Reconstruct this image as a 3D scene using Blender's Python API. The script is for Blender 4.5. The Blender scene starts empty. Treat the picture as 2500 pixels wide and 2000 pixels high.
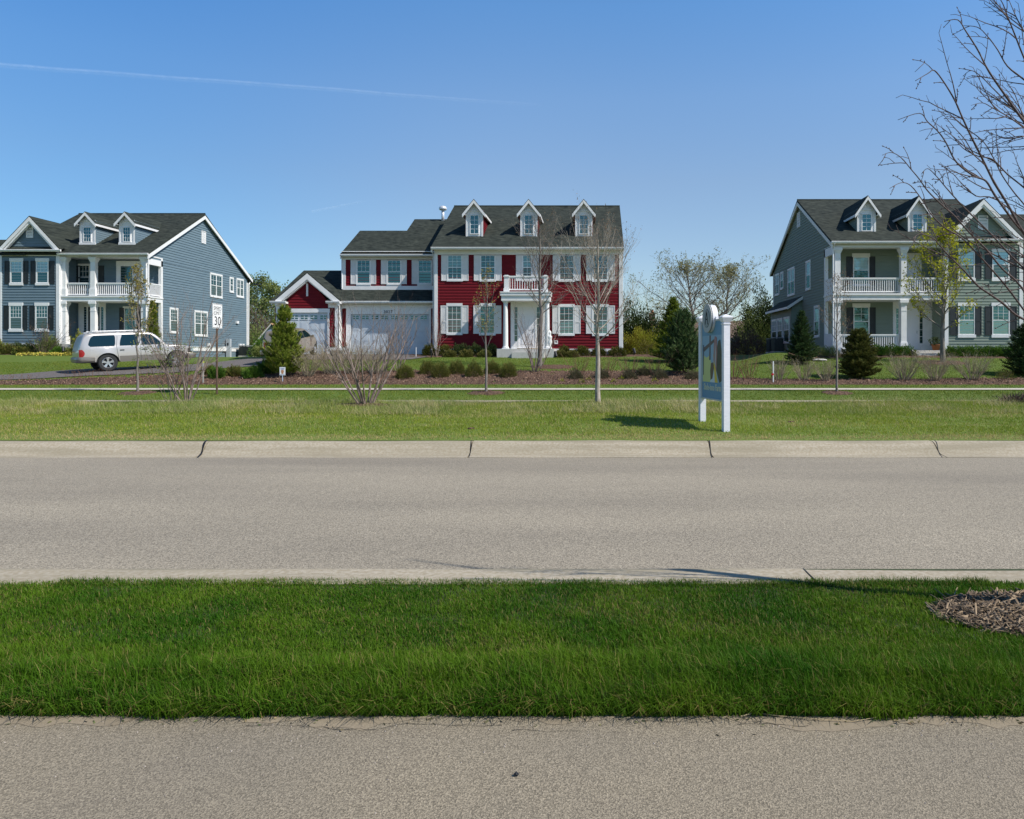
import bpy, bmesh, math, random
import numpy as np
from mathutils import Vector, Matrix
R = math.radians
C = bpy.context.scene.collection
scene = bpy.context.scene
# ---------------------------------------------------------------- camera
F_PX, CX, HY, EYE = 1800.0, 1450.0, 872.0, 1.7
cam_d = bpy.data.cameras.new('camera'); cam = bpy.data.objects.new('camera', cam_d); C.objects.link(cam)
cam_d.sensor_width = 36.0; cam_d.sensor_fit = 'HORIZONTAL'; cam_d.lens = 36.0 * F_PX / 2500
cam_d.shift_x = (1250 - CX) / 2500.0; cam_d.shift_y = -(1000 - HY) / 2500.0
cam_d.clip_start = 0.1; cam_d.clip_end = 20000
cam.location = (0, 0, EYE); cam.rotation_euler = (R(90), 0, 0)
scene.camera = cam
# ---------------------------------------------------------------- sky and sun
SUN = Vector((1.35, -.53, 1.52)).normalized()
el = math.asin(SUN.z); az = math.atan2(SUN.x, SUN.y)
w = bpy.data.worlds.new('World'); scene.world = w; w.use_nodes = True
nt = w.node_tree; bg = nt.nodes['Background']
sky = nt.nodes.new('ShaderNodeTexSky'); sky.sky_type = 'NISHITA'; sky.sun_disc = False
sky.sun_elevation = el; sky.sun_rotation = az
sky.altitude = 0; sky.air_density = 1.0; sky.dust_density = 0.0; sky.ozone_density = 3.0
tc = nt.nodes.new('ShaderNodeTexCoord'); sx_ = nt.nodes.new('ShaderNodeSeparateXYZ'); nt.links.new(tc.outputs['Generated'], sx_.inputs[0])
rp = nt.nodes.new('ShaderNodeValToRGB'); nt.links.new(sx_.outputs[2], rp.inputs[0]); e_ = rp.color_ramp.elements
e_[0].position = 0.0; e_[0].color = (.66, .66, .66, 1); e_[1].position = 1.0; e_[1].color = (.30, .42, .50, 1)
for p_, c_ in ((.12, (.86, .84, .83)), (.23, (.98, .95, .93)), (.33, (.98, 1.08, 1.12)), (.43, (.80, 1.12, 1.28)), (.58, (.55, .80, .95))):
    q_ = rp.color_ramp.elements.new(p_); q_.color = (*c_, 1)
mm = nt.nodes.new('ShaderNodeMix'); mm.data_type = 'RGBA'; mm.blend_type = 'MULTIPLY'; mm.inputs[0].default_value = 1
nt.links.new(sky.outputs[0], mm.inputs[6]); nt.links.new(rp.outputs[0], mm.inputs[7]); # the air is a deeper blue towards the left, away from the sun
mr_ = nt.nodes.new('ShaderNodeMapRange'); nt.links.new(sx_.outputs[0], mr_.inputs[0]); mr_.inputs[1].default_value = -.60; mr_.inputs[2].default_value = -.05; mr_.interpolation_type = 'SMOOTHSTEP'
m2_ = nt.nodes.new('ShaderNodeMix'); m2_.data_type = 'RGBA'; m2_.inputs[6].default_value = (.58, .80, .95, 1); m2_.inputs[7].default_value = (.96, .98, 1, 1); nt.links.new(mr_.outputs[0], m2_.inputs[0])
m3_ = nt.nodes.new('ShaderNodeMix'); m3_.data_type = 'RGBA'; m3_.blend_type = 'MULTIPLY'; m3_.inputs[0].default_value = 1; nt.links.new(mm.outputs[2], m3_.inputs[6]); nt.links.new(m2_.outputs[2], m3_.inputs[7])
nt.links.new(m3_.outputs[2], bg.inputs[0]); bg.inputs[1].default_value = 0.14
sl = bpy.data.lights.new('sun', 'SUN'); sl.energy = 5.0; sl.angle = R(0.5); sl.color = (1.0, .955, .89)
so = bpy.data.objects.new('sun', sl); C.objects.link(so)
so.rotation_euler = SUN.to_track_quat('Z', 'Y').to_euler(); so.location = (20, -10, 30)
vs = scene.view_settings; vs.view_transform = 'Standard'; vs.look = 'None'; vs.exposure = 0.10; vs.gamma = 1.0
scene.render.engine = 'CYCLES'
# ---------------------------------------------------------------- helpers
def PX(px, d): return (px - CX) / F_PX * d
def PZ(py, d): return EYE - (py - HY) / F_PX * d
def c1(x, y): return x * .30146, 480 + y * .30146
def c2(x, y): return 640 + x * .25505, 460 + y * .25505
def c3(x, y): return 1040 + x * .25508, 460 + y * .25508
def c5(x, y): return 1860 + x * .30146, 460 + y * .30146

def mat(name, col, rough=.8, col2=None, scale=4., stretch=(1, 1, 1), bump=0., bscale=None, metal=0., spec=.5,
        contrast=(.35, .65), coat=0., detail=4., ior=None, attr=None, col3=None, trans=0.):
    m = bpy.data.materials.new(name); m.use_nodes = True; n = m.node_tree.nodes; L = m.node_tree.links
    p = n['Principled BSDF']; p.inputs['Base Color'].default_value = (*col, 1); p.inputs['Roughness'].default_value = rough
    p.inputs['Metallic'].default_value = metal; p.inputs['Specular IOR Level'].default_value = spec
    p.inputs['Coat Weight'].default_value = coat
    if ior: p.inputs['IOR'].default_value = ior
    geo = n.new('ShaderNodeNewGeometry'); mp = n.new('ShaderNodeMapping'); mp.inputs['Scale'].default_value = stretch
    L.new(geo.outputs['Position'], mp.inputs[0])
    last = None
    if col2 is not None:
        t = n.new('ShaderNodeTexNoise'); t.inputs['Scale'].default_value = scale; t.inputs['Detail'].default_value = detail
        L.new(mp.outputs[0], t.inputs[0])
        r = n.new('ShaderNodeMapRange'); r.inputs[1].default_value = contrast[0]; r.inputs[2].default_value = contrast[1]
        L.new(t.outputs[0], r.inputs[0])
        mx = n.new('ShaderNodeMix'); mx.data_type = 'RGBA'; mx.inputs[6].default_value = (*col, 1); mx.inputs[7].default_value = (*col2, 1)
        L.new(r.outputs[0], mx.inputs[0]); last = mx.outputs[2]
    if attr:
        a = n.new('ShaderNodeAttribute'); a.attribute_name = attr
        mx = n.new('ShaderNodeMix'); mx.data_type = 'RGBA'; mx.inputs[6].default_value = (*col, 1); mx.inputs[7].default_value = (*col3, 1)
        if last: L.new(last, mx.inputs[6])
        L.new(a.outputs['Fac'], mx.inputs[0]); last = mx.outputs[2]
    if last: L.new(last, p.inputs['Base Color'])
    if bump:
        t2 = n.new('ShaderNodeTexNoise'); t2.inputs['Scale'].default_value = bscale or scale * 4; t2.inputs['Detail'].default_value = 3
        L.new(mp.outputs[0], t2.inputs[0])
        b = n.new('ShaderNodeBump'); b.inputs['Strength'].default_value = min(1, bump); b.inputs['Distance'].default_value = .02
        L.new(t2.outputs[0], b.inputs['Height']); L.new(b.outputs[0], p.inputs['Normal'])
    if trans:
        tr = n.new('ShaderNodeBsdfTranslucent'); ms = n.new('ShaderNodeMixShader'); ms.inputs[0].default_value = trans
        if last: L.new(last, tr.inputs[0])
        else: tr.inputs[0].default_value = (*col, 1)
        L.new(p.outputs[0], ms.inputs[1]); L.new(tr.outputs[0], ms.inputs[2]); L.new(ms.outputs[0], n['Material Output'].inputs[0])
    return m

class MB:
    """collects geometry in world coordinates; build() links it as one mesh object"""
    def __init__(s): s.v = []; s.f = []
    def add(s, vs, fs):
        o = len(s.v); s.v.extend([tuple(v) for v in vs]); s.f.extend([tuple(i + o for i in f) for f in fs]); return s
    def box8(s, p): return s.add(p, [(0, 1, 2, 3), (7, 6, 5, 4), (0, 4, 5, 1), (1, 5, 6, 2), (2, 6, 7, 3), (3, 7, 4, 0)])
    def box(s, x0, x1, y0, y1, z0, z1):
        return s.box8([(x0, y0, z0), (x1, y0, z0), (x1, y1, z0), (x0, y1, z0), (x0, y0, z1), (x1, y0, z1), (x1, y1, z1), (x0, y1, z1)])
    def fbox(s, F, u0, u1, z0, z1, n0, n1):
        return s.box8([F(u0, z0, n0), F(u1, z0, n0), F(u1, z0, n1), F(u0, z0, n1), F(u0, z1, n0), F(u1, z1, n0), F(u1, z1, n1), F(u0, z1, n1)])
    def skew(s, F, a, b, h, n0, n1):
        (u0, z0), (u1, z1) = a, b
        return s.box8([F(u0, z0 - h, n0), F(u1, z1 - h, n0), F(u1, z1 - h, n1), F(u0, z0 - h, n1), F(u0, z0, n0), F(u1, z1, n0), F(u1, z1, n1), F(u0, z0, n1)])
    def slab(s, pts, th):
        n = len(pts); low = [(p[0], p[1], p[2] - th) for p in pts]
        fs = [tuple(range(n)), tuple(range(2 * n - 1, n - 1, -1))] + [(i, (i + 1) % n, n + (i + 1) % n, n + i) for i in range(n)]
        return s.add(list(pts) + low, fs)
    def prism(s, F, poly, n0, n1):
        n = len(poly); a = [F(u, z, n0) for u, z in poly]; b = [F(u, z, n1) for u, z in poly]
        fs = [tuple(range(n)), tuple(range(2 * n - 1, n - 1, -1))] + [(i, (i + 1) % n, n + (i + 1) % n, n + i) for i in range(n)]
        return s.add(a + b, fs)
    def tube(s, pts, rad, n=8, cap=True):
        pts = [Vector(p) for p in pts]; rings = []
        if not hasattr(rad, '__len__'): rad = [rad] * len(pts)
        for i, p in enumerate(pts):
            d = (pts[min(i + 1, len(pts) - 1)] - pts[max(i - 1, 0)])
            if d.length < 1e-9: d = Vector((0, 0, 1))
            d.normalize(); a = d.orthogonal().normalized() if abs(d.z) > .9 else d.cross(Vector((0, 0, 1))).normalized(); b = d.cross(a)
            rings.append([p + (a * math.cos(2 * math.pi * k / n) + b * math.sin(2 * math.pi * k / n)) * rad[i] for k in range(n)])
        vs = [v for r in rings for v in r]; fs = []
        for i in range(len(pts) - 1):
            for k in range(n):
                fs.append((i * n + k, i * n + (k + 1) % n, (i + 1) * n + (k + 1) % n, (i + 1) * n + k))
        if cap: fs += [tuple(range(n - 1, -1, -1)), tuple(range((len(pts) - 1) * n, len(pts) * n))]
        return s.add(vs, fs)
    def lathe(s, c, prof, n=20):
        return s.tube([(c[0], c[1], c[2] + z) for r, z in prof], [r for r, z in prof], n)
    def build(s, name, m, parent=None, smooth=False, root=None):
        me = bpy.data.meshes.new(name); off = Vector((0, 0, 0))
        if parent is not None:
            q = parent
            while q is not None: off = off + q.location; q = q.parent
        vs = [(x - off.x, y - off.y, z - off.z) for x, y, z in s.v]
        me.from_pydata(vs, [], s.f); me.materials.append(m)
        if smooth: me.polygons.foreach_set('use_smooth', [True] * len(me.polygons))
        o = bpy.data.objects.new(name, me); C.objects.link(o)
        if parent is not None: o.parent = parent
        if smooth == 'auto': pass
        return o

def thing(name, loc, label, cat, group=None):
    o = bpy.data.objects.new(name, None); C.objects.link(o); o.location = loc; o.empty_display_size = .2
    return tag(o, label, cat, group)
def tag(o, label, cat, group=None, kind=None):
    o['label'] = label; o['category'] = cat
    if group: o['group'] = group
    if kind: o['kind'] = kind
    return o
def struct(o, kind='structure'): o['kind'] = kind; return o
def npmesh(name, V, Fc, m, parent=None, tint=None, off=None, smooth=False):
    """V (n,3) array, Fc (m,k) index array"""
    me = bpy.data.meshes.new(name); V = np.asarray(V, dtype=np.float32)
    if off is not None: V = V - np.asarray(off, dtype=np.float32)
    Fc = np.asarray(Fc, dtype=np.int32); k = Fc.shape[1]
    me.vertices.add(len(V)); me.vertices.foreach_set('co', V.ravel())
    me.loops.add(Fc.size); me.loops.foreach_set('vertex_index', Fc.ravel())
    me.polygons.add(len(Fc)); me.polygons.foreach_set('loop_start', np.arange(0, Fc.size, k, dtype=np.int32))
    me.polygons.foreach_set('loop_total', np.full(len(Fc), k, dtype=np.int32))
    if smooth: me.polygons.foreach_set('use_smooth', np.ones(len(Fc), dtype=bool))
    me.update(calc_edges=True)
    if tint is not None:
        a = me.attributes.new('tint', 'FLOAT', 'POINT'); a.data.foreach_set('value', np.asarray(tint, dtype=np.float32))
    me.materials.append(m)
    o = bpy.data.objects.new(name, me); C.objects.link(o)
    if parent is not None: o.parent = parent
    return o
def text_mesh(s, size, align='CENTER', depth=.004, bold=0.0, sx=1.0, spacing=1.0):
    cu = bpy.data.curves.new('t', 'FONT'); cu.body = s; cu.size = size; cu.align_x = align; cu.extrude = depth; cu.offset = bold
    cu.space_character = spacing; cu.resolution_u = 3
    ob = bpy.data.objects.new('t', cu); C.objects.link(ob); bpy.context.view_layer.update()
    me = bpy.data.meshes.new_from_object(ob.evaluated_get(bpy.context.evaluated_depsgraph_get()))
    vs = [(v.co.x * sx, v.co.y, v.co.z) for v in me.vertices]; fs = [tuple(p.vertices) for p in me.polygons]
    bpy.data.objects.remove(ob); bpy.data.meshes.remove(me)
    return vs, fs
def text_on(mb, F, s, size, u, z, n, **k):
    vs, fs = text_mesh(s, size, **k); mb.add([F(u + a, z + b, n + c) for a, b, c in vs], fs)

# ---------------------------------------------------------------- materials
def fbm_mat(name, cols, scale_big, scale_fine, rough=.9, bump=.5, pebble=None, stretch=(1, 1, 1), dist=.01):
    """three-scale mottled surface: cols = (dark, light, patch)"""
    m = bpy.data.materials.new(name); m.use_nodes = True; n = m.node_tree.nodes; L = m.node_tree.links
    p = n['Principled BSDF']; p.inputs['Roughness'].default_value = rough; p.inputs['Specular IOR Level'].default_value = .3
    g = n.new('ShaderNodeNewGeometry'); mp = n.new('ShaderNodeMapping'); mp.inputs['Scale'].default_value = stretch; L.new(g.outputs['Position'], mp.inputs[0])
    a = n.new('ShaderNodeTexNoise'); a.inputs['Scale'].default_value = scale_fine; a.inputs['Detail'].default_value = 3; L.new(g.outputs['Position'], a.inputs[0])
    b = n.new('ShaderNodeTexNoise'); b.inputs['Scale'].default_value = scale_big; b.inputs['Detail'].default_value = 5; L.new(mp.outputs[0], b.inputs[0])
    r = n.new('ShaderNodeMapRange'); r.inputs[1].default_value = .36; r.inputs[2].default_value = .64; L.new(a.outputs[0], r.inputs[0])
    r2 = n.new('ShaderNodeMapRange'); r2.inputs[1].default_value = .38; r2.inputs[2].default_value = .66; L.new(b.outputs[0], r2.inputs[0])
    m1 = n.new('ShaderNodeMix'); m1.data_type = 'RGBA'; m1.inputs[6].default_value = (*cols[0], 1); m1.inputs[7].default_value = (*cols[1], 1); L.new(r.outputs[0], m1.inputs[0])
    m2 = n.new('ShaderNodeMix'); m2.data_type = 'RGBA'; m2.inputs[7].default_value = (*cols[2], 1); L.new(m1.outputs[2], m2.inputs[6])
    mu = n.new('ShaderNodeMath'); mu.operation = 'MULTIPLY'; mu.inputs[1].default_value = .7; L.new(r2.outputs[0], mu.inputs[0]); L.new(mu.outputs[0], m2.inputs[0])
    last = m2.outputs[2]; hgt = a.outputs[0]
    if pebble:
        v = n.new('ShaderNodeTexVoronoi'); v.inputs['Scale'].default_value = pebble; L.new(g.outputs['Position'], v.inputs[0])
        hs = n.new('ShaderNodeSeparateColor'); L.new(v.outputs['Color'], hs.inputs[0])
        r3 = n.new('ShaderNodeMapRange'); r3.inputs[3].default_value = .60; r3.inputs[4].default_value = 1.34; L.new(hs.outputs[0], r3.inputs[0])
        m3 = n.new('ShaderNodeMix'); m3.data_type = 'RGBA'; m3.blend_type = 'MULTIPLY'; m3.inputs[0].default_value = 1; L.new(last, m3.inputs[6]); L.new(r3.outputs[0], m3.inputs[7])
        last = m3.outputs[2]; hgt = v.outputs['Distance']
    L.new(last, p.inputs['Base Color'])
    bn = n.new('ShaderNodeBump'); bn.inputs['Strength'].default_value = bump; bn.inputs['Distance'].default_value = dist; L.new(hgt, bn.inputs['Height']); L.new(bn.outputs[0], p.inputs['Normal'])
    return m
M_ASPH = fbm_mat('asphalt_aggregate', ((.265, .228, .170), (.375, .325, .245), (.225, .195, .15)), .55, 60, bump=.5, pebble=95, stretch=(.22, 1, 1), dist=.006)
M_PATH = fbm_mat('path_asphalt', ((.195, .163, .115), (.315, .265, .188), (.21, .18, .135)), .8, 110, bump=.5, pebble=190, dist=.004)
M_DRIVE = fbm_mat('driveway_asphalt', ((.12, .105, .10), (.17, .15, .14), (.13, .12, .11)), .6, 40, bump=.3, pebble=50)
M_CONC = fbm_mat('kerb_concrete', ((.33, .275, .19), (.43, .375, .285), (.25, .215, .145)), 1.6, 26, rough=.85, bump=.35, stretch=(.35, 3, 6))
M_SAND = fbm_mat('gritty_edge', ((.245, .20, .14), (.31, .255, .18), (.225, .185, .13)), 3, 140, bump=.3, dist=.004)
M_SIDEW = fbm_mat('sidewalk_concrete', ((.50, .45, .37), (.58, .53, .44), (.45, .40, .32)), .6, 20, bump=.15)
M_SOIL = fbm_mat('thatch_soil', ((.035, .045, .018), (.07, .08, .03), (.05, .075, .022)), 1.5, 25)
M_LAWN = fbm_mat('lawn_turf', ((.075, .12, .018), (.12, .165, .025), (.10, .155, .022)), .35, 14, bump=.8, stretch=(.5, 1, 1), dist=.03)
M_MEDB = fbm_mat('median_turf', ((.10, .15, .022), (.17, .21, .04), (.12, .18, .028)), .5, 12, bump=.8, stretch=(.4, 1, 1), dist=.03)
M_MULCH = fbm_mat('bark_mulch', ((.06, .032, .02), (.19, .115, .075), (.10, .055, .035)), 1.2, 22, bump=1.0, pebble=20, dist=.03)
M_MULCHG = fbm_mat('weathered_mulch', ((.045, .032, .022), (.10, .075, .05), (.06, .045, .03)), 3, 30, bump=1.0, dist=.02)
M_WHITE = mat('white_trim', (.80, .79, .77), .55, (.74, .73, .71), 3, bump=.03)
M_CREAM = mat('cream_trim', (.74, .72, .66), .55, (.68, .66, .60), 3)
M_SHUT_W = mat('white_shutter', (.70, .68, .66), .6, (.66, .64, .62), 5)
M_SHUT_D = mat('dark_shutter', (.012, .016, .018), .5, (.02, .024, .026), 5)
M_DOORW = mat('white_door', (.76, .76, .78), .45)
M_GDOOR = mat('garage_door_paint', (.56, .60, .63), .5, (.52, .56, .59), 2)
M_RED = mat('barn_red_siding', (.165, .011, .017), .75, (.135, .009, .014), 1.3, (1, 1, 6), contrast=(.3, .7), spec=.15)
M_BLUE = mat('blue_siding', (.150, .210, .245), .75, (.125, .182, .218), 1.3, (1, 1, 6), contrast=(.3, .7), spec=.2)
M_GREY = mat('sage_grey_siding', (.235, .28, .23), .75, (.205, .248, .205), 1.3, (1, 1, 6), contrast=(.3, .7), spec=.2)
M_CONCH = mat('foundation_concrete', (.55, .53, .49), .9, (.48, .46, .42), 5)
M_BLACK = mat('black_plastic', (.012, .012, .013), .5)
M_DARK = mat('dark_interior', (.01, .012, .013), .9)
M_METAL = mat('galvanised_metal', (.55, .56, .58), .4, metal=.7)
M_FLUE = mat('vent_pipe_metal', (.72, .73, .75), .35, metal=.3)
M_ACM = mat('condenser_metal', (.07, .08, .075), .5, (.04, .05, .045), 30, (1, 1, 1))

def roof_mat(name, c0, c1_, c2_):
    m = bpy.data.materials.new(name); m.use_nodes = True; n = m.node_tree.nodes; L = m.node_tree.links
    p = n['Principled BSDF']; p.inputs['Roughness'].default_value = .9; p.inputs['Specular IOR Level'].default_value = .25
    g = n.new('ShaderNodeNewGeometry'); mp = n.new('ShaderNodeMapping'); L.new(g.outputs['Position'], mp.inputs[0])
    # along-course streaks: shingle tabs about 0.15 m high (in slope), 0.3 m long
    sp = n.new('ShaderNodeSeparateXYZ'); L.new(g.outputs['Position'], sp.inputs[0])
    ad = n.new('ShaderNodeMath'); ad.operation = 'ADD'; L.new(sp.outputs[0], ad.inputs[0]); ad2 = n.new('ShaderNodeMath'); ad2.operation = 'MULTIPLY'; ad2.inputs[1].default_value = .35
    L.new(sp.outputs[1], ad2.inputs[0]); L.new(ad2.outputs[0], ad.inputs[1])
    fl = n.new('ShaderNodeMath'); fl.operation = 'SNAP'; fl.inputs[1].default_value = .075; L.new(sp.outputs[2], fl.inputs[0])
    cb = n.new('ShaderNodeCombineXYZ'); L.new(ad.outputs[0], cb.inputs[0]); L.new(fl.outputs[0], cb.inputs[1])
    t = n.new('ShaderNodeTexNoise'); t.inputs['Scale'].default_value = 1; t.inputs['Detail'].default_value = 2
    mp2 = n.new('ShaderNodeMapping'); mp2.inputs['Scale'].default_value = (2.6, 23.7, 1); L.new(cb.outputs[0], mp2.inputs[0]); L.new(mp2.outputs[0], t.inputs[0])
    r = n.new('ShaderNodeMapRange'); r.inputs[1].default_value = .3; r.inputs[2].default_value = .72; L.new(t.outputs[0], r.inputs[0])
    mx = n.new('ShaderNodeMix'); mx.data_type = 'RGBA'; mx.inputs[6].default_value = (*c0, 1); mx.inputs[7].default_value = (*c1_, 1); L.new(r.outputs[0], mx.inputs[0])
    t2 = n.new('ShaderNodeTexNoise'); t2.inputs['Scale'].default_value = .7; t2.inputs['Detail'].default_value = 4; L.new(g.outputs['Position'], t2.inputs[0])
    r2 = n.new('ShaderNodeMapRange'); r2.inputs[1].default_value = .4; r2.inputs[2].default_value = .7; r2.inputs[4].default_value = .5; L.new(t2.outputs[0], r2.inputs[0])
    mx2 = n.new('ShaderNodeMix'); mx2.data_type = 'RGBA'; mx2.inputs[7].default_value = (*c2_, 1); L.new(mx.outputs[2], mx2.inputs[6]); L.new(r2.outputs[0], mx2.inputs[0])
    L.new(mx2.outputs[2], p.inputs['Base Color'])
    b = n.new('ShaderNodeBump'); b.inputs['Strength'].default_value = .5; b.inputs['Distance'].default_value = .02; L.new(t.outputs[0], b.inputs['Height']); L.new(b.outputs[0], p.inputs['Normal'])
    return m
M_ROOF = roof_mat('charcoal_shingles', (.010, .014, .011), (.052, .060, .047), (.026, .032, .026))
M_ROOFB = roof_mat('brown_shingles', (.11, .075, .055), (.19, .135, .10), (.14, .10, .08))
M_ROOFT = roof_mat('tan_shingles', (.36, .2, .11), (.5, .3, .17), (.42, .25, .14))

def glass(name, base, refl, rough=.06, stripes=None):
    """window glazing: mirror-like coat of sky over the room, or over blinds or curtain"""
    m = bpy.data.materials.new(name); m.use_nodes = True; n = m.node_tree.nodes; L = m.node_tree.links
    p = n['Principled BSDF']; p.inputs['Base Color'].default_value = (*base, 1); p.inputs['Roughness'].default_value = .5
    p.inputs['Specular IOR Level'].default_value = 0
    g = n.new('ShaderNodeBsdfGlossy'); g.inputs['Roughness'].default_value = rough; g.inputs['Color'].default_value = (.42, .86, .88, 1)
    ge = n.new('ShaderNodeNewGeometry')
    t = n.new('ShaderNodeTexNoise'); t.inputs['Scale'].default_value = 1.7; L.new(ge.outputs['Position'], t.inputs[0])
    b = n.new('ShaderNodeBump'); b.inputs['Strength'].default_value = .25; b.inputs['Distance'].default_value = .03; L.new(t.outputs[0], b.inputs['Height']); L.new(b.outputs[0], g.inputs['Normal'])
    ms = n.new('ShaderNodeMixShader'); ms.inputs[0].default_value = refl; L.new(p.outputs[0], ms.inputs[1]); L.new(g.outputs[0], ms.inputs[2]); L.new(ms.outputs[0], n['Material Output'].inputs[0])
    if stripes:
        wv = n.new('ShaderNodeTexWave'); wv.bands_direction = stripes[0]; wv.inputs['Scale'].default_value = stripes[1]; wv.inputs['Distortion'].default_value = stripes[3] if len(stripes) > 3 else 0
        L.new(ge.outputs['Position'], wv.inputs[0])
        mx = n.new('ShaderNodeMix'); mx.data_type = 'RGBA'; mx.inputs[6].default_value = (*base, 1); mx.inputs[7].default_value = (*stripes[2], 1); L.new(wv.outputs[0], mx.inputs[0]); L.new(mx.outputs[2], p.inputs['Base Color'])
    return m
G_SKY = glass('glazing_open_sky', (.008, .022, .024), .17)
G_DARK = glass('glazing_dark_room', (.012, .022, .022), .16)
G_BLIND = glass('glazing_with_blinds', (.10, .14, .13), .2, stripes=('Z', 9, (.16, .20, .19)))
G_CURT = glass('glazing_with_curtain', (.19, .19, .165), .12, stripes=('X', 2.4, (.10, .11, .10), 3))
G_SCREEN = glass('glazing_with_insect_screen', (.07, .085, .075), .10)
G_PALE = glass('glazing_with_pale_shade', (.36, .40, .42), .22)
G_CAR = glass('car_glass', (.006, .014, .015), .055, rough=.03)

# ---------------------------------------------------------------- terrain heights
T_COM = [(26.3, .155), (27.3, .29), (28.7, .40), (30.3, .40), (31.3, .51)]
T_COL = {
    -3000: [(33, .6), (36, .7), (42, 1.2), (46, 1.8), (60, 1.9)],
    0: [(33, .66), (35.5, .81), (42, 1.38), (46, 1.98), (60, 1.9)],
    265: [(33.3, .86), (35, 1.0), (37.2, 1.1), (42, 1.5), (46.5, 1.95), (60, 1.8)],
    432: [(33.5, .9), (37, 1.16), (38.5, 1.22), (42, 1.36), (46, 1.6), (48, 1.68), (60, 1.68)],
    610: [(34, .95), (37, 1.19), (44, 1.58), (50, 1.7), (60, 1.72)],
    750: [(34, .96), (38, 1.46), (41, 1.79), (43.6, 1.86), (60, 1.86)],
    1000: [(35, 1.06), (38, 1.38), (42, 1.79), (46, 1.87), (60, 1.87)],
    1660: [(35, 1.06), (38, 1.38), (42, 1.76), (46, 1.87), (60, 1.87)],
    1790: [(33, .72), (36, 1.0), (40, 1.32), (50, 1.8), (60, 1.86)],
    1900: [(33, .68), (38, 1.36), (41, 1.80), (43, 2.0), (60, 1.95)],
    2500: [(33, .68), (38, 1.36), (41, 1.80), (43, 2.0), (60, 1.95)],
    5000: [(33, .68), (38, 1.36), (41, 1.80), (43, 2.0), (60, 1.95)]}
_ck = sorted(T_COL)
_yg = np.arange(26.3, 110.01, .1)
_tab = []
for k in _ck:
    pts = T_COM + T_COL[k] + [(110, 1.7)]
    zz = np.interp(_yg, [p[0] for p in pts], [p[1] for p in pts])
    _tab.append(zz)
_tab = np.array(_tab)
def Hfar(x, y):
    x = np.asarray(x, float); y = np.asarray(y, float)
    u = 1450 + 1800 * x / np.maximum(y, 1); u = np.clip(u, _ck[0], _ck[-1] - 1)
    i = np.clip(np.searchsorted(_ck, u, side='right') - 1, 0, len(_ck) - 2)
    ka = np.array(_ck, float); t = (u - ka[i]) / (ka[i + 1] - ka[i]); t = t * t * (3 - 2 * t)
    yi = np.clip((y - 26.3) / .1, 0, len(_yg) - 1.001); j = yi.astype(int); f = yi - j
    a = _tab[i, j] * (1 - f) + _tab[i, j + 1] * f; b = _tab[i + 1, j] * (1 - f) + _tab[i + 1, j + 1] * f
    return a * (1 - t) + b * t
M_PR = [(13.62, .15), (14.5, .23), (16, .31), (18, .39), (19.6, .43), (20.6, .43), (21.4, .30), (22.2, .15)]
def H(x, y):
    y = np.asarray(y, float); x = np.asarray(x, float)
    h = np.where(y < 3.3, .12, np.where(y < 5.6, .14, 0.0))
    hm = np.interp(y, [p[0] for p in M_PR], [p[1] for p in M_PR]) + .025 * np.sin(x * .7 + 1) * np.clip((y - 14) / 4, 0, 1)
    h = np.where((y >= 13.5) & (y < 22.2), hm, h)
    return np.where(y >= 26.3, Hfar(x, y), h)
def h1(x, y): return float(H(x, y))
def at(px, d, dz=0.): x = PX(px, d); return (x, d, h1(x, d) + dz)

def sheet(name, x0, x1, y0, y1, nx, ny, m, dz=0., fx=None, noise=0., seed=1):
    xs = np.linspace(x0, x1, nx); ys = np.linspace(y0, y1, ny); X, Y = np.meshgrid(xs, ys)
    Z = H(X, Y) + dz
    if noise: Z = Z + np.random.default_rng(seed).normal(0, noise, Z.shape)
    V = np.stack([X, Y, Z], -1).reshape(-1, 3); i = np.arange(nx * ny).reshape(ny, nx)
    Fc = np.stack([i[:-1, :-1], i[:-1, 1:], i[1:, 1:], i[1:, :-1]], -1).reshape(-1, 4)
    return struct(npmesh(name, V, Fc, m, smooth=True))
def strip(name, near, far, m, dz=.03, n=8, px=True, sub=30, noise=0., seed=1):
    """sheet between two edges lying on the terrain; near/far = [(px, d)] with the same px stations"""
    a = np.array(near, float); b = np.array(far, float)
    us = np.linspace(a[0, 0], a[-1, 0], sub); da = np.interp(us, a[:, 0], a[:, 1]); db = np.interp(us, b[:, 0], b[:, 1])
    t = np.linspace(0, 1, n)[:, None]; D = da[None] * (1 - t) + db[None] * t; X = (us[None] - CX) / F_PX * D
    if noise:
        rg = np.random.default_rng(seed); D = D.copy(); D[0] += rg.normal(0, .06, sub); D[-1] += rg.normal(0, .08, sub)
    Z = H(X, D) + dz + (np.random.default_rng(seed).normal(0, noise, D.shape) if noise else 0)
    if noise: Z[0] = H(X[0], D[0]) - .01; Z[-1] = H(X[-1], D[-1]) - .01
    V = np.stack([X, D, Z], -1).reshape(-1, 3); i = np.arange(n * sub).reshape(n, sub)
    Fc = np.stack([i[:-1, :-1], i[:-1, 1:], i[1:, 1:], i[1:, :-1]], -1).reshape(-1, 4)
    return npmesh(name, V, Fc, m, smooth=True)

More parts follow.
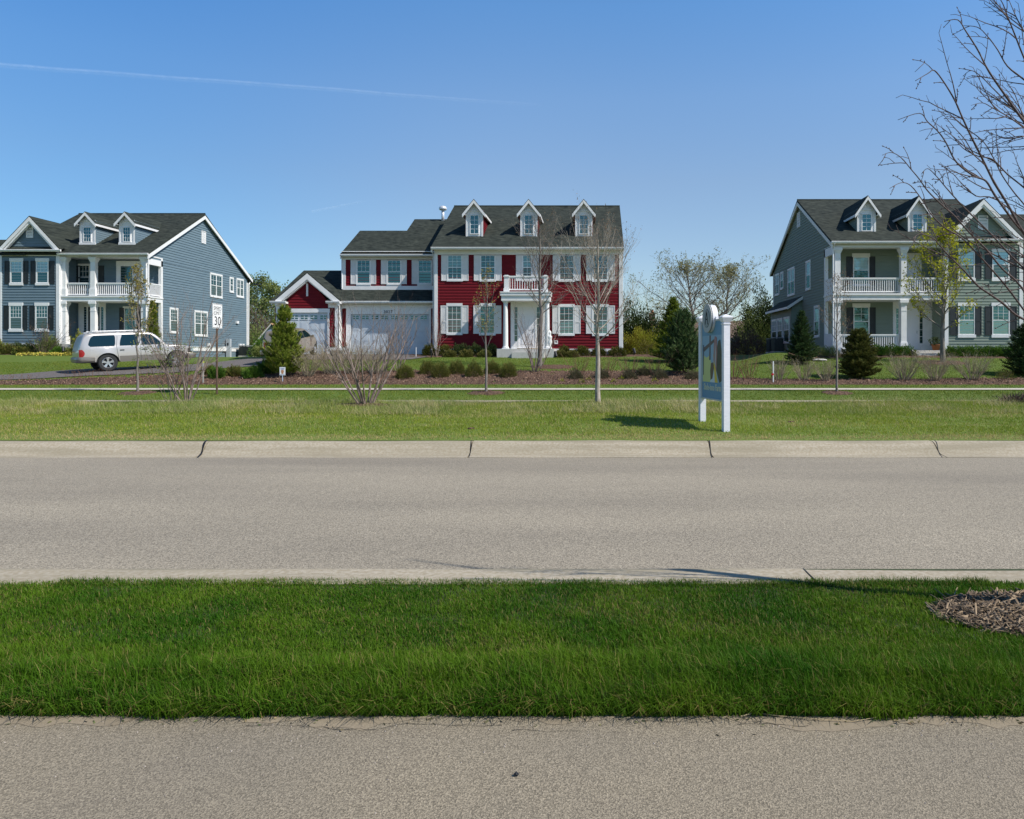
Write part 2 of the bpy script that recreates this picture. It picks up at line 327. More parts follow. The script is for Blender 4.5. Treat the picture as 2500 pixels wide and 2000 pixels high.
# ground: one sheet to the horizon, a little below everything laid on it
g = MB(); g.add([(-4000, -4000, -.35), (4000, -4000, -.35), (4000, 6000, -.35), (-4000, 6000, -.35)], [(0, 1, 2, 3)])
struct(g.build('ground', M_LAWN))
struct(MB().add([(-60, -12, .118), (50, -12, .118), (50, 3.5, .118), (-60, 3.5, .118)], [(0, 1, 2, 3)]).build('path', M_PATH))
sheet('near_verge', -60, 50, 3.44, 5.62, 60, 12, M_SOIL, dz=.002)
struct(MB().add([(x_, y_, z_) for y_, z_ in ((5.55, -.03), (7, -.005), (9.2, .01), (11.4, -.02), (13.02, -.075)) for x_ in (-80, 60)], [(2 * i, 2 * i + 1, 2 * i + 3, 2 * i + 2) for i in range(4)]).build('road', M_ASPH, smooth=True))
sheet('median', -80, 60, 13.66, 22.25, 160, 60, M_MEDB)
struct(MB().add([(-80, 22.2, -.01), (60, 22.2, -.01), (60, 26, -.01), (-80, 26, -.01)], [(0, 1, 2, 3)]).build('far_road', M_ASPH))
sheet('lawn', -110, 80, 26.3, 110, 420, 500, M_LAWN)
g = MB(); g.box(-300, 300, 110, 111, -.3, 1.7)
g.add([(-3000, 110, 1.7), (3000, 110, 1.7), (3000, 4000, 1.0), (-3000, 4000, 1.0)], [(0, 1, 2, 3)]); struct(g.build('far_ground', M_LAWN))

def kerb(name, prof, joints, x0, x1, seed=2):
    """kerb cast in lengths between joints; prof in (y, z)"""
    rg = random.Random(seed); mb = MB(); xs = [x0] + joints + [x1]
    for a, b in zip(xs[:-1], xs[1:]):
        n = max(2, int((b - a) / .5)); g_ = .011; dz = rg.uniform(-.004, .004)
        st = [a + g_ + (b - a - 2 * g_) * i / n for i in range(n + 1)]; k = len(prof)
        vs = [(x, y + .004 * math.sin(x * 1.3), z + dz + .003 * math.sin(x * 2.1 + y)) for x in st for y, z in prof]
        fs = [(i * k + j, i * k + j + 1, (i + 1) * k + j + 1, (i + 1) * k + j) for i in range(n) for j in range(k - 1)]
        fs += [tuple(range(k)), tuple(range(n * k, n * k + k))]
        mb.add(vs, fs)
    o = struct(mb.build(name, M_CONC, smooth=False)); return o
# near kerb: back at 5.08, top flat, slanted face to the gutter
kerb('near_kerb', [(5.05, -.1), (5.05, .14), (5.09, .15), (5.36, .152), (5.42, .14), (5.50, .03), (5.56, .012), (5.80, .004), (5.80, -.1)], [PX(p, 5.4) for p in (-700, 1960, 3300)], -40, 30)
kerb('far_kerb', [(12.99, -.2), (12.99, -.069), (13.2, -.052), (13.28, -.03), (13.36, .03), (13.43, .09), (13.5, .13), (13.56, .146), (13.72, .152), (13.72, -.1)], [PX(p, 13.3) for p in (-1200, -100, 493, 1148, 1735, 2292, 2880)], -70, 50)
kerb('far_road_kerb', [(25.9, -.1), (25.9, .14), (25.95, .15), (26.28, .16), (26.32, -.1)], [PX(p, 26) for p in range(-800, 3400, 330)], -78, 58)
gap = MB()
for px_, w0, sk in ((493, .016, .0), (1148, .006, .0), (1735, .007, .0), (2292, .006, .0)):
    x = PX(px_, 13.3); pr = [(12.985, -.066), (13.2, -.049), (13.28, -.026), (13.36, .034), (13.43, .094), (13.5, .134), (13.56, .15), (13.73, .157)]
    dxs = [(13.3 - y) * (.12 if px_ < 1000 else .05) * 0 + .002 * math.sin(k * 2.1 + px_) for k, (y, z) in enumerate(pr)]
    for k in range(7):
        (ya, za), (yb, zb_) = pr[k], pr[k + 1]; wa, wb = w0 * (1 + .3 * math.sin(k * 1.7)), w0 * (1 + .3 * math.sin(k * 1.7 + 1.7))
        # joints lean with the chipped concrete
        ka = (-(x / 13.3) * (ya - 13.3)) * -.55; kb = (-(x / 13.3) * (yb - 13.3)) * -.55
        gap.add([(x + dxs[k] + ka - wa, ya, za + .003), (x + dxs[k] + ka + wa, ya, za + .003), (x + dxs[k + 1] + kb + wb, yb, zb_ + .003), (x + dxs[k + 1] + kb - wb, yb, zb_ + .003)], [(0, 1, 2, 3)])
x = PX(1960, 5.4); gap.add([(x - .005, 5.40, .1535), (x + .005, 5.40, .1535), (x + .012, 5.05, .1545), (x + .006, 5.05, .1545)], [(0, 1, 2, 3)])
struct(gap.build('kerb_joint_filler', M_BLACK))
# gritty edge of the path, sidewalk, driveway and beds
def ragged(name, x0, x1, yb, y1, z, m, amp, seed, step=.06):
    rg = np.random.default_rng(seed); xs = np.arange(x0, x1, step); n = len(xs)
    w_ = np.convolve(rg.normal(0, 1, n + 20), np.ones(12) / 12, 'same')[:n] * amp * 3 + rg.normal(0, amp * .35, n)
    V = np.concatenate([np.stack([xs, yb + w_, np.full(n, z)], -1), np.stack([xs, np.full(n, y1), np.full(n, z)], -1)])
    i = np.arange(n - 1); return struct(npmesh(name, V, np.stack([i, i + 1, i + 1 + n, i + n], -1), m))
ragged('path_edge_grit', -20, 16, 3.21, 3.49, .1196, M_SAND, .045, 5)
ck = MB(); rg = random.Random(8)
for (pa, pb, d0) in ((1560, 1760, 3.19), (1250, 1420, 3.12), (600, 1240, 3.16), (1800, 1990, 3.17)):
    x = PX(pa, d0); xe = PX(pb, d0); y = d0; pts = []
    while x < xe: pts.append((x, y)); x += rg.uniform(.015, .05); y += rg.uniform(-.012, .012)
    for i in range(len(pts) - 1):
        a, b = pts[i], pts[i + 1]; w_ = rg.uniform(.0004, .0016)
        ck.add([(a[0], a[1] - w_, .1215), (b[0], b[1] - w_, .1215), (b[0], b[1] + w_, .1215), (a[0], a[1] + w_, .1215)], [(0, 1, 2, 3)])
struct(ck.build('path_cracks', M_BLACK))
s_ = MB()
for i in range(-45, 40):
    x0 = i * 1.5; n = 2
    for j in range(n):
        a, b = x0 + .006 + j * .744, x0 + .006 + (j + 1) * .744
        s_.add([(a, 28.75, h1(a, 28.75) + .03), (b, 28.75, h1(b, 28.75) + .03), (b, 30.2, h1(b, 30.2) + .03), (a, 30.2, h1(a, 30.2) + .03)], [(0, 1, 2, 3)])
struct(s_.build('sidewalk', M_SIDEW))
struct(strip('driveway', [(-900, 31.6), (0, 33), (265, 33.3), (432, 34.3), (520, 36), (612, 37.2), (700, 38.6), (1000, 39.6), (1046, 41)],
             [(-900, 33.6), (0, 35.5), (265, 37.4), (401, 38.4), (520, 41), (612, 44), (700, 43.4), (1000, 43.6), (1046, 43.6)], M_DRIVE, .035, 14, sub=90))
struct(strip('mulch_bed', [(-900, 31.35), (2500, 31.4), (3200, 31.4)], [(-900, 32.1), (0, 32.5), (250, 32.8), (420, 33.4), (640, 33.8), (760, 34.6), (1000, 35.0), (1690, 34.8), (1790, 33.4), (1900, 33.0), (2200, 33.0), (2400, 33.4), (3200, 33.4)], M_MULCH, .04, 16, sub=700, noise=.022))
struct(strip('house_bed', [(1000, 40.6), (1120, 41.1), (1200, 41.3), (1480, 41.2), (1560, 41.6), (1640, 40.4)], [(1000, 42.4), (1120, 42.6), (1480, 42.6), (1520, 44), (1640, 45)], M_MULCH, .035, 8, sub=200, noise=.015, seed=3))
struct(strip('house_bed', [(-300, 45.2), (0, 45.1), (60, 44.8), (190, 45.2), (240, 45.9)], [(-300, 46.4), (0, 46.4), (240, 46.7), (240, 46.8)], M_MULCH, .035, 6, sub=160, noise=.015, seed=4))
struct(strip('house_bed', [(1925, 41.2), (1990, 39.6), (2080, 40.0), (2300, 40.0), (2500, 39.6), (2900, 39.6)], [(1925, 43), (2020, 42.8), (2300, 41.3), (2900, 41.4)], M_MULCH, .035, 6, sub=200, noise=.015, seed=5))
def ring(px, d, r, ry, m=M_MULCH, hgt=.05, seed=1, name='mulch_ring'):
    rg = np.random.default_rng(seed); x, y, z = at(px, d); mb = MB(); nr, na = 7, 40; vs = [(x, y, z + hgt + .03)]; fs = []
    er = rg.uniform(.88, 1.1, na)
    for i in range(1, nr + 1):
        for k in range(na):
            a = 2 * math.pi * k / na; q = i / nr * er[k]; X = x + r * q * math.cos(a); Y = y + ry * q * math.sin(a)
            vs.append((X, Y, h1(X, Y) + (hgt * (1 - (i / nr) ** 3) + rg.normal(0, .008) + .008 if i < nr else -.01)))
    for k in range(na): fs.append((0, 1 + k, 1 + (k + 1) % na))
    for i in range(nr - 1):
        for k in range(na): fs.append((1 + i * na + k, 1 + (i + 1) * na + k, 1 + (i + 1) * na + (k + 1) % na, 1 + i * na + (k + 1) % na))
    mb.add(vs, fs); return struct(mb.build(name, m, smooth=True))
ring(336, 27.9, .68, .65, seed=1); ring(1187, 27.9, .75, .65, seed=2); ring(2043, 27.9, .6, .6, seed=3)
ring(1350, 36.4, 1.1, .9, seed=4); ring(893, 19.3, .9, .6, seed=5); ring(2300, 38.3, 1.4, .8, seed=6)
ring(1440, 19.9, .3, .25, seed=7, hgt=.02)
ring(2600, 4.42, .76, .40, m=M_MULCHG, hgt=.02, seed=8)
# ================================================================ houses
def front(d): return lambda u, z, n: (u, d - n, z)
def side_r(X): return lambda u, z, n: (X + n, u, z)      # wall facing +x, u = y
def side_l(X): return lambda u, z, n: (X - n, u, z)
EXPO = .17
def siding(mb, F, poly, lap=.032, z_from=None):
    """lapped boards clipped to a convex polygon in (u, z)"""
    zs = [p[1] for p in poly]; z0, z1 = (min(zs) if z_from is None else z_from), max(zs); n = len(poly)
    def span(z):
        xs = []
        for i in range(n):
            (ua, za), (ub, zb) = poly[i], poly[(i + 1) % n]
            if abs(za - zb) < 1e-9:
                if abs(z - za) < 1e-6: xs += [ua, ub]
            elif min(za, zb) - 1e-6 <= z <= max(za, zb) + 1e-6: xs.append(ua + (ub - ua) * (z - za) / (zb - za))
        return (min(xs), max(xs)) if xs else None
    z = z0
    while z < z1 - 1e-4:
        t = min(z + EXPO, z1); a = span(max(z, min(zs))); b = span(t - 1e-5)
        if a and b:
            mb.add([F(a[0], z, lap), F(a[1], z, lap), F(b[1], t, .004), F(b[0], t, .004)], [(0, 1, 2, 3)])
            mb.add([F(a[0], z, 0), F(a[1], z, 0), F(a[1], z, lap), F(a[0], z, lap)], [(0, 1, 2, 3)])
        z = t
def wall(F, polys, m, par, name='wall'):
    mb = MB()
    for p in polys: siding(mb, F, p)
    return mb.build(name, m, par)
def window(F, par, g_, gm, tw=.09, head=.10, sill=.13, ew=.03, cols=3, rows=2, low=False, m=None, twin=False, split=.5, gm2=None, nb=.0):
    """g_ = glass rectangle (u0, u1, z0, z1)"""
    m = m or M_WHITE; u0, u1, z0, z1 = g_; fr = MB(); zm = z0 + (z1 - z0) * split
    fr.fbox(F, u0 - tw, u0, z0 - .02, z1 + .02, nb, nb + .05); fr.fbox(F, u1, u1 + tw, z0 - .02, z1 + .02, nb, nb + .05)
    if head: fr.fbox(F, u0 - tw - ew, u1 + tw + ew, z1 + .02, z1 + .02 + head, nb, nb + .062)
    fr.fbox(F, u0, u1, zm - .022, zm + .022, nb, nb + .042)
    fr.fbox(F, u0, u1, z0 - .02, z0 + .02, nb, nb + .042); fr.fbox(F, u0, u1, z1 - .015, z1 + .02, nb, nb + .042)
    if twin: um = (u0 + u1) / 2; fr.fbox(F, um - .05, um + .05, z0 + .02, z1 - .015, nb, nb + .05)
    segs = [(u0, u1)] if not twin else [(u0, (u0 + u1) / 2 - .05), ((u0 + u1) / 2 + .05, u1)]
    for a, b in segs:
        for k in range(1, cols):
            u = a + (b - a) * k / cols; fr.fbox(F, u - .009, u + .009, zm + .022, z1 - .015, nb, nb + .036)
            if low: fr.fbox(F, u - .009, u + .009, z0 + .02, zm - .022, nb, nb + .034)
        for k in range(1, rows):
            z = zm + (z1 - zm) * k / rows; fr.fbox(F, a, b, z - .009, z + .009, nb, nb + .035)
            if low: z = z0 + (zm - z0) * k / rows; fr.fbox(F, a, b, z - .009, z + .009, nb, nb + .033)
    w_ = fr.build('window', m, par)
    p_ = MB(); p_.fbox(F, u0, u1, zm, z1, nb + .002, nb + .029)
    if gm2 is None: p_.fbox(F, u0, u1, z0, zm, nb + .002, nb + .0285)
    p_.build('pane', gm, w_)
    if gm2 is not None: MB().fbox(F, u0, u1, z0, zm, nb + .002, nb + .0285).build('pane', gm2, w_)
    if sill: MB().fbox(F, u0 - tw - ew, u1 + tw + ew, z0 - .02 - sill, z0 - .02, nb, nb + .075).build('sill', m, w_)
    return w_
def shutter(F, par, u0, u1, z0, z1, m, split=.5, nb=0.):
    s = MB(); b = min(.05, (u1 - u0) * .18); zm = z0 + (z1 - z0) * split
    s.fbox(F, u0, u0 + b, z0, z1, nb + .02, nb + .058); s.fbox(F, u1 - b, u1, z0, z1, nb + .02, nb + .058)
    for a, c in ((z0, z0 + .08), (zm - .04, zm + .04), (z1 - .07, z1)): s.fbox(F, u0 + b, u1 - b, a, c, nb + .02, nb + .057)
    s.fbox(F, u0 + b, u1 - b, z0 + .08, zm - .04, nb + .02, nb + .042); s.fbox(F, u0 + b, u1 - b, zm + .04, z1 - .07, nb + .02, nb + .042)
    return s.build('shutter', m, par)
def rect(conv, d, x0, y0, x1, y1):
    a = conv(x0, y0); b = conv(x1, y1); return (PX(a[0], d), PX(b[0], d), PZ(b[1], d), PZ(a[1], d))
def louvre(F, par, r, m=M_WHITE):
    u0, u1, z0, z1 = r; s = MB(); b = .05
    s.fbox(F, u0, u0 + b, z0, z1, 0, .06); s.fbox(F, u1 - b, u1, z0, z1, 0, .06); s.fbox(F, u0 + b, u1 - b, z0, z0 + b, 0, .06); s.fbox(F, u0 + b, u1 - b, z1 - b, z1, 0, .06)
    n = int((z1 - z0 - 2 * b) / .06)
    for k in range(n):
        z = z0 + b + k * .06; s.box8([F(u0 + b, z, .01), F(u1 - b, z, .01), F(u1 - b, z, .045), F(u0 + b, z, .045), F(u0 + b, z + .055, .005), F(u1 - b, z + .055, .005), F(u1 - b, z + .06, .02), F(u0 + b, z + .06, .02)])
    return s.build('louvre', m, par)
def railing(F, par, u0, u1, zt, zb, n0=.0, w_=.07, gap_=.125, post=False):
    s = MB(); s.fbox(F, u0, u1, zt - .07, zt, n0 - .02, n0 + w_ + .02); s.fbox(F, u0, u1, zt - .13, zt - .07, n0 + .01, n0 + w_ - .01); s.fbox(F, u0, u1, zb, zb + .07, n0, n0 + w_)
    n = max(2, int(abs(u1 - u0) / gap_))
    for k in range(n):
        u = u0 + (u1 - u0) * (k + .5) / n; s.fbox(F, u - .019, u + .019, zb + .07, zt - .13, n0 + .015, n0 + w_ - .015)
    return s.build('railing', M_WHITE, par)
def sqcol(par, x, y, z0, z1, w_=.36):
    """boxed porch column with stepped base and flaring capital"""
    s = MB()
    for a, b, r in ((z0, z0 + .42, w_ / 2 + .05), (z0 + .42, z0 + .48, w_ / 2 + .03)): s.box(x - r, x + r, y - r, y + r, a, b)
    r = w_ / 2; s.box(x - r, x + r, y - r, y + r, z0 + .48, z1 - .62)
    s.box(x - r - .015, x + r + .015, y - r - .015, y + r + .015, z1 - .62, z1 - .58); s.box(x - r, x + r, y - r, y + r, z1 - .58, z1 - .34)
    r2 = r + .07
    s.box8([(x - r, y - r, z1 - .34), (x + r, y - r, z1 - .34), (x + r, y + r, z1 - .34), (x - r, y + r, z1 - .34), (x - r2, y - r2, z1 - .16), (x + r2, y - r2, z1 - .16), (x + r2, y + r2, z1 - .16), (x - r2, y + r2, z1 - .16)])
    s.box(x - r2 - .015, x + r2 + .015, y - r2 - .015, y + r2 + .015, z1 - .16, z1)
    return s.build('column', M_WHITE, par)
def gable_roof(par, X0, X1, y_e, z_e, y_r, z_r, th=.14, back=True, yb=None):
    s = MB(); s.slab([(X0, y_e, z_e), (X1, y_e, z_e), (X1, y_r, z_r), (X0, y_r, z_r)], th)
    if back:
        yb = yb or 2 * y_r - y_e; sl_ = (z_r - z_e) / (y_r - y_e); zb = z_r - sl_ * (yb - y_r)
        s.slab([(X0, y_r, z_r), (X1, y_r, z_r), (X1, yb, zb), (X0, yb, zb)], th)
        s.tube([(X0, y_r, z_r + .01), (X1, y_r, z_r + .01)], .05, 6)
    return s.build('roof', M_ROOF, par)
def gutter(par, X0, X1, y, z, m=M_WHITE, name='gutter'):
    s = MB(); prof = [(0, 0), (-.10, 0), (-.115, -.02), (-.085, -.10), (-.06, -.125), (0, -.13)]
    k = len(prof); vs = [(X, y + a, z + b) for X in (X0, X1) for a, b in prof]
    fs = [(i, (i + 1) % k, k + (i + 1) % k, k + i) for i in range(k)] + [tuple(range(k)), tuple(range(2 * k - 1, k - 1, -1))]
    s.add(vs, fs); return s.build(name, m, par)
def dormer(par, xc, hw, yf, zb, ze, za, ov, plane, gl, smat, m_side=None, fwd=.28, cols=2, rows=2, low=True):
    """front-gabled dormer; plane(y)->main roof z; ze eave line, za apex (top of roof)"""
    inv = lambda z: y_e0 + (z - z_e0) / slp
    y_e0, z_e0, slp = plane; D = thing_part(par, 'dormer')
    s = MB(); F = front(yf); s.prism(F, [(xc - hw, zb), (xc + hw, zb), (xc + hw, ze), (xc, za - .12), (xc - hw, ze)], -.06, 0)
    s.fbox(F, xc - hw - .03, xc + hw + .03, zb, zb + .14, 0, .05)
    s.fbox(F, xc - hw, xc - hw + .10, zb + .14, ze, 0, .03); s.fbox(F, xc + hw - .10, xc + hw, zb + .14, ze, 0, .03)
    s.fbox(F, xc - hw, xc + hw, ze - .04, ze + .03, 0, .04)
    face = s.build('dormer', M_WHITE, par)
    for sg in (-1, 1):
        X = xc + sg * hw; Fs = side_r(X) if sg > 0 else side_l(X); yb = inv(ze)
        w_ = MB(); siding_tri(w_, Fs, yf, zb, ze, plane); w_.fbox(Fs, yf, yf + .10, zb, ze, 0, .03)
        o = w_.build('dormer_side_wall', smat, face)
    r = MB(); t = MB(); sl_ = (za - ze) / hw; eo = hw + ov; zeo = za - sl_ * eo * 1.0
    ya = inv(za); ye = inv(zeo)
    for sg in (-1, 1):
        r.slab([(xc, yf - fwd, za), (xc + sg * eo, yf - fwd, zeo), (xc + sg * eo, ye, zeo), (xc, ya, za)], .05)
        Ff = front(yf - fwd + .02)
        t.skew(Ff, (xc, za - .05), (xc + sg * eo, zeo - .05), .20, -.03, .03)            # rake board
        t.slab([(xc + sg * (eo - .02), yf - fwd, zeo - .05), (xc + sg * (eo + .02), yf - fwd, zeo - .05), (xc + sg * (eo + .02), ye - .1, zeo - .05), (xc + sg * (eo - .02), ye - .1, zeo - .05)], .13)
        t.slab([(xc + sg * (hw), yf - fwd, zeo - .06), (xc + sg * eo, yf - fwd, zeo - .06), (xc + sg * eo, ye - .1, zeo - .06), (xc + sg * hw, ye - .1, zeo - .06)], .03)
    r.build('dormer_roof', M_ROOF, face); t.build('dormer_trim', M_WHITE, face)
    window_sub(F, face, gl, G_SKY, cols, rows)
    return face
def thing_part(par, name): return par
def siding_tri(mb, F, yf, zb, ze, plane):
    y0, z0, s = plane; z = zb; lap = .022
    while z < ze - 1e-4:
        t = min(z + EXPO * .8, ze); ya = max(yf, y0 + (z - z0) / s); yb = max(yf, y0 + (t - z0) / s)
        mb.add([F(yf, z, lap), F(max(ya, yb), z, lap), F(yb, t, .004), F(yf, t, .004)], [(0, 1, 2, 3)])
        mb.add([F(yf, z, 0), F(yb, z, 0), F(yb, z, lap), F(yf, z, lap)], [(0, 1, 2, 3)]); z = t
def window_sub(F, par, g_, gm, cols, rows):
    u0, u1, z0, z1 = g_; zm = (z0 + z1) / 2; fr = MB(); tw = .05
    for a, b, c, d in ((u0 - tw, u0, z0 - tw, z1 + tw), (u1, u1 + tw, z0 - tw, z1 + tw), (u0, u1, z1, z1 + tw), (u0, u1, z0 - tw, z0)): fr.fbox(F, a, b, c, d, 0, .055)
    fr.fbox(F, u0, u1, zm - .02, zm + .02, .004, .05)
    for k in range(1, cols): u = u0 + (u1 - u0) * k / cols; fr.fbox(F, u - .01, u + .01, z0, z1, .004, .044)
    for k in range(1, 2 * rows):
        if k != rows: z = z0 + (z1 - z0) * k / rows / 2; fr.fbox(F, u0, u1, z - .01, z + .01, .004, .043)
    fr.build('window_frame', M_WHITE, par); MB().fbox(F, u0, u1, z0, z1, .002, .034).build('pane', gm, par)
def panel_door(F, par, u0, u1, z0, z1, m=M_DOORW, nb=0., knob=True):
    s = MB(); s.fbox(F, u0, u1, z0, z1, nb, nb + .03); b = .10; um = (u0 + u1) / 2; hs = z1 - z0
    for zz0, zz1 in ((z0 + .2, z0 + hs * .36), (z0 + hs * .43, z0 + hs * .77), (z0 + hs * .83, z1 - .10)):
        for a, c in ((u0 + b, um - .04), (um + .04, u1 - b)):
            s.fbox(F, a, c, zz0, zz1, nb + .03, nb + .036); s.fbox(F, a + .04, c - .04, zz0 + .04, zz1 - .04, nb + .036, nb + .046)
    o = s.build('door', m, par)
    if knob: k = MB(); k.fbox(F, u1 - .09, u1 - .05, z0 + .95, z0 + 1.12, nb + .03, nb + .075); k.build('door_handle', M_METAL, o)
    return o
def garage_door(par, F, u0, u1, z0, z1, nwin, wr, fw):
    """sectional door with raised panels and a row of divided lights; wr=(z0,z1) of lights, fw=list of (u0,u1)"""
    s = MB(); rows = 4; zt = z1
    hz = [z0 + (wr[0] - .08 - z0) * k / 3 for k in range(4)] + [z1]
    for k in range(4): s.fbox(F, u0, u1, hz[k] + .006, hz[k + 1] - .006, -.08, -.04)
    s.fbox(F, u0, u1, z0, z1, -.10, -.075)
    n = len(fw)
    for k in range(3):
        for a, b in fw:
            c = .03; s.fbox(F, a - c, b + c, hz[k] + .09, hz[k + 1] - .09, -.04, -.031); s.fbox(F, a + .03, b - .03, hz[k] + .15, hz[k + 1] - .15, -.031, -.024)
    for a, b in fw:
        s.fbox(F, a - .04, b + .04, wr[1], wr[1] + .05, -.04, -.02); s.fbox(F, a - .04, b + .04, wr[0] - .05, wr[0], -.04, -.02)
        um = (a + b) / 2; zm = (wr[0] + wr[1]) / 2; s.fbox(F, um - .02, um + .02, wr[0], wr[1], -.04, -.02); s.fbox(F, a, b, zm - .02, zm + .02, -.04, -.021)
    o = s.build('garage_door', M_GDOOR, par)
    for a, b in fw: MB().fbox(F, a, b, wr[0], wr[1], -.04, -.033).build('pane', G_DARK, o)
    return o

# ---------------------------------------------------------------- the red house
RZ = 1.86
red = thing('red_house', (-4, 42.5, RZ), 'dark red two-storey clapboard house with white shutters, three dormers and attached garages', 'house')
D0 = 42.5; F0 = front(D0)
XL, XR = PX(1062, D0), 1.63
zt = PZ(c3(0, 598)[1], D0); zfr = PZ(c3(0, 636)[1], D0); zf = PZ(c3(0, 1535)[1], D0)
wall(F0, [[(XL, zf), (XR, zf), (XR, zfr + .05), (XL, zfr + .05)]], M_RED, red)
YB = 54.6; zr_main = 11.73; yr_main = 49.0
wall(side_r(XR), [[(D0, zf), (YB, zf), (YB, zt), (D0, zt)], [(D0, zt), (YB, zt), (yr_main - .2, zr_main - .3), (yr_main - .4, zr_main - .3)]], M_RED, red)
wall(side_l(XL), [[(D0, zf), (YB, zf), (YB, zt), (D0, zt)], [(D0, zt), (YB, zt), (yr_main - .2, zr_main - .3), (yr_main - .4, zr_main - .3)]], M_RED, red)
wall(lambda u, z, n: (u, YB + n, z), [[(XL, zf), (XR, zf), (XR, zt), (XL, zt)]], M_RED, red)
s = MB(); s.fbox(F0, XL, XR, zfr, zt + .12, 0, .055); s.fbox(F0, XL - .05, XR + .05, zt - .02, zt + .10, .055, .10)
s.fbox(F0, XL - .03, XL + .16, zf - .2, zfr, 0, .05); s.fbox(F0, XR - .18, XR + .03, zf - .2, zfr, 0, .05); s.fbox(side_r(XR), D0, D0 + .18, zf - .2, zt, .0, .05); s.fbox(side_l(XL), D0, D0 + .18, zf - .2, zt, .0, .05)
s.fbox(F0, XL + .16, XR - .18, zf - .16, zf, 0, .04); s.box(XL, XR, 42.08, D0 - .06, zt + .10, zt + .14)
s.build('trim', M_WHITE, red)
MB().box(XL, XR, D0 + .02, YB, RZ - .5, zf - .05).build('foundation', M_CONCH, red)
EX0, EX1 = -9.29, 1.717; ze_m = 7.99
gable_roof(red, EX0, EX1, 42.05, ze_m, yr_main, zr_main)
gutter(red, EX0, EX1, 42.05, ze_m - .03)
Fl = side_l(EX0 + .02); Fr = side_r(EX1 - .02)
for Fk in (Fl, Fr): s = MB(); s.skew(Fk, (42.05, ze_m - .13), (yr_main, zr_main - .13), .2, -.02, .03); s.skew(Fk, (yr_main, zr_main - .13), (55.95, ze_m - .13), .2, -.02, .03); s.build('rake_trim', M_WHITE, red)
def redwin(x0, y0, x1, y1, gm, gm2, sh, top=False, cols=3, **k):
    g_ = rect(c3, D0, x0, y0, x1, y1)
    window(F0, red, g_, gm, tw=.075, head=0. if top else .16, sill=.11, ew=.015 , cols=cols, gm2=gm2, low=True, **k)
    for a, b in sh:
        r = rect(c3, D0, a, 640 if top else 1122, b, 886 if top else 1392); shutter(F0, red, r[0], r[1], r[2], r[3] + (0 if not top else .0), M_SHUT_W, split=.42)
redwin(215, 645, 338, 870, G_BLIND, G_SKY, [(148, 208), (347, 408)], True)
redwin(530, 645, 655, 872, G_SKY, G_SKY, [(460, 520), (667, 725)], True)
redwin(932, 645, 1006, 870, G_BLIND, G_SCREEN, [(862, 922), (1014, 1078)], True, cols=2)
redwin(1285, 645, 1410, 874, G_SKY, G_SCREEN, [(1214, 1275), (1420, 1480)], True)
redwin(1606, 645, 1732, 875, G_SKY, G_SCREEN, [(1535, 1596), (1743, 1808)], True)
redwin(212, 1130, 335, 1383, G_SCREEN, G_CURT, [(142, 202), (345, 406)])
redwin(525, 1130, 652, 1386, G_SKY, G_SKY, [(455, 516), (662, 722)])
redwin(1283, 1138, 1408, 1390, G_DARK, G_BLIND, [(1210, 1272), (1419, 1480)])
redwin(1606, 1138, 1732, 1392, G_SCREEN, G_BLIND, [(1532, 1594), (1743, 1808)])
for cx_, g_ in ((460, (428, 501)), (983, (948, 1023)), (1510, (1473, 1548))):
    DF = 43.66; plane = (42.05, ze_m, (zr_main - ze_m) / (yr_main - 42.05))
    x0 = PX(c3(cx_ - 2, 0)[0], DF); gl = rect(c3, DF, g_[0], 262, g_[1], 433); xc = (gl[0] + gl[1]) / 2
    dormer(red, xc, .51, DF, PZ(c3(0, 488)[1], DF) - .02, PZ(c3(0, 212)[1], DF), PZ(c3(0, 103)[1], DF - .2), .17, plane, gl, M_RED)
# portico
DP = 41.15; FP = front(DP)
en = rect(c3, DP, 720, 1030, 1185, 1075); s = MB()
s.fbox(FP, en[0], en[1], en[2], en[3] + .02, -(D0 - DP), 0)
s.fbox(FP, en[0] - .05, en[1] + .05, en[3] + .02, en[3] + .18, -(D0 - DP) + .06, .06); s.fbox(FP, en[0] - .07, en[1] + .07, en[3] + .18, en[3] + .24, -(D0 - DP) + .06, .09)
s.build('portico_roof', M_WHITE, red)
zdeck = en[3] + .24; zsl = PZ(c3(0, 1538)[1], DP)
for px_ in (c3(762, 0)[0], c3(1160, 0)[0]):
    x = PX(px_, DP + .2); h = en[2] - zsl; s = MB(); s.box(x - .19, x + .19, DP + .02, DP + .40, zsl, zsl + .05)
    s.lathe((x, DP + .21, zsl + .05), [(.17, 0), (.185, .03), (.165, .08), (.14, .11), (.135, h * .4), (.115, h - .25), (.112, h - .22), (.13, h - .2), (.115, h - .17), (.145, h - .12), (.15, h - .1)], 20)
    s.box(x - .165, x + .165, DP + .045, DP + .375, en[2] - .06, en[2]); s.build('column', M_WHITE, red, smooth=False)
for a, b in ((742, 795), (1120, 1166)):
    r = rect(c3, DP + .1, a, 828, b, 990); s = MB(); s.box(r[0], r[1], DP + .1, DP + .1 + (r[1] - r[0]), zdeck, zdeck + .2)
    s.box(r[0] + .03, r[1] - .03, DP + .13, DP + .07 + (r[1] - r[0]), zdeck + .2, r[3] - .1); s.box(r[0] - .01, r[1] + .01, DP + .09, DP + .11 + (r[1] - r[0]), r[3] - .1, r[3] - .04)
    s.box(r[0] + .05, r[1] - .05, DP + .15, DP + .05 + (r[1] - r[0]), r[3] - .04, r[3]); s.build('balcony_post', M_WHITE, red)
r = rect(c3, DP + .2, 795, 838, 1120, 975)
railing(front(DP + .25), red, r[0] - .02, r[1] + .02, r[3], r[2], gap_=.135)
xl_, xr_ = r[0] - .2, r[1] + .15
for Xs in (xl_, xr_): railing(side_r(Xs), red, DP + .45, D0 - .06, r[3], r[2], gap_=.135)
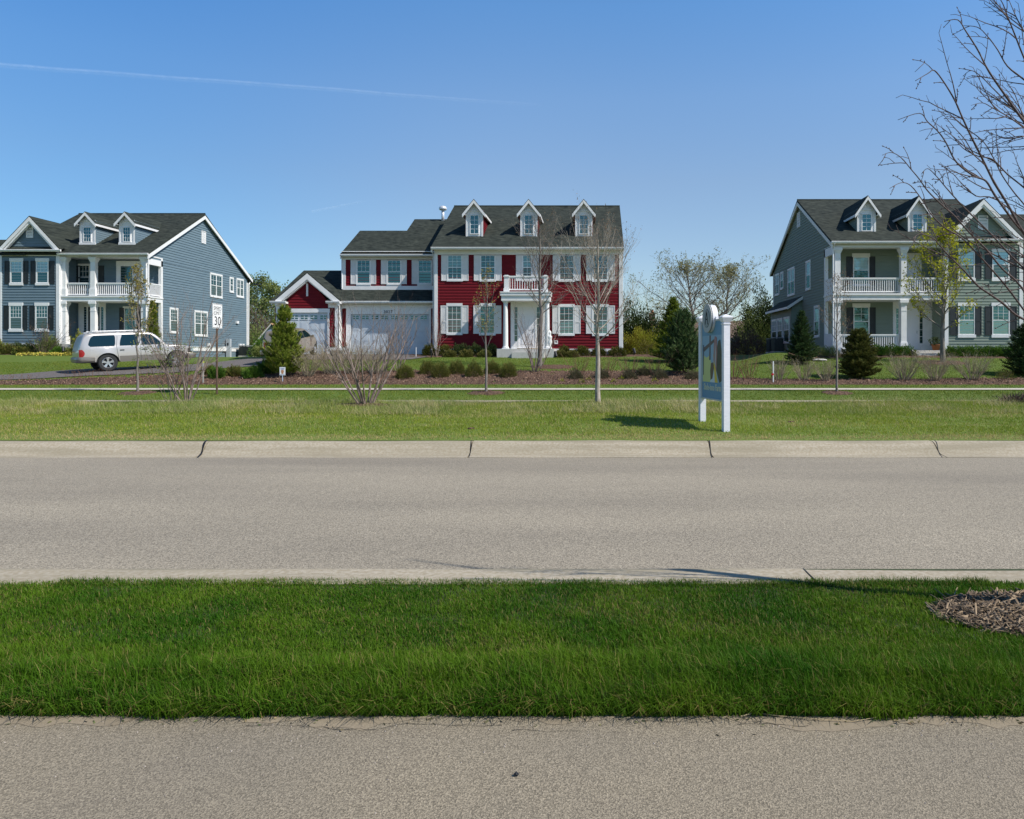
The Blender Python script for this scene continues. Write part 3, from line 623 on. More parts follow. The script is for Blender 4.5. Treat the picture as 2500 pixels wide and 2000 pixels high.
st = rect(c3, DP - .25, 678, 1540, 1225, 1600); s = MB(); s.box(st[0], st[1], DP - .25, D0 - .001, RZ - .3, zsl)
r = rect(c3, DP - .5, 822, 1570, 1130, 1600); s.box(r[0], r[1], DP - .6, DP - .25, RZ - .3, zsl - .19); s.build('stoop', M_CONCH, red)
fd = rect(c3, D0, 812, 1085, 1140, 1535); s = MB(); g1 = rect(c3, D0, 848, 1138, 876, 1465); g2 = rect(c3, D0, 1062, 1138, 1090, 1465); dd = rect(c3, D0, 893, 1135, 1045, 1510)
z_s = zsl + .06
for a, b in ((fd[0], g1[0]), (g1[1], dd[0]), (dd[1], g2[0]), (g2[1], fd[1])): s.fbox(F0, a, b, z_s, fd[3] + .05, 0, .07)
for g_ in (g1, g2): s.fbox(F0, g_[0], g_[1], z_s, g_[2], 0, .06); s.fbox(F0, g_[0], g_[1], g_[3], fd[3] + .05, 0, .065)
s.fbox(F0, dd[0], dd[1], dd[3], fd[3] + .05, 0, .066); s.fbox(F0, fd[0] - .06, fd[1] + .06, zsl, z_s, 0, .12)
e = s.build('door_surround', M_WHITE, red)
for g_ in (g1, g2):
    MB().fbox(F0, g_[0], g_[1], g_[2], g_[3], .004, .03).build('sidelight_pane', G_SCREEN, e); q = MB()
    for k in range(1, 6): z = g_[2] + (g_[3] - g_[2]) * k / 6; q.fbox(F0, g_[0], g_[1], z - .012, z + .012, .03, .045)
    q.build('sidelight_bars', M_WHITE, e)
panel_door(F0, red, dd[0], dd[1], z_s, dd[3], nb=.02)
vr = rect(c3, D0, 1228, 1456, 1263, 1490); louvre(F0, red, vr)
# wing above the garage
D1 = 45.0; F1 = front(D1); X1L = PX(838, D1); z1t = PZ(620, D1); z1b = PZ(c2(0, 965)[1], D1)
zsid = PZ(c2(0, 683)[1], D1); zbb = PZ(c2(0, 935)[1], D1)
wall(F1, [[(X1L, zbb), (XL, zbb), (XL, zsid + .1), (X1L, zsid + .1)]], M_RED, red)
wall(side_l(X1L), [[(D1, z1b - .6), (52, z1b - .6), (52, z1t), (D1, z1t)], [(D1, z1t), (51.8, z1t), (48.5, 9.9), (48.3, 9.9)]], M_RED, red)
s = MB(); s.fbox(F1, X1L - .03, XL, zsid, z1t + .1, 0, .05); s.fbox(F1, X1L - .03, XL, z1b - .3, zbb, 0, .05); s.fbox(F1, X1L - .03, X1L + .16, zbb, zsid, 0, .05); s.fbox(side_l(X1L), D1, D1 + .16, z1b - .3, z1t, 0, .05)
for a, b in ((902, 1042), (1192, 1334), (1486, 1628)):
    r = rect(c2, D1, a, 908, b, 935); s.fbox(F1, r[0], r[1], zbb - .001, r[3], 0, .049)
s.box(X1L, XL, 44.66, D1 - .05, z1t + .08, z1t + .12); s.build('trim', M_WHITE, red)
for a, b, sh in ((916, 1030, [(850, 904), (1043, 1092)]), (1207, 1323, [(1140, 1196), (1336, 1386)]), (1502, 1616, [(1434, 1490), (1634, 1652)])):
    window(F1, red, rect(c2, D1, a, 692, b, 908), G_SKY, tw=.08, head=0, sill=.1, ew=0, low=False, gm2=G_SKY)
    for p, q in sh: r = rect(c2, D1, p, 686, q, 918); shutter(F1, red, r[0], min(r[1], XL - .02), r[2], r[3], M_SHUT_W)
s = MB(); sl1 = .546; pl1 = lambda y: 7.98 + sl1 * (y - 44.7)
xa, xb = -15.36, -12.28; y2 = 50.5
s.slab([(xa, 44.65, pl1(44.65)), (EX0 + .15, 44.65, pl1(44.65)), (EX0 + .15, 48.4, pl1(48.4)), (xa, 48.4, pl1(48.4))], .14)
s.slab([(xb, 48.4, pl1(48.4)), (EX0 + .3, 48.4, pl1(48.4)), (EX0 + .3, y2, pl1(y2)), (xb, y2, pl1(y2))], .14)
s.slab([(xa, 48.4, pl1(48.4)), (xb, 48.4, pl1(48.4)), (xb, 52.1, pl1(44.7)), (xa, 52.1, pl1(44.7))], .14)
s.slab([(xb, y2, pl1(y2)), (EX0 + .3, y2, pl1(y2)), (EX0 + .3, 56, pl1(45)), (xb, 56, pl1(45))], .14); s.build('roof', M_ROOF, red)
gutter(red, xa, XL - .02, 44.65, pl1(44.65) - .03)
wall(side_l(xb + .3), [[(46.2, 7.6), (54.8, 7.6), (54.8, 8.4), (46.2, 8.4)], [(46.2, 8.4), (54.8, 8.4), (y2 + .1, pl1(y2) - .3), (y2 - .1, pl1(y2) - .3)]], M_RED, red)
s = MB(); s.skew(side_l(xa + .02), (44.65, pl1(44.65) - .13), (48.4, pl1(48.4) - .13), .18, -.02, .03); s.build('rake_trim', M_WHITE, red); s = MB(); s.skew(side_l(xb + .02), (48.3, pl1(48.3) - .13), (y2, pl1(y2) - .13), .18, -.02, .03); s.build('rake_trim', M_WHITE, red)
x = PX(c3(162, 0)[0], 50.2); s = MB(); s.tube([(x, 50.2, pl1(50.2) - .1), (x, 50.2, PZ(c3(0, 205)[1], 50.2))], .1, 12)
s.lathe((x, 50.2, PZ(c3(0, 212)[1], 50.2)), [(.1, 0), (.24, .03), (.27, .1), (.26, .2), (.18, .28), (.05, .32)], 14); s.build('roof_vent', M_FLUE, red, smooth=True)
# garage wing: double door bay
D2 = 43.6; F2 = front(D2); X2L, X2R = PX(c2(740, 0)[0], D2), XL; z2e = PZ(736, 43.2)
r = lambda a, b, c, d: rect(c2, D2, a, b, c, d)
gb = PZ(865, D2)
q = r(745, 1150, 806, 1512); wall(F2, [[(q[0] - .2, q[2]), (q[1], q[2]), (q[1], q[3] + .1), (q[0] - .2, q[3] + .1)]], M_RED, red)
q = r(1618, 1155, 1642, 1560); wall(F2, [[(q[0], gb), (XL, gb), (XL, q[3] + .1), (q[0], q[3] + .1)]], M_RED, red)
gd = r(850, 1205, 1600, 1588); s = MB()
ztop = z2e + .05
s.fbox(F2, PX(c2(806, 0)[0], D2), gd[0], gb, PZ(c2(0, 1150)[1], D2), 0, .05); s.fbox(F2, gd[1], q[0], gb, PZ(c2(0, 1150)[1], D2), 0, .05)
s.fbox(F2, gd[0], gd[1], gd[3], PZ(c2(0, 1150)[1], D2), 0, .045); s.fbox(F2, X2L - .3, XL, PZ(c2(0, 1150)[1], D2), ztop, 0, .05)
s.fbox(F2, X2L - .3, XL, PZ(c2(0, 1118)[1], D2), PZ(c2(0, 1112)[1], D2), .05, .07); s.box(X2L, XL, 43.2, D2 - .05, z2e - .02, z2e + .02)
s.build('trim', M_WHITE, red)
lw = [(865, 922), (956, 1017), (1048, 1110), (1139, 1201), (1234, 1297), (1327, 1390), (1422, 1485), (1515, 1578)]
wz = (PZ(c2(0, 1253)[1], D2), PZ(c2(0, 1218)[1], D2))
garage_door(red, F2, gd[0], gd[1], gb, gd[3], 8, wz, [(PX(c2(a, 0)[0], D2), PX(c2(b, 0)[0], D2)) for a, b in lw])
s = MB(); text_on(s, F2, '3027', .235, PX(c2(1208, 0)[0], D2), PZ(c2(0, 1195)[1], D2), .052, bold=.004, spacing=1.15); s.build('house_number', M_BLACK, red)
MB().box(-19, X2L + .6, D2 + .3, 52, RZ - .5, z2e - .3).build('garage_core_wall', M_RED, red)
MB().box(gd[0] - .3, XL, D2 + .3, 52, RZ - .5, z2e - .3).build('garage_core_wall', M_RED, red)
s = MB(); sl2 = .48; pl2 = lambda y: z2e + sl2 * (y - 43.2); xg = -18.96
s.slab([(xg, 43.2, pl2(43.2)), (XL, 43.2, pl2(43.2)), (XL, 45.05, pl2(45.05)), (xg, 45.05, pl2(45.05))], .12)
s.slab([(xg, 45.05, pl2(45.05)), (X1L, 45.05, pl2(45.05)), (X1L, 48.2, pl2(48.2)), (xg, 48.2, pl2(48.2))], .12)
s.slab([(xg, 48.2, pl2(48.2)), (X1L, 48.2, pl2(48.2)), (X1L, 53.2, pl2(43.2)), (xg, 53.2, pl2(43.2))], .12); s.build('roof', M_ROOF, red)
# single garage with front gable
D3 = 43.1; F3 = front(D3); r = lambda a, b, c, d: rect(c2, D3, a, b, c, d)
gA = r(230, 860, 635, 1155); xc = PX(c2(430, 0)[0], D3); zap = PZ(c2(0, 862)[1], D3)
wl, wr_ = PX(c2(165, 0)[0], D3), PX(c2(735, 0)[0], D3); zeav = PZ(c2(0, 1090)[1], D3)
wall(F3, [[(gA[0], gA[2] - .1), (gA[1], gA[2] - .1), (gA[1], zeav), (gA[0], zeav)], [(gA[0] , zeav), (gA[1], zeav), (xc + .05, zap + .12), (xc - .05, zap + .12)]], M_RED, red)
q = r(168, 1145, 225, 1340); wall(F3, [[(q[0], RZ), (q[1], RZ), (q[1], q[3]), (q[0], q[3])]], M_RED, red)
q = r(645, 1145, 700, 1512); wall(F3, [[(q[0], q[2]), (q[1], q[2]), (q[1], q[3]), (q[0], q[3])]], M_RED, red)
wall(side_l(wl), [[(D3, RZ - .2), (52, RZ - .2), (52, zeav), (D3, zeav)], [(D3, zeav), (52, zeav), (48.2, pl2(48.2) - .25), (48.1, pl2(48.2) - .25)]], M_RED, red)
s = MB(); ld = r(262, 1190, 628, 1580)
q = r(225, 1155, 650, 1190); s.fbox(F3, q[0], q[1], q[2], q[3] + .02, 0, .05)
s.fbox(F3, r(222, 0, 0, 0)[0], ld[0], gb, q[2], 0, .05); s.fbox(F3, ld[1], r(645, 0, 0, 0)[0], gb, q[2], 0, .05)
s.fbox(F3, PX(c2(135, 0)[0], D3), PX(c2(168, 0)[0], D3), RZ - .2, zeav + .02, 0, .06); s.fbox(side_l(wl - .03), D3, D3 + .2, RZ - .2, zeav, .0, .05)
s.fbox(F3, PX(c2(700, 0)[0], D3), PX(c2(740, 0)[0], D3), gb + .35, zeav + .02, 0, .06); s.fbox(side_r(PX(c2(735, 0)[0], D3)), D3 - .06, D2, gb + .35, zeav, -.02, .02)
s.fbox(F3, PX(c2(135, 0)[0], D3), gA[0] , PZ(c2(0, 1143)[1], D3), zeav + .03, 0, .05); s.fbox(F3, gA[1], PX(c2(745, 0)[0], D3), PZ(c2(0, 1143)[1], D3), zeav + .03, 0, .05)
s.fbox(F3, r(622, 0, 0, 0)[0], PX(c2(806, 0)[0], D3), gb + .22, gb + .38, 0, .09)
s.fbox(F3, r(622, 0, 0, 0)[0], r(650, 0, 0, 0)[0], gb, gb + .22, 0, .07); s.fbox(F3, r(780, 0, 0, 0)[0], r(806, 0, 0, 0)[0], gb, gb + .22, 0, .07)
vb = r(427, 912, 443, 1033); s.fbox(F3, *vb, 0, .08); s.build('trim', M_WHITE, red)
MB().fbox(F3, r(650, 0, 0, 0)[0], r(780, 0, 0, 0)[0], gb - .1, gb + .22, -.1, .02).build('foundation', M_CONCH, red)
lw = [(277, 340), (370, 433), (462, 525), (555, 617)]; wz = (PZ(c2(0, 1252)[1], D3), PZ(c2(0, 1216)[1], D3))
garage_door(red, F3, ld[0], ld[1], gb, ld[3], 4, wz, [(PX(c2(a, 0)[0], D3), PX(c2(b, 0)[0], D3)) for a, b in lw])
# gable roof over it, with eave returns
DG = 42.8; ap = (PX(c2(430, 0)[0], DG), PZ(c2(0, 803)[1], DG)); e0 = (PX(c2(125, 0)[0], DG), PZ(c2(0, 1060)[1], DG)); e1 = (PX(c2(738, 0)[0], DG), PZ(c2(0, 1062)[1], DG))
s = MB(); t = MB(); inv2 = lambda z: 43.2 + (z - z2e) / sl2
for e_ in (e0, e1):
    s.slab([(ap[0], DG, ap[1]), (e_[0], DG, e_[1]), (e_[0], inv2(e_[1]), e_[1]), (ap[0], inv2(ap[1]), ap[1])], .07)
    t.skew(front(DG + .02), (ap[0], ap[1] - .07), (e_[0], e_[1] - .07), .34, -.02, .03); t.skew(front(DG + .02), (ap[0], ap[1] - .34), (e_[0] + (.25 if e_ is e0 else -.25), e_[1] - .1), .16, -.22, -.03)
zr0 = PZ(c2(0, 1080)[1], DG)
for a, b in ((75, 230), (612, 745)):
    xa_, xb_ = PX(c2(a, 0)[0], DG), PX(c2(b, 0)[0], DG)
    s.add([(xa_, DG, zr0), (xb_, DG, zr0), (xb_, D3, zr0 + .2), (xa_, D3, zr0 + .2)], [(0, 1, 2, 3)]); gutter(red, xa_, xb_, DG, zr0)
    t.box(xa_ + .05, xb_, DG, D3, zr0 - .14, zr0 - .03)
s.build('roof', M_ROOF, red); t.build('rake_trim', M_WHITE, red)
gutter(red, PX(c2(745, 0)[0], 43.2), XL, 43.2, z2e + .01)
for X, y, a, b in ((PX(1060, 43), D0 + .3, gb, zt), (X1L - .06, D1 - .05, z1b, z1t)): MB().tube([(X - .0, y, a), (X, y, b - .3), (X, y - .2, b)], .04, 8).build('downspout', M_WHITE, red)
l = MB(); q = PX(c2(195, 0)[0], D3); z = PZ(c2(0, 1205)[1], D3); l.lathe((q, D3 - .14, z - .15), [(.03, 0), (.09, .05), (.11, .25), (.13, .27), (.04, .38)], 8); l.fbox(F3, q - .02, q + .02, z, z + .06, .02, .12); l.build('wall_lantern', M_BLACK, red)
# ---------------------------------------------------------------- the blue house (far left)
BX = -28.05; DB = 46.4
blue = thing('blue_house', (-33, 46.4, 1.8), 'slate blue clapboard house with double-deck white porch and two dormers, far left', 'house')
Fs = side_r(BX); gz = 1.62
def rs(conv, X, x0, y0, x1, y1):
    """glass rectangle on a side wall: returns (Y0, Y1, z0, z1) using the mean depth for heights"""
    a = conv(x0, y0); b = conv(x1, y1); Ya = X * F_PX / (a[0] - CX); Yb = X * F_PX / (b[0] - CX); Ym = (Ya + Yb) / 2
    return (min(Ya, Yb), max(Ya, Yb), PZ(b[1], Ym), PZ(a[1], Ym))
plB = (46.0, 8.21, .554); pB = lambda y: 8.21 + .554 * (y - 46.0)
Yp = 47.9; YbB = 59.6; zEB = 8.0; YrB = 52.8
ztrim = 2.14
wall(Fs, [[(Yp, gz - .25), (YbB, gz - .25), (YbB, ztrim - .02), (Yp, ztrim - .02)]], M_BLUE, blue)
wall(Fs, [[(Yp, ztrim + .26), (YbB, ztrim + .26), (YbB, 7.9), (Yp, 7.9)], [(Yp - 1.5, 7.9), (YbB, 7.9), (YrB + .1, pB(YrB) - .15), (YrB - .1, pB(YrB) - .15)]], M_BLUE, blue)
s = MB(); s.fbox(Fs, Yp - .05, YbB + .03, ztrim, ztrim + .26, 0, .05); s.fbox(Fs, Yp - .03, YbB, ztrim + .26, ztrim + .29, 0, .08)
s.fbox(Fs, YbB - .13, YbB + .03, ztrim + .29, 7.7, 0, .05)
s.fbox(Fs, Yp - 1.5, Yp, 7.55, 7.92, -.1, .045); s.build('trim', M_WHITE, blue)
MB().fbox(Fs, Yp, YbB, gz - .4, gz - .05, -.2, .03).build('foundation', M_CONCH, blue)
for a, b, c, d, tw, cols, kw in (((1705), 640, 1790, 805, .12, 2, dict(twin=True)), (1862, 668, 1882, 765, .12, 1, {}), (1917, 680, 1965, 805, .1, 2, dict(twin=True)),
                         (1378, 918, 1430, 1092, .12, 3, {}), (1578, 942, 1670, 1118, .12, 3, dict(twin=True))):
    g_ = rs(c1, BX, a, b, c, d); window(Fs, blue, g_, G_DARK, tw=tw, head=.12, sill=.12, ew=0, cols=cols, rows=2 if cols < 3 else 3, gm2=G_SCREEN, **kw)
louvre(Fs, blue, rs(c1, BX, 1628, 280, 1662, 380))
X0B, X1B = -36.85, -27.81
gable_roof(blue, X0B, X1B, 46.0, 8.21, 52.75, pB(52.75), yb=60.1)
gutter(blue, PX(141, 46), X1B + .02, 46.0, 8.18)
s = MB(); Fk = side_r(X1B - .02); s.skew(Fk, (46.0, 8.08), (52.75, pB(52.75) - .13), .24, -.04, .03); s.skew(Fk, (52.75, pB(52.75) - .13), (60.1, 8.0), .24, -.04, .03)
s.slab([(BX, 46.1, 8.1), (X1B, 46.1, 8.1), (X1B, 52.75, pB(52.75) - .16), (BX, 52.75, pB(52.75) - .16)], .03); s.slab([(BX, 52.75, pB(52.75) - .16), (X1B, 52.75, pB(52.75) - .16), (X1B, 60, 7.95), (BX, 60, 7.95)], .03)
s.build('rake_trim', M_WHITE, blue)
wall(side_l(X0B + .3), [[(46.5, 2), (YbB, 2), (YbB, 8), (46.5, 8)], [(46.5, 8), (YbB, 8), (52.9, 11.6), (52.7, 11.6)]], M_BLUE, blue)
wall(lambda u, z, n: (u, YbB + n, z), [[(X0B, 1.5), (BX, 1.5), (BX, 8), (X0B, 8)]], M_BLUE, blue)
Fw = front(Yp); wx0 = PX(146, 46.4)
wall(Fw, [[(wx0, 2.4), (BX, 2.4), (BX, 8.0), (wx0, 8.0)]], M_BLUE, blue)
wall(side_r(wx0), [[(46.2, 2.0), (Yp, 2.0), (Yp, 8.0), (46.2, 8.0)]], M_BLUE, blue)
z_fl1 = PZ(c1(0, 1194)[1], DB); z_b0 = PZ(c1(0, 850)[1], DB); z_b1 = PZ(c1(0, 805)[1], DB); z_top = PZ(c1(0, 490)[1], DB)
xcR = PX(c1(1172, 0)[0], DB)
s = MB(); s.box(wx0, BX + .04, DB - .18, Yp, z_b0, z_b0 + (z_b1 - z_b0) * .72); s.box(wx0, BX + .08, DB - .24, Yp + .0, z_b0 + (z_b1 - z_b0) * .72, z_b1)
s.box(wx0, BX + .04, DB - .16, DB + .2, z_top, 8.08); s.box(wx0, BX + .04, DB + .2, Yp, z_top + .12, 8.04); s.build('porch_beam', M_WHITE, blue)
s = MB(); s.box(wx0, BX + .04, DB - .25, Yp, 1.6, z_fl1); s.box(wx0 + 1.2, wx0 + 3.6, DB - .9, DB - .25, 1.6, z_fl1 - .2); s.build('porch_floor', M_CONCH, blue)
for xcc in (525, 762, 1172):
    x = PX(c1(xcc, 0)[0], DB); sqcol(blue, x, DB, z_fl1, z_b0, .29); sqcol(blue, x, DB, z_b1, z_top, .29)
xcs = [PX(c1(k, 0)[0], DB) for k in (525, 762, 1172)]
Fb = front(DB); zr = PZ(c1(0, 698)[1], DB); zrb = PZ(c1(0, 798)[1], DB)
railing(Fb, blue, xcs[0] + .2, xcs[1] - .2, zr, zrb, n0=-.03); railing(Fb, blue, xcs[1] + .2, xcs[2] - .2, zr, zrb, n0=-.03)
railing(side_r(BX - .05), blue, DB + .25, Yp - .12, zr, zrb, n0=-.03)
s = MB(); s.fbox(Fs, Yp - .18, Yp, z_b1, z_top + .1, -.14, .045); s.fbox(Fs, Yp - .18, Yp, 1.8, z_b0, -.14, .045); s.build('porch_post', M_WHITE, blue)
s = MB(); x = PX(c1(1203, 0)[0], DB - .25); s.tube([(x, 46.1, 8.05), (x, DB - .26, 7.8), (x, DB - .27, 2.0)], .045, 8); s.build('downspout', M_WHITE, blue); s = MB(); s.tube([(BX + .1, 60.05, 7.9), (BX + .08, 59.75, 7.6), (BX + .08, 59.68, 2.0)], .05, 8); s.build('downspout', M_WHITE, blue)
s = MB(); s.tube([(BX + .3, 60.2, 7.6), (BX + .9, 60.2, 7.6), (BX + .95, 60.2, 7.75)], .05, 6); s.build('satellite_arm', M_BLACK, blue)
r = lambda a, b, c, d: rect(c1, Yp, a, b, c, d)
q = r(980, 565, 1075, 800); s = MB(); o = r(945, 522, 1145, 800)
s.fbox(Fw, o[0], q[0], z_b1, q[3], 0, .05); s.fbox(Fw, o[0], o[1], q[3], o[3], 0, .06); s.fbox(Fw, q[1], q[1] + .08, z_b1, q[3], 0, .05); o2 = s.build('door_surround', M_WHITE, blue)
MB().fbox(Fw, q[0], q[1], z_b1, q[3], -.01, .026).build('storm_door_pane', G_DARK, o2)
panel_door(Fw, blue, q[1] + .1, o[1], z_b1, q[3], M_DOORW, nb=.03)
q = r(650, 560, 735, 800); window(Fw, blue, (q[0], q[1] - .1, z_b1 + .6, q[3]), G_DARK, tw=.08)
shutter(Fw, blue, r(800, 0, 0, 0)[0], r(845, 0, 0, 0)[0], z_b1 + .5, r(0, 560, 0, 0)[3], M_SHUT_D); shutter(Fw, blue, r(655, 0, 0, 0)[0] - .4, r(655, 0, 0, 0)[0], z_b1 + .5, r(0, 560, 0, 0)[3], M_SHUT_D)
# ground floor entrance
q = r(640, 862, 860, 1190); s = MB()
s.fbox(Fw, q[0], r(682, 0, 0, 0)[0], z_fl1, q[3], 0, .06); s.fbox(Fw, r(705, 0, 0, 0)[0], r(718, 0, 0, 0)[0], z_fl1, q[3], 0, .06); s.fbox(Fw, r(812, 0, 0, 0)[0], r(822, 0, 0, 0)[0], z_fl1, q[3], 0, .06); s.fbox(Fw, r(842, 0, 0, 0)[0], q[1], z_fl1, q[3], 0, .06)
s.fbox(Fw, r(682, 0, 0, 0)[0], r(842, 0, 0, 0)[0], r(0, 895, 0, 0)[3], q[3], 0, .055); o2 = s.build('door_surround', M_WHITE, blue)
for a, b in ((682, 705), (822, 842)): MB().fbox(Fw, r(a, 0, 0, 0)[0], r(b, 0, 0, 0)[0], z_fl1, r(0, 895, 0, 0)[3], -.01, .02).build('sidelight_pane', G_DARK, o2)
panel_door(Fw, blue, r(718, 0, 0, 0)[0], r(812, 0, 0, 0)[0], z_fl1 + .05, r(0, 895, 0, 0)[3], mat('dark_green_door', (.02, .035, .04), .4), nb=.02)
window(Fw, blue, (r(1015, 0, 0, 0)[0], r(1095, 0, 0, 0)[0], z_fl1 + .75, r(0, 905, 0, 0)[3]), G_DARK, tw=.1)
for a, b in ((970, 1010), (1110, 1145)): shutter(Fw, blue, r(a, 0, 0, 0)[0], r(b, 0, 0, 0)[0], z_fl1 + .7, r(0, 900, 0, 0)[3], M_SHUT_D)
# left bay with front gable
DL = 46.15; FL = front(DL); bl, br = PX(c1(18, 0)[0], DL), PX(c1(458, 0)[0], DL); zb_ = PZ(c1(0, 1190)[1], DL); ztp = PZ(c1(0, 482)[1], DL)
wall(FL, [[(bl, zb_), (br, zb_), (br, ztp), (bl, ztp)]], M_BLUE, blue)
s = MB(); s.fbox(FL, br, PX(c1(485, 0)[0], DL), zb_ - .3, ztp, 0, .05); s.fbox(FL, bl - .18, bl, zb_ - .3, ztp, 0, .05); s.fbox(FL, bl - .2, PX(c1(487, 0)[0], DL), ztp, 8.12, 0, .055); s.fbox(FL, bl, br, zb_ - .12, zb_, 0, .04)
s.fbox(side_r(PX(c1(485, 0)[0], DL)), DL, DL + .15, zb_ - .3, ztp, 0, .04); s.build('trim', M_WHITE, blue)
wall(side_l(bl - .15), [[(DL, 1.8), (52, 1.8), (52, 8.0), (DL, 8.0)]], M_BLUE, blue)
MB().box(bl - .1, br + .1, DL + .05, Yp, 1.5, zb_ - .05).build('foundation', M_CONCH, blue)
for a, b in ((95, 178), (305, 388)):
    window(FL, blue, rect(c1, DL, a, 528, b, 697), G_PALE, tw=.08, head=.2, sill=.16, ew=.03, gm2=G_DARK, cols=3, rows=3)
    window(FL, blue, rect(c1, DL, a - 7, 888, b - 2, 1072), G_SKY, tw=.08, head=.2, sill=.16, ew=.03, gm2=G_SCREEN, cols=4, rows=3)
for a, b, c, d in ((42, 80, 195, 232), (252, 291, 400, 444)):
    for p, q in ((a, b), (c, d)):
        t_ = rect(c1, DL, p, 520, q, 708); shutter(FL, blue, *t_, M_SHUT_D); t_ = rect(c1, DL, p - 8, 882, q - 7, 1078); shutter(FL, blue, *t_, M_SHUT_D)
def front_gable(par, dF, apx, el_, er_, plane, smat, wl_, wr__, lv, conv, dwall):
    """cross gable: rake overhang at dF, wall at dwall, roof running back into the main roof"""
    y0_, z0_, sp_ = plane; inv_ = lambda z: y0_ + (z - z0_) / sp_
    s = MB(); t = MB()
    for e_ in (el_, er_):
        s.slab([(apx[0], dF, apx[1]), (e_[0], dF, e_[1]), (e_[0], max(dF + .1, inv_(e_[1])), e_[1]), (apx[0], inv_(apx[1]), apx[1])], .07)
        sg = 1 if e_ is el_ else -1
        t.skew(front(dF + .02), (apx[0], apx[1] - .07), (e_[0], e_[1] - .07), .26, -.02, .03)
        t.skew(front(dF + .02), (apx[0], apx[1] - .33), (e_[0] + sg * .2, e_[1] - .15), .14, -.2, -.02)
    s.build('roof', M_ROOF, par); t.build('rake_trim', M_WHITE, par)
    zb__ = min(el_[1], er_[1]) - .05
    wall(front(dwall), [[(el_[0] + .15, zb__), (er_[0] - .15, zb__), (apx[0] + .02, apx[1] - .12), (apx[0] - .02, apx[1] - .12)]], smat, par)
    louvre(front(dwall), par, lv)
dG = 45.75; ap = (PX(c1(235, 0)[0], dG), PZ(c1(0, 155)[1], dG)); e0 = (PX(c1(-5, 0)[0], dG), PZ(c1(0, 408)[1], dG)); e1 = (PX(c1(470, 0)[0], dG), PZ(c1(0, 410)[1], dG))
front_gable(blue, dG, ap, e0, e1, plB, M_BLUE, 0, 0, rect(c1, DL, 217, 240, 272, 335), c1, DL)
s = MB(); zz = PZ(c1(0, 430)[1], dG); s.slab([(e0[0] - .2, dG, zz), (e1[0] + .15, dG, zz), (e1[0] + .15, DL + .1, zz + .3), (e0[0] - .2, DL + .1, zz + .3)], .05)
# wing roof to the left
s.slab([(-46, 46.6, 7.7), (X0B - .2, 46.6, 7.7), (X0B - .2, 51.5, 9.9), (-46, 51.5, 9.9)], .12); s.slab([(X0B - .2, 45.9, 8.15), (e0[0] + 1.5, 45.9, 8.15), (e0[0] + 1.5, 50.5, 10.7), (X0B - .2, 50.5, 10.7)], .12)
s.build('roof', M_ROOF, blue)
gutter(blue, e0[0] - .25, e1[0] + .2, dG, zz)
wall(front(47.2), [[(-46, 1.8), (bl - .1, 1.8), (bl - .1, 7.7), (-46, 7.7)]], M_BLUE, blue)
for g_, cx_ in (((683, 737), 708), ((1003, 1055), 1032)):
    DF = 47.3; gl = rect(c1, DF, g_[0], 253, g_[1], 363); xc = (gl[0] + gl[1]) / 2
    dormer(blue, xc, .5, DF, PZ(c1(0, 388)[1], DF) - .02, PZ(c1(0, 196)[1], DF), PZ(c1(0, 122)[1], DF - .2), .17, plB, gl, M_BLUE, cols=3, rows=2)

# ---------------------------------------------------------------- the sage grey house (right)
GX = 13.5; DG_ = 41.6
grey = thing('grey_house', (19, 41.6, 2.0), 'sage grey clapboard house with double-deck white porch, dark shutters and a front gable', 'house')
plG = (41.2, 8.2, .539); pG = lambda y: 8.2 + .539 * (y - 41.2); YpG = 43.1; YbG = 55.4; YrG = 48.3
Fs = side_l(GX)
wall(Fs, [[(YpG, 1.75), (YbG, 1.75), (YbG, 7.95), (YpG, 7.95)], [(YpG - 1.5, 7.95), (YbG, 7.95), (YrG + .1, pG(YrG) - .15), (YrG - .1, pG(YrG) - .15)]], M_GREY, grey)
s = MB(); s.fbox(Fs, YbG - .12, YbG + .03, 1.75, 7.95, 0, .04); s.fbox(Fs, YpG - 1.5, YpG, 7.5, 7.95, -.1, .045); s.build('trim', M_WHITE, grey)
MB().fbox(Fs, YpG, YbG, 1.4, 1.75, -.3, .01).build('foundation', M_CONCH, grey)
def rg5(x0, y0, x1, y1): return rs(c5, GX, x0, y0, x1, y1)
for a, b, c, d, cols, kw in ((113, 705, 141, 855, 2, dict(twin=True)), (157, 690, 175, 805, 2, {}), (217, 658, 266, 855, 2, dict(twin=True)), (365, 600, 394, 808, 2, {}), (432, 965, 466, 1190, 2, {})):
    window(Fs, grey, rg5(a, b, c, d), G_PALE, tw=.11, head=.1, sill=.12, ew=0, cols=1, rows=1, gm2=G_DARK, **kw)
louvre(Fs, grey, rg5(291, 198, 314, 315))
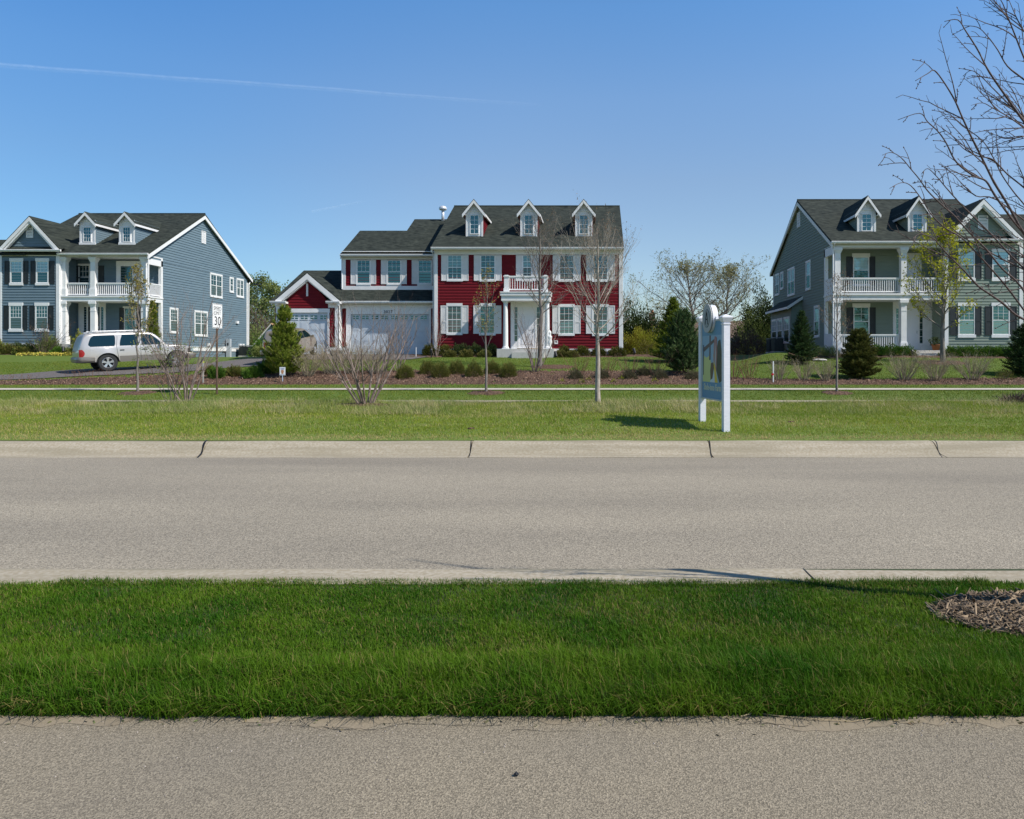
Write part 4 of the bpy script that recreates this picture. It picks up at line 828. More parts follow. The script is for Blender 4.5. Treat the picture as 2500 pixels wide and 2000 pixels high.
# kitchen bump-out with lean-to roof
ya, yb_ = GX * F_PX / (c5(150, 0)[0] - CX), GX * F_PX / (c5(325, 0)[0] - CX); bx = GX - .7
zb0 = PZ(c5(0, 985)[1], (ya + yb_) / 2); Fk = side_l(bx)
s = MB(); s.add([Fk(yb_, 1.8, 0), Fk(ya, 1.8, 0), Fk(ya, zb0, 0), Fk(yb_, zb0, 0)], [(0, 1, 2, 3)]); s.build('bump_out_wall', M_GREY, grey)
wall(front(yb_), [[(bx, 1.8), (GX, 1.8), (GX, zb0 + .5), (bx, zb0)]], M_GREY, grey)
s = MB(); s.slab([(bx - .3, yb_ - .25, zb0 + .05), (bx - .3, ya + .2, zb0 + .05), (GX, ya + .2, zb0 + .75), (GX, yb_ - .25, zb0 + .75)], .08); s.build('bump_out_roof', M_ROOF, grey)
s = MB(); s.fbox(side_l(bx - .3), yb_ - .27, ya + .2, zb0 - .12, zb0 + .02, 0, .05); s.skew(front(yb_ - .26), (bx - .33, zb0 + .03), (GX, zb0 + .72), .2, -.02, .02); s.build('trim', M_WHITE, grey)
for a, b in ((.08, .3), (.4, .62), (.68, .9)):
    L_ = ya - yb_; window(Fk, grey, (yb_ + L_ * a, yb_ + L_ * b, 2.75, 4.25), G_PALE, tw=.08, head=.1, sill=.12, ew=0, cols=2, rows=2, gm2=G_DARK)
gable_roof(grey, 13.28, 23.7, 41.2, 8.2, 48.2, pG(48.2), yb=55.7)
s = MB(); Fk = side_l(13.30); s.skew(Fk, (41.2, 8.07), (48.2, pG(48.2) - .13), .24, -.04, .03); s.skew(Fk, (48.2, pG(48.2) - .13), (55.7, 8.02), .24, -.04, .03)
s.slab([(13.3, 41.3, 8.1), (GX, 41.3, 8.1), (GX, 48.2, pG(48.2) - .16), (13.3, 48.2, pG(48.2) - .16)], .03); s.slab([(13.3, 48.2, pG(48.2) - .16), (GX, 48.2, pG(48.2) - .16), (GX, 55.6, 7.95), (13.3, 55.6, 7.95)], .03); s.build('rake_trim', M_CREAM, grey)
gx0 = PX(2306, 41); gutter(grey, 13.26, gx0 - .1, 41.2, 8.17)
wall(lambda u, z, n: (u, YbG + n, z), [[(GX, 1.5), (28, 1.5), (28, 8), (GX, 8)]], M_GREY, grey)
Fw = front(YpG); wxR = PX(c5(1490, 0)[0], 41.4)
wall(Fw, [[(GX, 2.2), (wxR, 2.2), (wxR, 8), (GX, 8)]], M_GREY, grey)
wall(side_l(wxR), [[(41.4, 2.0), (YpG, 2.0), (YpG, 8.0), (41.4, 8.0)]], M_GREY, grey)
z_fl = PZ(c5(0, 1312)[1], DG_); zb0_ = PZ(c5(0, 905)[1], DG_); zb1_ = PZ(c5(0, 852)[1], DG_); ztg = PZ(c5(0, 482)[1], DG_)
s = MB(); s.box(GX - .04, wxR, DG_ - .18, YpG, zb0_, zb0_ + (zb1_ - zb0_) * .7); s.box(GX - .08, wxR, DG_ - .24, YpG, zb0_ + (zb1_ - zb0_) * .7, zb1_)
s.box(GX - .04, wxR, DG_ - .16, DG_ + .2, ztg, 8.07); s.box(GX - .04, wxR, DG_ + .2, YpG, ztg + .14, 8.03); s.build('porch_beam', M_WHITE, grey)
s = MB(); s.box(GX - .04, wxR, DG_ - .25, YpG, 1.6, z_fl); q = PX(c5(1230, 0)[0], 41); s.box(q, wxR, DG_ - .95, DG_ - .25, 1.6, z_fl - .17); s.build('porch_floor', M_CONCH, grey)
xc_ = [PX(c5(k, 0)[0], DG_) for k in (608, 1142)]
for x in xc_: sqcol(grey, x, DG_, z_fl, zb0_, .31); sqcol(grey, x, DG_, zb1_, ztg, .31)
Fb = front(DG_); zr = PZ(c5(0, 724)[1], DG_); zrb = PZ(c5(0, 842)[1], DG_)
railing(Fb, grey, xc_[0] + .22, xc_[1] - .22, zr, zrb, n0=-.03); railing(Fb, grey, xc_[1] + .22, wxR, zr, zrb, n0=-.03)
railing(Fb, grey, xc_[0] + .22, xc_[1] - .22, PZ(c5(0, 1182)[1], DG_), PZ(c5(0, 1300)[1], DG_), n0=-.03)
s = MB(); s.fbox(Fs, YpG - .18, YpG, zb1_, ztg + .1, -.14, .045); s.fbox(Fs, YpG - .18, YpG, 1.8, zb0_, -.14, .045)
s.fbox(Fs, DG_ + .2, YpG - .18, zb1_, zr, -.05, .03); s.fbox(Fs, DG_ + .2, YpG - .18, z_fl, z_fl + .95, -.05, .03); s.build('porch_side_panel', M_WHITE, grey)
s = MB(); x = PX(c5(582, 0)[0], 41.3); s.tube([(x, 41.15, 8.05), (x - .02, 41.36, 7.75), (x - .02, 41.36, 2.1)], .045, 8); s.build('downspout', M_WHITE, grey)
r = lambda a, b, c, d: rect(c5, YpG, a, b, c, d)
window(Fw, grey, r(745, 560, 858, 775), G_PALE, tw=.08, head=.22, sill=.12, gm2=G_SKY, cols=1, rows=1, split=.52)
window(Fw, grey, r(747, 965, 860, 1190), G_SKY, tw=.08, head=.22, sill=.12, gm2=G_DARK, cols=2, rows=2)
for a, b in ((682, 736), (868, 916)): t_ = r(a, 553, b, 780); shutter(Fw, grey, *t_, M_SHUT_D); t_ = r(a + 2, 965, b + 3, 1195); shutter(Fw, grey, *t_, M_SHUT_D)
q = r(1165, 525, 1290, 850); s = MB(); s.fbox(Fw, q[0] - .05, q[1], q[3] - .15, q[3], 0, .06); s.fbox(Fw, q[1] - .14, q[1], zb1_, q[3] - .15, 0, .055); s.fbox(Fw, q[0] - .1, q[0] + .05, zb1_, q[3] - .15, 0, .055); s.build('door_surround', M_WHITE, grey)
panel_door(Fw, grey, q[0] + .05, q[1] - .14, zb1_, q[3] - .15)
q = r(1060, 915, 1395, 1312); s = MB(); w0 = r(1085, 975, 1104, 1180); w1 = r(1275, 980, 1300, 1255); d0_ = r(1130, 0, 1262, 0)
for a, b in ((q[0], w0[0]), (w0[1], d0_[0]), (d0_[1], w1[0]), (w1[1], q[1])): s.fbox(Fw, a, b, z_fl, q[3], 0, .06)
for w_ in (w0, w1): s.fbox(Fw, w_[0], w_[1], z_fl, w_[2], 0, .05); s.fbox(Fw, w_[0], w_[1], w_[3], q[3], 0, .05)
s.fbox(Fw, d0_[0], d0_[1], w1[3], q[3], 0, .055); e = s.build('door_surround', M_WHITE, grey)
for w_ in (w0, w1):
    MB().fbox(Fw, w_[0], w_[1], w_[2], w_[3], .004, .03).build('sidelight_pane', G_DARK, e); k_ = MB()
    for k in range(1, 5): z = w_[2] + (w_[3] - w_[2]) * k / 5; k_.fbox(Fw, w_[0], w_[1], z - .012, z + .012, .03, .042)
    k_.build('sidelight_bars', M_WHITE, e)
panel_door(Fw, grey, d0_[0], d0_[1], z_fl + .04, w1[3], nb=.02)
# bay
DY = 41.4; FY = front(DY); a0 = PX(c5(1508, 0)[0], DY); a1 = PX(c5(2082, 0)[0], DY); zb_ = PZ(c5(0, 1308)[1], DY); ztp = PZ(c5(0, 455)[1], DY)
wall(FY, [[(a0, zb_), (a1, zb_), (a1, ztp), (a0, ztp)]], M_GREY, grey)
wall(side_r(a1 + .15), [[(DY, 1.8), (YbG, 1.8), (YbG, 8), (DY, 8)]], M_GREY, grey)
s = MB(); s.fbox(FY, a0 - .2, a0, zb_ - .3, ztp, 0, .05); s.fbox(side_l(a0 - .2), DY, DY + .15, zb_ - .3, ztp, 0, .03); s.fbox(FY, a1, a1 + .2, zb_ - .3, ztp, 0, .05); s.fbox(FY, a0 - .2, a1 + .2, ztp, 8.17, 0, .055); s.build('trim', M_WHITE, grey)
MB().box(a0 - .1, a1 + .1, DY + .05, YpG, 1.5, zb_ - .03).build('foundation', M_CONCH, grey)
for a, b, m1 in ((1600, 1712, 0), (1872, 1992, 0)):
    window(FY, grey, rect(c5, DY, a, 515, b, 725), G_PALE, tw=.07, head=.16, sill=.17, gm2=G_SCREEN, cols=1, rows=1)
    window(FY, grey, rect(c5, DY, a - 2, 955, b + 3, 1182), G_SKY, tw=.07, head=.18, sill=.17, gm2=G_BLIND, cols=3, rows=2)
for p, q in ((1520, 1580), (1722, 1776), (1806, 1862), (2006, 2062)):
    t_ = rect(c5, DY, p, 512, q, 735); shutter(FY, grey, *t_, M_SHUT_D); t_ = rect(c5, DY, p, 955, q, 1190); shutter(FY, grey, *t_, M_SHUT_D)
dG = 41.0; ap = (PX(c5(1797, 0)[0], dG), PZ(c5(0, 80)[1], dG)); e0 = (PX(c5(1478, 0)[0], dG), PZ(c5(0, 396)[1], dG)); e1 = (PX(c5(2112, 0)[0], dG), PZ(c5(0, 396)[1], dG))
front_gable(grey, dG, ap, e0, e1, plG, M_GREY, 0, 0, rect(c5, DY, 1748, 222, 1828, 338), c5, DY)
s = MB(); zz = PZ(c5(0, 412)[1], dG); s.slab([(e0[0] - .15, dG, zz), (e1[0] + .15, dG, zz), (e1[0] + .15, DY + .1, zz + .3), (e0[0] - .15, DY + .1, zz + .3)], .05)
s.slab([(e1[0] - 1.0, 43.2, 8.4), (34, 43.2, 8.4), (34, 47.5, 10.9), (e1[0] - 1.0, 47.5, 10.9)], .12); s.slab([(e1[0] - 1.0, 47.5, 10.9), (34, 47.5, 10.9), (34, 53, 8.2), (e1[0] - 1.0, 53, 8.2)], .12); s.build('roof', M_ROOF, grey)
gutter(grey, e0[0] - .2, e1[0] + .2, dG, zz)
wall(front(43.6), [[(a1, 1.8), (34, 1.8), (34, 8.4), (a1, 8.4)]], M_GREY, grey)
s = MB(); s.fbox(front(43.6), a1 + .2, 34, 7.9, 8.4, 0, .05); s.build('trim', M_WHITE, grey)
t_ = (25.2, 25.7, 5.6, 7.4); shutter(front(43.6), grey, *t_, M_SHUT_D); window(front(43.6), grey, (25.9, 26.9, 5.6, 7.4), G_PALE, gm2=G_DARK)
for g_ in ((812, 880), (1223, 1292)):
    DF = 42.62; gl = rect(c5, DF, g_[0], 213, g_[1], 342); xc = (gl[0] + gl[1]) / 2
    dormer(grey, xc, .54, DF, PZ(c5(0, 370)[1], DF) - .02, PZ(c5(0, 172)[1], DF), PZ(c5(0, 58)[1], DF - .2), .2, plG, gl, M_GREY, cols=2, rows=2)
x = PX(c5(1398, 0)[0], 49.5); s = MB(); s.lathe((x, 49.5, 11.0), [(.16, 0), (.16, 1.0), (.34, 1.03), (.36, 1.15), (.2, 1.3), (.05, 1.33)], 14); s.build('roof_vent', M_FLUE, grey, smooth=True)

# ---------------------------------------------------------------- houses far behind
bh = thing('brown_roofed_house', (10, 70, 1.8), 'far house with brown shingle roof, brick chimney and skylight behind the conifers', 'house')
d = 70.; s = MB(); x0, x1 = PX(1583, d), PX(1720, d); z0, z1 = PZ(812, d), PZ(779, d)
s.slab([(x0 - .5, d, z0), (x1 + 8, d, z0), (x1 + 8, d + 4, z1), (x0 + 1.4, d + 4, z1)], .15); s.slab([(x0 + 1.4, d + 4, z1), (x1 + 8, d + 4, z1), (x1 + 8, d + 8, z0), (x0 - .5, d + 8, z0)], .15); s.build('roof', M_ROOFB, bh)
MB().box(x0, x1 + 7.5, d + .4, d + 7.6, 1.6, z0 - .05).build('wall', mat('pale_blue_render', (.34, .42, .46), .8), bh)
q = MB(); qx = PX(1585, d + 2); q.box(qx, qx + .55, d + 1.6, d + 2.5, z0 - .2, PZ(768, d + 2)); q.box(qx - .06, qx + .61, d + 1.54, d + 2.56, PZ(768, d + 2), PZ(765, d + 2)); ch = q.build('chimney', mat('chimney_brick', (.28, .15, .10), .9, (.4, .25, .18), 6), bh)
MB().lathe((qx + .3, d + 2, PZ(765, d + 2)), [(.14, 0), (.12, .3)], 8).build('chimney_pot', mat('terracotta', (.5, .18, .08), .8), ch)
xx = PX(1594, d + 1.2); yy = lambda t: d + 4 * t
zz_ = lambda t: z0 + (z1 - z0) * t + .06
q = MB(); q.slab([(xx - .35, yy(.15), zz_(.15)), (xx + .1, yy(.15), zz_(.15)), (xx + .5, yy(.45), zz_(.45)), (xx + .05, yy(.45), zz_(.45))], .04); q.build('skylight', G_PALE, bh)
bh2 = thing('brown_roofed_house', (14, 62, 1.8), 'low house with brown roof and pale wall seen right of the billboard post', 'house')
d = 62.; x0, x1 = PX(1690, d), PX(1868, d); s = MB(); z0, z1 = PZ(842, d), PZ(803, d)
s.slab([(x0, d, z0), (x1, d, z0), (x1, d + 4, z1), (x0, d + 4, z1)], .15); s.slab([(x0, d + 4, z1), (x1, d + 4, z1), (x1, d + 8, z0), (x0, d + 8, z0)], .15); s.build('roof', M_ROOFB, bh2)
MB().box(x0 + .3, x1 - .3, d + .5, d + 7.5, 1.5, z0 - .05).build('wall', mat('tan_siding', (.30, .27, .22), .8), bh2)
s = MB(); xx = PX(1783, d); s.box(xx - .5, xx + .3, d + .44, d + .5, z0 - 1.2, z0 - .25); s.build('window', G_DARK, bh2)
bh3 = thing('green_gabled_house', (-26, 62, 1.8), 'far green-walled gable with tan roof between the blue and red houses', 'house')
d = 60.; ap = (PX(662, d), PZ(790, d)); e0 = (PX(632, d), PZ(830, d)); s = MB(); F_ = front(d)
s.prism(F_, [(e0[0], 1.4), (ap[0] * 2 - e0[0] + 1.0, 1.4), (ap[0] * 2 - e0[0] + 1, e0[1] - 0), (ap[0], ap[1] - .1), (e0[0], e0[1])], -8, 0); s.build('wall', mat('dark_green_siding', (.05, .09, .075), .8), bh3)
s = MB(); s.skew(F_, (ap[0], ap[1]), (e0[0] - .4, e0[1] - .35), .13, 0, .08); s.build('rake_trim', M_CREAM, bh3); s = MB(); s.slab([(ap[0], d - .06, ap[1] + .03), (e0[0] - .4, d - .06, e0[1] - .32), (e0[0] - .4, d + 8, e0[1] - .32), (ap[0], d + 8, ap[1] + .03)], .03); s.slab([(ap[0], d - .06, ap[1]), (ap[0] + 2.2, d - .06, e0[1] - .2), (ap[0] + 2.2, d + 8, e0[1] - .2), (ap[0], d + 8, ap[1])], .03); s.build('roof', M_ROOFT, bh3)
# ================================================================ plants
def leafmat(name, c, c_2, c3_, tr=.25, rough=.6):
    return mat(name, c, rough, c_2, 3.0, attr='tint', col3=c3_, trans=tr, spec=.08)
L_BUD = leafmat('yellow_green_buds', (.32, .26, .05), (.36, .33, .07), (.14, .10, .05))
L_TAN = leafmat('tan_buds', (.26, .18, .11), (.30, .22, .13), (.16, .10, .07))
L_MAPLE = leafmat('young_maple_leaves', (.46, .46, .025), (.56, .52, .03), (.18, .20, .02), tr=.35)
L_SPRING = leafmat('spring_leaves', (.20, .25, .07), (.27, .30, .10), (.14, .17, .05), tr=.3)
L_PINE = leafmat('pine_needles', (.10, .155, .018), (.17, .225, .026), (.42, .44, .08), tr=.15)
L_BPINE = leafmat('blue_green_pine_needles', (.028, .062, .022), (.05, .095, .03), (.24, .31, .12), tr=.12)
L_SPRUCE = leafmat('spruce_needles', (.022, .05, .016), (.04, .075, .022), (.07, .11, .03), tr=.1)
L_YEW = leafmat('yew_needles', (.035, .055, .010), (.075, .09, .018), (.15, .13, .03), tr=.1)
L_ARB = leafmat('cypress_sprays', (.08, .125, .015), (.14, .18, .02), (.24, .27, .03), tr=.15)
L_DARK = leafmat('dark_evergreen_leaves', (.02, .04, .014), (.04, .065, .02), (.08, .10, .03), tr=.1)
L_OLIVE = leafmat('olive_bush_leaves', (.15, .13, .035), (.20, .15, .05), (.09, .15, .025), tr=.15)
L_YELLOW = leafmat('yellow_green_leaves', (.32, .36, .03), (.40, .40, .05), (.17, .15, .04), tr=.3)
L_JUN = leafmat('juniper_sprays', (.04, .11, .014), (.075, .16, .02), (.12, .2, .03), tr=.15)
L_RED = leafmat('russet_twigs', (.16, .06, .03), (.2, .1, .04), (.1, .05, .03), tr=.1)
L_GOLD = leafmat('gold_mound_leaves', (.20, .17, .05), (.15, .13, .04), (.12, .13, .03), tr=.1)
L_FLOW = leafmat('yellow_petals', (.75, .62, .12), (.6, .45, .1), (.2, .25, .05), tr=.2)
L_PALE = leafmat('pale_opening_leaves', (.30, .30, .13), (.36, .34, .17), (.22, .20, .10), tr=.3)
B_GREY = mat('grey_bark', (.23, .20, .17), .9, (.14, .12, .10), 12, (1, 1, .3), bump=.4)
B_PALE = mat('pale_bark', (.44, .38, .31), .85, (.24, .20, .16), 14, (1, 1, .4), bump=.4)
B_WHITE = mat('birch_bark', (.30, .225, .185), .85, (.11, .08, .065), 10, (1, 1, .5), bump=.3)
B_BROWN = mat('brown_bark', (.14, .10, .08), .9, (.09, .065, .05), 12, (1, 1, .3), bump=.3)
B_DARK = mat('dark_red_brown_bark', (.10, .062, .052), .7, (.06, .04, .036), 20, bump=.3)
B_TWIG = mat('grey_tan_twigs', (.36, .30, .20), .9, (.26, .21, .14), 6)
B_OLIVE = mat('olive_twigs', (.20, .17, .09), .9, (.13, .12, .06), 6)
B_REDT = mat('reddish_twigs', (.21, .10, .06), .9, (.15, .09, .05), 6)

def rand_unit(rg, n):
    v = rg.normal(0, 1, (n, 3)); return v / np.linalg.norm(v, axis=1, keepdims=True)
def leaf_faces(P, size, rg, narrow=.55, D=None, upright=0.):
    """P (n,3) positions -> one kite-shaped leaf each; returns V, F, tint"""
    P = np.asarray(P, float); n = len(P); a = rand_unit(rg, n) if D is None else np.asarray(D, float) + rand_unit(rg, n) * .45
    a[:, 2] += upright; a /= np.linalg.norm(a, axis=1, keepdims=True)
    b = np.cross(a, rand_unit(rg, n)); b /= np.linalg.norm(b, axis=1, keepdims=True) + 1e-9
    s = size * rg.uniform(.6, 1.3, (n, 1)); w_ = s * narrow
    V = np.stack([P, P + a * s * .5 + b * w_ * .5, P + a * s, P + a * s * .5 - b * w_ * .5], 1).reshape(-1, 3)
    return V, np.arange(4 * n).reshape(n, 4), np.repeat(rg.uniform(0, 1, n) ** 1.5, 4)
def needle_faces(P, D, ln, wd, rg, spread=.5):
    P = np.asarray(P, float); n = len(P); a = np.asarray(D, float) + rand_unit(rg, n) * spread; a /= np.linalg.norm(a, axis=1, keepdims=True) + 1e-9
    b = np.cross(a, rand_unit(rg, n)); b /= np.linalg.norm(b, axis=1, keepdims=True) + 1e-9
    l = ln * rg.uniform(.6, 1.2, (n, 1))
    V = np.stack([P - b * wd, P + b * wd, P + a * l], 1).reshape(-1, 3)
    return V, np.arange(3 * n).reshape(n, 3)
class Leafer:
    def __init__(s): s.P = []; s.D = []
    def add(s, p, d): s.P.append(tuple(p)); s.D.append(tuple(d))
def grow(mb, p, d, ln, r, lev, rg, lf, up=.25, wob=.18, nsub=(6, 4), subl=.5, ang=(35, 60), sides=(7, 5, 4, 3), tip=.25, t0=.25, seg=5, leafd=3):
    pts = [Vector(p)]; rad = [r]; d = Vector(d).normalized(); q = Vector(p)
    for i in range(seg):
        d = (d + Vector((rg.gauss(0, wob), rg.gauss(0, wob), rg.gauss(0, wob) + up)) * (1.0 / seg * 1.6)).normalized()
        q = q + d * ln / seg; pts.append(q.copy()); rad.append(r * (1 - (1 - tip) * (i + 1) / seg))
    mb.tube(pts, rad, sides[min(lev, len(sides) - 1)], cap=False)
    if lev >= len(nsub):
        for k in range(leafd):
            t = rg.uniform(.3, 1); i = min(int(t * seg), seg - 1); lf.add(pts[i].lerp(pts[i + 1], t * seg - i), d)
        lf.add(q, d); return
    n = nsub[lev]
    for k in range(n):
        t = t0 + (.97 - t0) * (k + rg.uniform(.2, .8)) / n; i = min(int(t * seg), seg - 1); b = pts[i].lerp(pts[i + 1], t * seg - i)
        dd = (pts[i + 1] - pts[i]).normalized(); a = rg.uniform(*ang); ax = dd.orthogonal().normalized(); ax.rotate(Matrix.Rotation(rg.uniform(0, 6.283), 3, dd))
        nd = dd.copy(); nd.rotate(Matrix.Rotation(R(a), 3, ax))
        grow(mb, b, nd, ln * subl * (1.15 - .6 * t) * rg.uniform(.7, 1.2), r * (1 - (1 - tip) * t) * .55, lev + 1, rg, lf, up, wob, nsub, subl, ang, sides, tip, .2, max(3, seg - 1), leafd)
def finish(T, lf, leafm, size, seed, dens=1., name='foliage', narrow=.55, clump=1, crad=.05):
    if not lf.P or leafm is None: return
    rg = np.random.default_rng(seed); P = np.array(lf.P); keep = rg.uniform(0, 1, len(P)) < dens; P = P[keep]
    if clump > 1: P = np.repeat(P, clump, 0) + rg.normal(0, crad, (len(P) * clump, 3))
    V, Fc, t = leaf_faces(P, size, rg, narrow); npmesh(name, V, Fc, leafm, T, t, off=T.location)
def tree(px, d, h, th, r, cw, n1, label, cat='tree', group=None, bark=B_GREY, leafm=None, lsize=.04, dens=.6, seed=1, up=.35, ang0=(25, 60), nsub=(6, 4), name='bare_tree', lean=(0, 0), clump=1, crad=.05, subl=.48, wob=.16, twigr=.33, leafd=3, sides=(7, 5, 4, 3), flare=True, H0=None, droop=0., pr=.42):
    rg = random.Random(seed); b = at(px, d) if H0 is None else (PX(px, d), d, H0)
    T = thing(name, b, label, cat, group); mb = MB(); seg = 10; pts = []; rad = []
    for i in range(seg + 1):
        t = i / seg; pts.append(Vector((b[0] + lean[0] * t + rg.gauss(0, .012 * h) * t * (1 - t) * 2, b[1] + lean[1] * t + rg.gauss(0, .01 * h) * t, b[2] - .05 + (h * .97 + .05) * t)))
        rad.append(r * (1.25 if i == 0 and flare else 1) * (1 - .93 * max(0, t - th / h * .5) ** .8 if t > th / h * .5 else 1))
    rad[-1] = max(.004, rad[-1]); mb.tube(pts, rad, 10, cap=False); mb.build('trunk', bark, T, smooth=True)
    cb = MB(); lf = Leafer(); t0 = th / h
    for k in range(n1):
        t = t0 + (.93 - t0) * (k + rg.uniform(0, .9)) / n1; f = t * seg; i = min(int(f), seg - 1); p = pts[i].lerp(pts[i + 1], f - i)
        q = (t - t0) / (1 - t0); a = R(ang0[1] * (1 - q) + ang0[0] * q + rg.uniform(-8, 8)); az_ = k * 2.4 + rg.uniform(-.5, .5)
        dd = Vector((math.sin(a) * math.cos(az_), math.sin(a) * math.sin(az_), math.cos(a)))
        ln = (cw / 2) * (1.0 - .75 * q ** 1.3) / max(.5, math.sin(a)) * rg.uniform(.8, 1.15) * (.75 + .25 * min(1, q * 4))
        ln = min(ln, (h * 1.02 - t * h) / max(.25, math.cos(a) * .9) + .15)
        grow(cb, p, dd, ln, max(.006, rad[min(i, seg)] * pr), 0, rg, lf, up, wob, nsub, subl, (25, 50), sides[1:], .3, .2, 5, leafd)
    cb.build('crown', bark, T); finish(T, lf, leafm, lsize, seed, dens, clump=clump, crad=crad)
    return T
def clumpshrub(px, d, h, sw, n, r, label, cat='shrub', group=None, bark=B_TWIG, leafm=None, lsize=.03, dens=.5, seed=1, nsub=(5, 3), up=.25, spread=38, subl=.42, name='bare_shrub', base=.12, clump=1, wob=.2, lean=0., dz=0., leafd=3, sides=(6, 4, 3), minsp=0):
    rg = random.Random(seed); b = at(px, d); T = thing(name, b, label, cat, group); cb = MB(); lf = Leafer()
    for k in range(n):
        az_ = k * 2.399 + rg.uniform(-.4, .4); a = R(minsp + (spread - minsp) * math.sqrt(rg.uniform(.02, 1))); p = Vector((b[0] + base * math.cos(az_) * math.sin(a) * 2, b[1] + base * math.sin(az_) * math.sin(a) * 2, b[2] - .04 + dz))
        dd = Vector((math.sin(a) * math.cos(az_) + lean, math.sin(a) * math.sin(az_), math.cos(a)))
        ln = h * rg.uniform(.75, 1.05) / max(.6, math.cos(a * .8)) * (sw if a > R(spread * .7) else 1)
        grow(cb, p, dd, ln, r * rg.uniform(.6, 1), 0, rg, lf, up, wob, nsub, subl, (18, 45), sides, .25, .25, 6, leafd)
    cb.build('stems', bark, T); finish(T, lf, leafm, lsize, seed, dens, clump=clump)
    return T
def conifer(px, d, h, w_, label, cat='conifer', group=None, m=L_SPRUCE, kind='spruce', seed=1, n=15000, name='spruce_tree', z0=.04, prof=1.0, ln=.10, wd=.008, gap=None, cut=1.0):
    rg = random.Random(seed); ng = np.random.default_rng(seed); b = at(px, d); T = thing(name, b, label, cat, group)
    t_ = MB(); t_.tube([(b[0], b[1], b[2] - .05), (b[0], b[1], b[2] + h * .5), (b[0], b[1], b[2] + h * .97)], [.035 * h * .5, .02 * h * .5, .006], 8); t_.build('trunk', B_BROWN, T, smooth=True)
    br = MB(); P = []; D = []; W = []
    z = z0 * h; lev = 0
    while z < h * .985:
        q = z / h; rad = w_ / 2 * (1 - q) ** prof * (1 if q > .12 else .75 + q * 2)
        if gap and gap[0] < q < gap[1]: rad *= .12
        nb = max(4, int(7 + 5 * (1 - q)))
        for k in range(nb):
            a = 2 * math.pi * (k + rg.uniform(-.35, .35)) / nb + lev * .9; L_ = rad * rg.uniform(.72, 1.18) + .05; rise = {'spruce': .05 + .5 * q, 'pine': .15 + .6 * q, 'arb': 1.1, 'yew': .12 + .9 * q}[kind]
            dv = Vector((math.cos(a), math.sin(a), rise)).normalized(); p0 = Vector((b[0], b[1], b[2] + z)); sg = 5; pts = [p0]; dd = dv.copy()
            for i in range(sg):
                dd = (dd + Vector((rg.gauss(0, .1), rg.gauss(0, .1), (.12 if kind != 'spruce' else .05) + rg.gauss(0, .05)))).normalized(); pts.append(pts[-1] + dd * L_ / sg)
            br.tube(pts, [.012 * (1 - .7 * i / sg) for i in range(sg + 1)], 3, cap=False)
            steps = max(3, int(L_ / .05))
            for j in range(steps):
                t = .18 + .82 * (j + rg.random()) / steps; i = min(int(t * sg), sg - 1); c = pts[i].lerp(pts[i + 1], t * sg - i); dd = (pts[i + 1] - pts[i]).normalized()
                sd = dd.cross(Vector((0, 0, 1))).normalized(); sl_ = (.30 * L_ * (1.15 - t) + .04) * rg.uniform(.5, 1.1)
                for s_ in (-1, 1):
                    e = c + sd * s_ * sl_ * .8 + dd * sl_ * .5 + Vector((0, 0, rg.uniform(-.02, .05)))
                    P.append((c, e)); W.append(t)
        z += h * (.045 if kind != 'pine' else .06) * (1 - .3 * q) * rg.uniform(.8, 1.2); lev += 1
    br.build('branches', B_BROWN, T); A = np.array([p[0] for p in P]); E = np.array([p[1] for p in P]); W = np.array(W)
    if kind == 'pine':
        # tufts of long needles at shoot ends
        per = max(4, n // len(E)); C_ = np.repeat(E, per, 0); dr = np.repeat(E - A, per, 0); dr /= np.linalg.norm(dr, axis=1, keepdims=True) + 1e-9
        dr[:, 2] += .45; f = ng.uniform(-.05, .05, (len(C_), 1)); V, Fc = needle_faces(C_ + dr * f, dr, ln, wd, ng, .62)
        tt = np.repeat(np.repeat(ng.uniform(0, 1, len(E)) ** 3 * (W > .6), per), 3)
    else:
        per = max(3, n // len(E)); f = ng.uniform(0, 1, (len(E) * per, 1)); a_ = np.repeat(A, per, 0); e_ = np.repeat(E, per, 0); C_ = a_ * (1 - f) + e_ * f + ng.normal(0, .012, (len(f), 3)); dr = e_ - a_; dr /= np.linalg.norm(dr, axis=1, keepdims=True) + 1e-9
        V, Fc = needle_faces(C_, dr, ln, wd, ng, .5); tt = np.repeat(np.clip(f[:, 0] * .8 * ng.uniform(.3, 1.2, len(f)), 0, 1) * np.repeat(W, per), 3)
    npmesh('foliage', V, Fc, m, T, tt, off=T.location)
    return T
